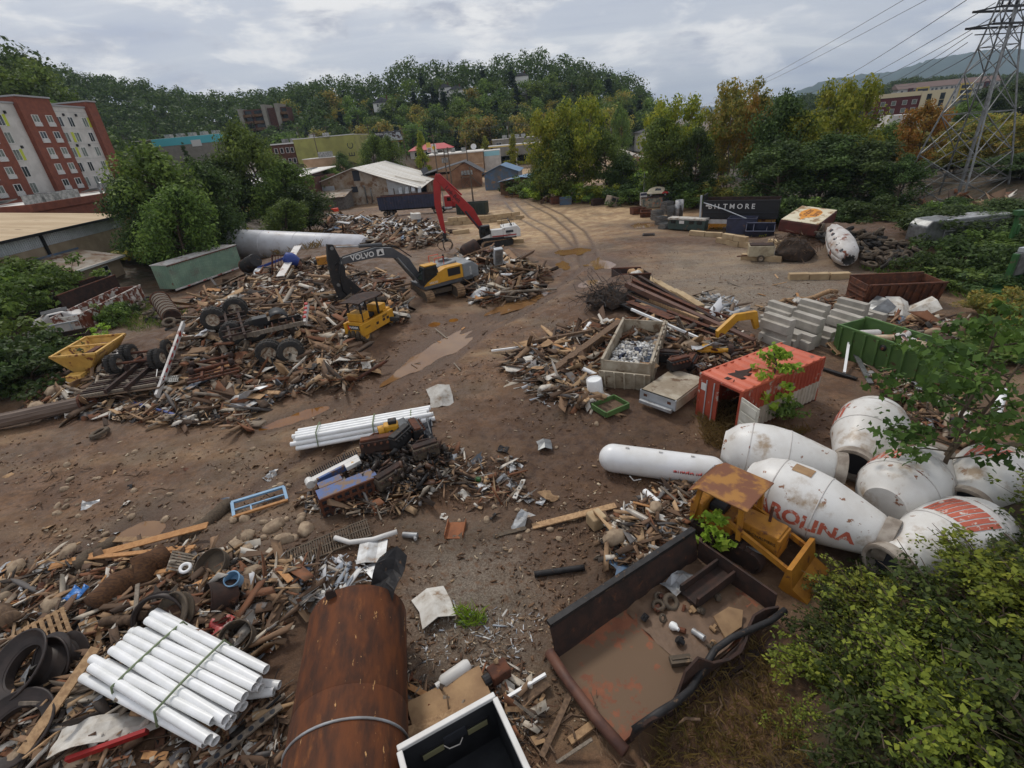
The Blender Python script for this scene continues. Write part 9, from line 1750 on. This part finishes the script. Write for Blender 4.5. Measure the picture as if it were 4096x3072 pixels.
for i, (k, pl, sh, pi_, st, br, ty, s) in enumerate((('a', 60, 55, 30, 0, 10, 16, 1.25), ('b', 18, 30, 8, 0, 0, 3, 1.7), ('c', 16, 20, 22, 0, 0, 4, 1.4), ('d', 24, 34, 14, 6, 8, 3, .9), ('e', 56, 22, 12, 4, 10, 2, 1.0), ('f', 8, 20, 8, 10, 4, 0, .5), ('g', 52, 26, 12, 14, 16, 4, .65), ('h', 8, 8, 5, 0, 3, 0, .55), ('i', 26, 8, 5, 3, 5, 0, .7), ('j', 10, 20, 6, 12, 4, 2, .8), ('k', 8, 14, 4, 4, 6, 1, .8), ('m', 10, 8, 2, 0, 6, 0, 1.6))):
 d, poly = HEAPS[k][:2]
 for q, (kd, n) in enumerate((('plank', pl), ('scrap_sheet', sh), ('scrap_pipe', pi_), ('stone', st), ('branch', br), ('tyre', ty))):
  if n: strew(kd, d, poly, n, (.7 if kd != 'tyre' else .55) * s, (1.6 if kd != 'tyre' else 1.1) * s, 200 + i * 10 + q, min(.9, .5 * s) if k not in 'b' else 1.0)
strew('tyre', 'the tyre heap beside the plane cabin', [(1740, 520), (1800, 505), (1870, 515), (1960, 540), (1990, 560), (1930, 590), (1860, 580), (1850, 545), (1790, 540)], 110, .85, 1.15, 301, .9)
strew('tyre', 'the tyre row below the rod roll', [(280, 660), (330, 645), (420, 690), (430, 720), (390, 735), (300, 690)], 22, .8, 1.1, 302, .7)
strew('tyre', 'the grass below the green trailer', [(400, 640), (520, 610), (560, 640), (470, 650)], 7, .8, 1.1, 303, .05)
for vx, vy, l in ((506, 910, 'tan muddy tyre lying flat at the scrap edge'), (218, 940, 'worn tyre half sunk in the mud by the fluted pole'), (562, 852, 'car tyre beside crumpled panels on the scrap edge'), (45, 1285, 'flat dark tyre at the end of the timber heap')): o = tag(link('tyre', TY_[1 if vx < 510 else 0]), l, 'tyre'); p = gp(vx, vy, .15); o.location = p; o.rotation_euler = (.2, .1, vx)
strew('stone', 'the open mud left of the engine heap', [(20, 1000), (560, 950), (640, 1060), (480, 1150), (150, 1180), (20, 1100)], 60, .1, .45, 310, 0)
strew('stone', 'the rubble strip under the blue window frame', [(500, 1110), (660, 1100), (690, 1180), (560, 1240), (470, 1200)], 16, .3, 1.0, 311, 0)
strew('stone', 'the dark soil right of the engine heap', [(960, 1050), (1300, 900), (1330, 1080), (1150, 1230), (960, 1200)], 50, .1, .35, 312, 0)
strew('scrap_sheet', 'the dark soil right of the engine heap', [(960, 980), (1150, 960), (1200, 1060), (1100, 1160), (960, 1120)], 16, .4, .9, 313, .03)
strew('branch', 'the open mud left of the engine heap', [(20, 1000), (560, 950), (640, 1060), (480, 1150), (150, 1180), (20, 1100)], 26, .4, 1.0, 314, 0)
strew('scrap_sheet', 'the open mud left of the engine heap', [(20, 1000), (560, 950), (640, 1060), (480, 1150), (150, 1180), (20, 1100)], 18, .2, .6, 315, 0)
strew('plank', 'the wet mud of the track', [(860, 820), (960, 700), (1060, 720), (1040, 800)], 9, .4, .8, 316, .02)
strew('plank', 'the gravel behind the barriers', [(1500, 600), (1680, 590), (1760, 640), (1600, 660)], 14, .4, 1.0, 317, .02)
strew('branch', 'the soil beside the rusty dump bed', [(1180, 1640), (1230, 1500), (1420, 1560), (1600, 1400), (1680, 1350), (1500, 1640)], 26, .5, 1.1, 318, .1)
strew('plank', 'the soil beside the rusty dump bed', [(1100, 1640), (1180, 1480), (1250, 1640), (1160, 1659)], 10, .4, .8, 319, .1)
strew('branch', 'the undergrowth under the pylon', [(1500, 440), (1620, 430), (1640, 460), (1540, 470)], 14, 1.5, 3, 320, .4)
nt_ = tree_thing('broadleaf_tree', 'leaning large leaved tree growing among the mixer drums', 'tree', 31, 8.0, 7.0, 2100, .135, leafmat('large_leaves', [lin(44, 62, 28), lin(74, 96, 40), lin(104, 126, 58)]), BARK, None, (15.7, 14.0, gz(15.7, 14) - .1), .4, bare=.3, clumps=30, crad=.62, multi=2, shape='lobe')
sp_ = tree_thing('sapling', 'young leafy sapling in front of the orange container', 'sapling', 32, 4.6, 2.6, 800, .13, G_BRT, BARK, None, (*gp(1655, 905)[:2], gp(1655, 905).z - .05), 1.0, bare=.2, clumps=22, crad=.7, shape='lobe')
s2 = tree_thing('sapling', 'young green shoots between yellow crawler and rusty dump bed', 'sapling', 33, 1.8, 1.6, 300, .12, G_BRT, BARK, None, gp(1535, 1185), 0, bare=.1, clumps=12, crad=.8, shape='lobe')
s3 = tree_thing('sapling', 'low leafy plant at the corner of the orange container', 'sapling', 34, 1.0, 2.2, 420, .1, G_MID, BARK, None, gp(1690, 905), 0, bare=.0, clumps=12, crad=.9, shape='lobe')
NB = {}
G_BUSH = leafmat('bush_leaves', [lin(52, 62, 24), lin(93, 105, 38), lin(134, 141, 50), lin(175, 165, 64)], .3, .12)
G_BUSHD = leafmat('bush_leaves_dark', [lin(36, 45, 21), lin(64, 76, 33), lin(110, 117, 48)], .3, .12)
def nearbush(x, y, w, h, k, label, group=None):
 if k not in NB:
  rs = np.random.RandomState(60 + k); b = MB(); tips = []
  for q in range(22):
   a = rs.rand() * 6.28; e = Vector((math.cos(a) * rs.uniform(.15, .55), math.sin(a) * rs.uniform(.15, .55), rs.uniform(.35, 1.0))); m = Vector((e.x * .4, e.y * .4, e.z * .6)); b.pipe([(0, 0, -.1), m, e, e + Vector((e.x * .25, e.y * .25, .12))], .012, 4, r2=.003); tips += [e, m.lerp(e, .5), m]
   for z in range(3): e2 = m.lerp(e, rs.rand()) + Vector(rs.normal(size=3)) * .14; b.pipe([m, e2], .005, 3, r2=.002); tips.append(e2)
  V, Fa = leaf_cloud(np.array([t[:] for t in tips]), .10, 3300, .026, rs, .9, 'quad'); t = thing('shrub', label, 'shrub', (0, 0, 0), 0, group); b.obj('stem', BARK, t); link('foliage', cloud_mesh('foliage', V, Fa, (G_BUSH, G_BUSHD)[k % 2]), t); NB[k] = t
 else: t = copy_tree(NB[k])
 tag(t, label, 'shrub', group); place(t, (x + .2, y - .8, gz(x, y) - .1), RND.random() * 6.28, (w, w, h * .62))
NG = 'shrubs massed on the bank under the viewpoint'
for i, (x, y, w, h) in enumerate(((7.6, 8.6, 2.6, 1.9), (8.6, 9.6, 2.6, 2.0), (9.8, 10.0, 2.8, 1.8), (8.0, 7.4, 3.2, 2.4), (9.6, 8.3, 3.4, 2.8), (11.2, 8.9, 3.4, 2.7), (12.8, 9.3, 3.6, 2.8), (14.6, 10.0, 3.6, 2.6), (16.6, 11.2, 3.6, 2.6), (7.2, 6.2, 2.8, 2.0), (9.0, 6.4, 3.4, 2.6), (10.9, 7.0, 3.6, 3.0), (12.8, 7.6, 3.6, 3.0), (15.0, 8.4, 3.8, 3.0), (17.4, 9.4, 3.8, 3.0), (10.0, 5.2, 3.4, 2.4), (12.2, 5.6, 3.6, 2.6), (14.4, 6.3, 3.8, 2.8), (6.2, 7.4, 1.6, 1.0), (18.6, 13.0, 3.4, 2.6), (20, 15, 3.6, 3.0), (6.0, 5.3, 2.0, 1.1), (8.0, 4.9, 2.6, 1.6))):
 nearbush(x, y, w, h, i % 4, 'small leaved yellow green shrub on the bank under the viewpoint', NG)
for x, y, w, h, l in ((10.6, 11.2, 1.6, 1.5, 'thin shrub growing before the lettered mixer drum'), (13.2, 11.6, 1.8, 1.8, 'thin shrub between the two mixer drum mouths'), (9.2, 10.9, 1.4, 1.3, 'thin shrub at the crawler bucket')): nearbush(x, y, w, h, 5, l)
def grass(name, label, poly, n, h, mat, seed):
 rs = np.random.RandomState(seed); q = inpoly(poly, n, rs); x, y, z = gpv(q[:, 0], q[:, 1]); a = rs.rand(n) * 6.28; w = .005 + .006 * rs.rand(n); hh = h * (.4 + .8 * rs.rand(n)); lx, ly = rs.normal(size=n) * hh * .5, rs.normal(size=n) * hh * .5
 B = np.stack([x, y, z - .02], -1); d = np.stack([np.cos(a) * w, np.sin(a) * w, np.zeros(n)], -1); V = np.stack([B - d, B + d, B + np.stack([lx * .4, ly * .4, hh * .6], -1) + d * .6, B + np.stack([lx, ly, hh], -1)], 1).reshape(-1, 3); tag(link(name, cloud_mesh(name, V, np.arange(n * 4).reshape(n, 4), mat)), label, 'grass', None, 'stuff')
DRYG = leafmat('dry_grass', [lin(112, 92, 56), lin(146, 122, 76), lin(96, 92, 48)], .2)
grass('dry_grass', 'flattened dry grass before the orange container', [(1500, 870), (1560, 850), (1640, 930), (1760, 930), (1600, 990), (1520, 960)], 3800, .4, DRYG, 1); grass('dry_grass', 'dry grass on the bank below the white tank', [(560, 520), (690, 500), (700, 540), (560, 560)], 2600, 1.1, DRYG, 2); grass('green_grass', 'tufts of green grass beside the rusty tank', [(985, 1310), (1040, 1320), (1050, 1350), (1000, 1360)], 260, .35, G_BRT, 3); grass('dry_grass', 'dry stalks below the shrubs on the near bank', [(1380, 1659), (1480, 1500), (1640, 1380), (1760, 1659)], 1700, .4, DRYG, 4); grass('green_grass', 'green weeds round the rod roll and dumpsters', [(230, 700), (330, 640), (430, 690), (300, 720)], 1500, .6, G_MID, 5); grass('green_grass', 'weeds along the right bank', [(1850, 580), (2150, 560), (2200, 690), (2060, 640)], 3000, .5, G_MID, 6)
hz = MB().box(500, 4400, 195, 14000, 9000, 400).obj('haze', []); hz.data.materials.clear()
hm = bpy.data.materials.new('haze_air'); hm.use_nodes = True; n_ = hm.node_tree.nodes; n_.remove(n_['Principled BSDF']); pv = n_.new('ShaderNodeVolumePrincipled'); pv.inputs['Color'].default_value = (.62, .78, 1.0, 1); pv.inputs['Density'].default_value = .0001; pv.inputs['Anisotropy'].default_value = 0.0
hm.node_tree.links.new(pv.outputs[0], n_['Material Output'].inputs['Volume']); hz.data.materials.append(hm); tag(hz, 'thin pale haze hanging over the valley', 'haze', None, 'stuff')
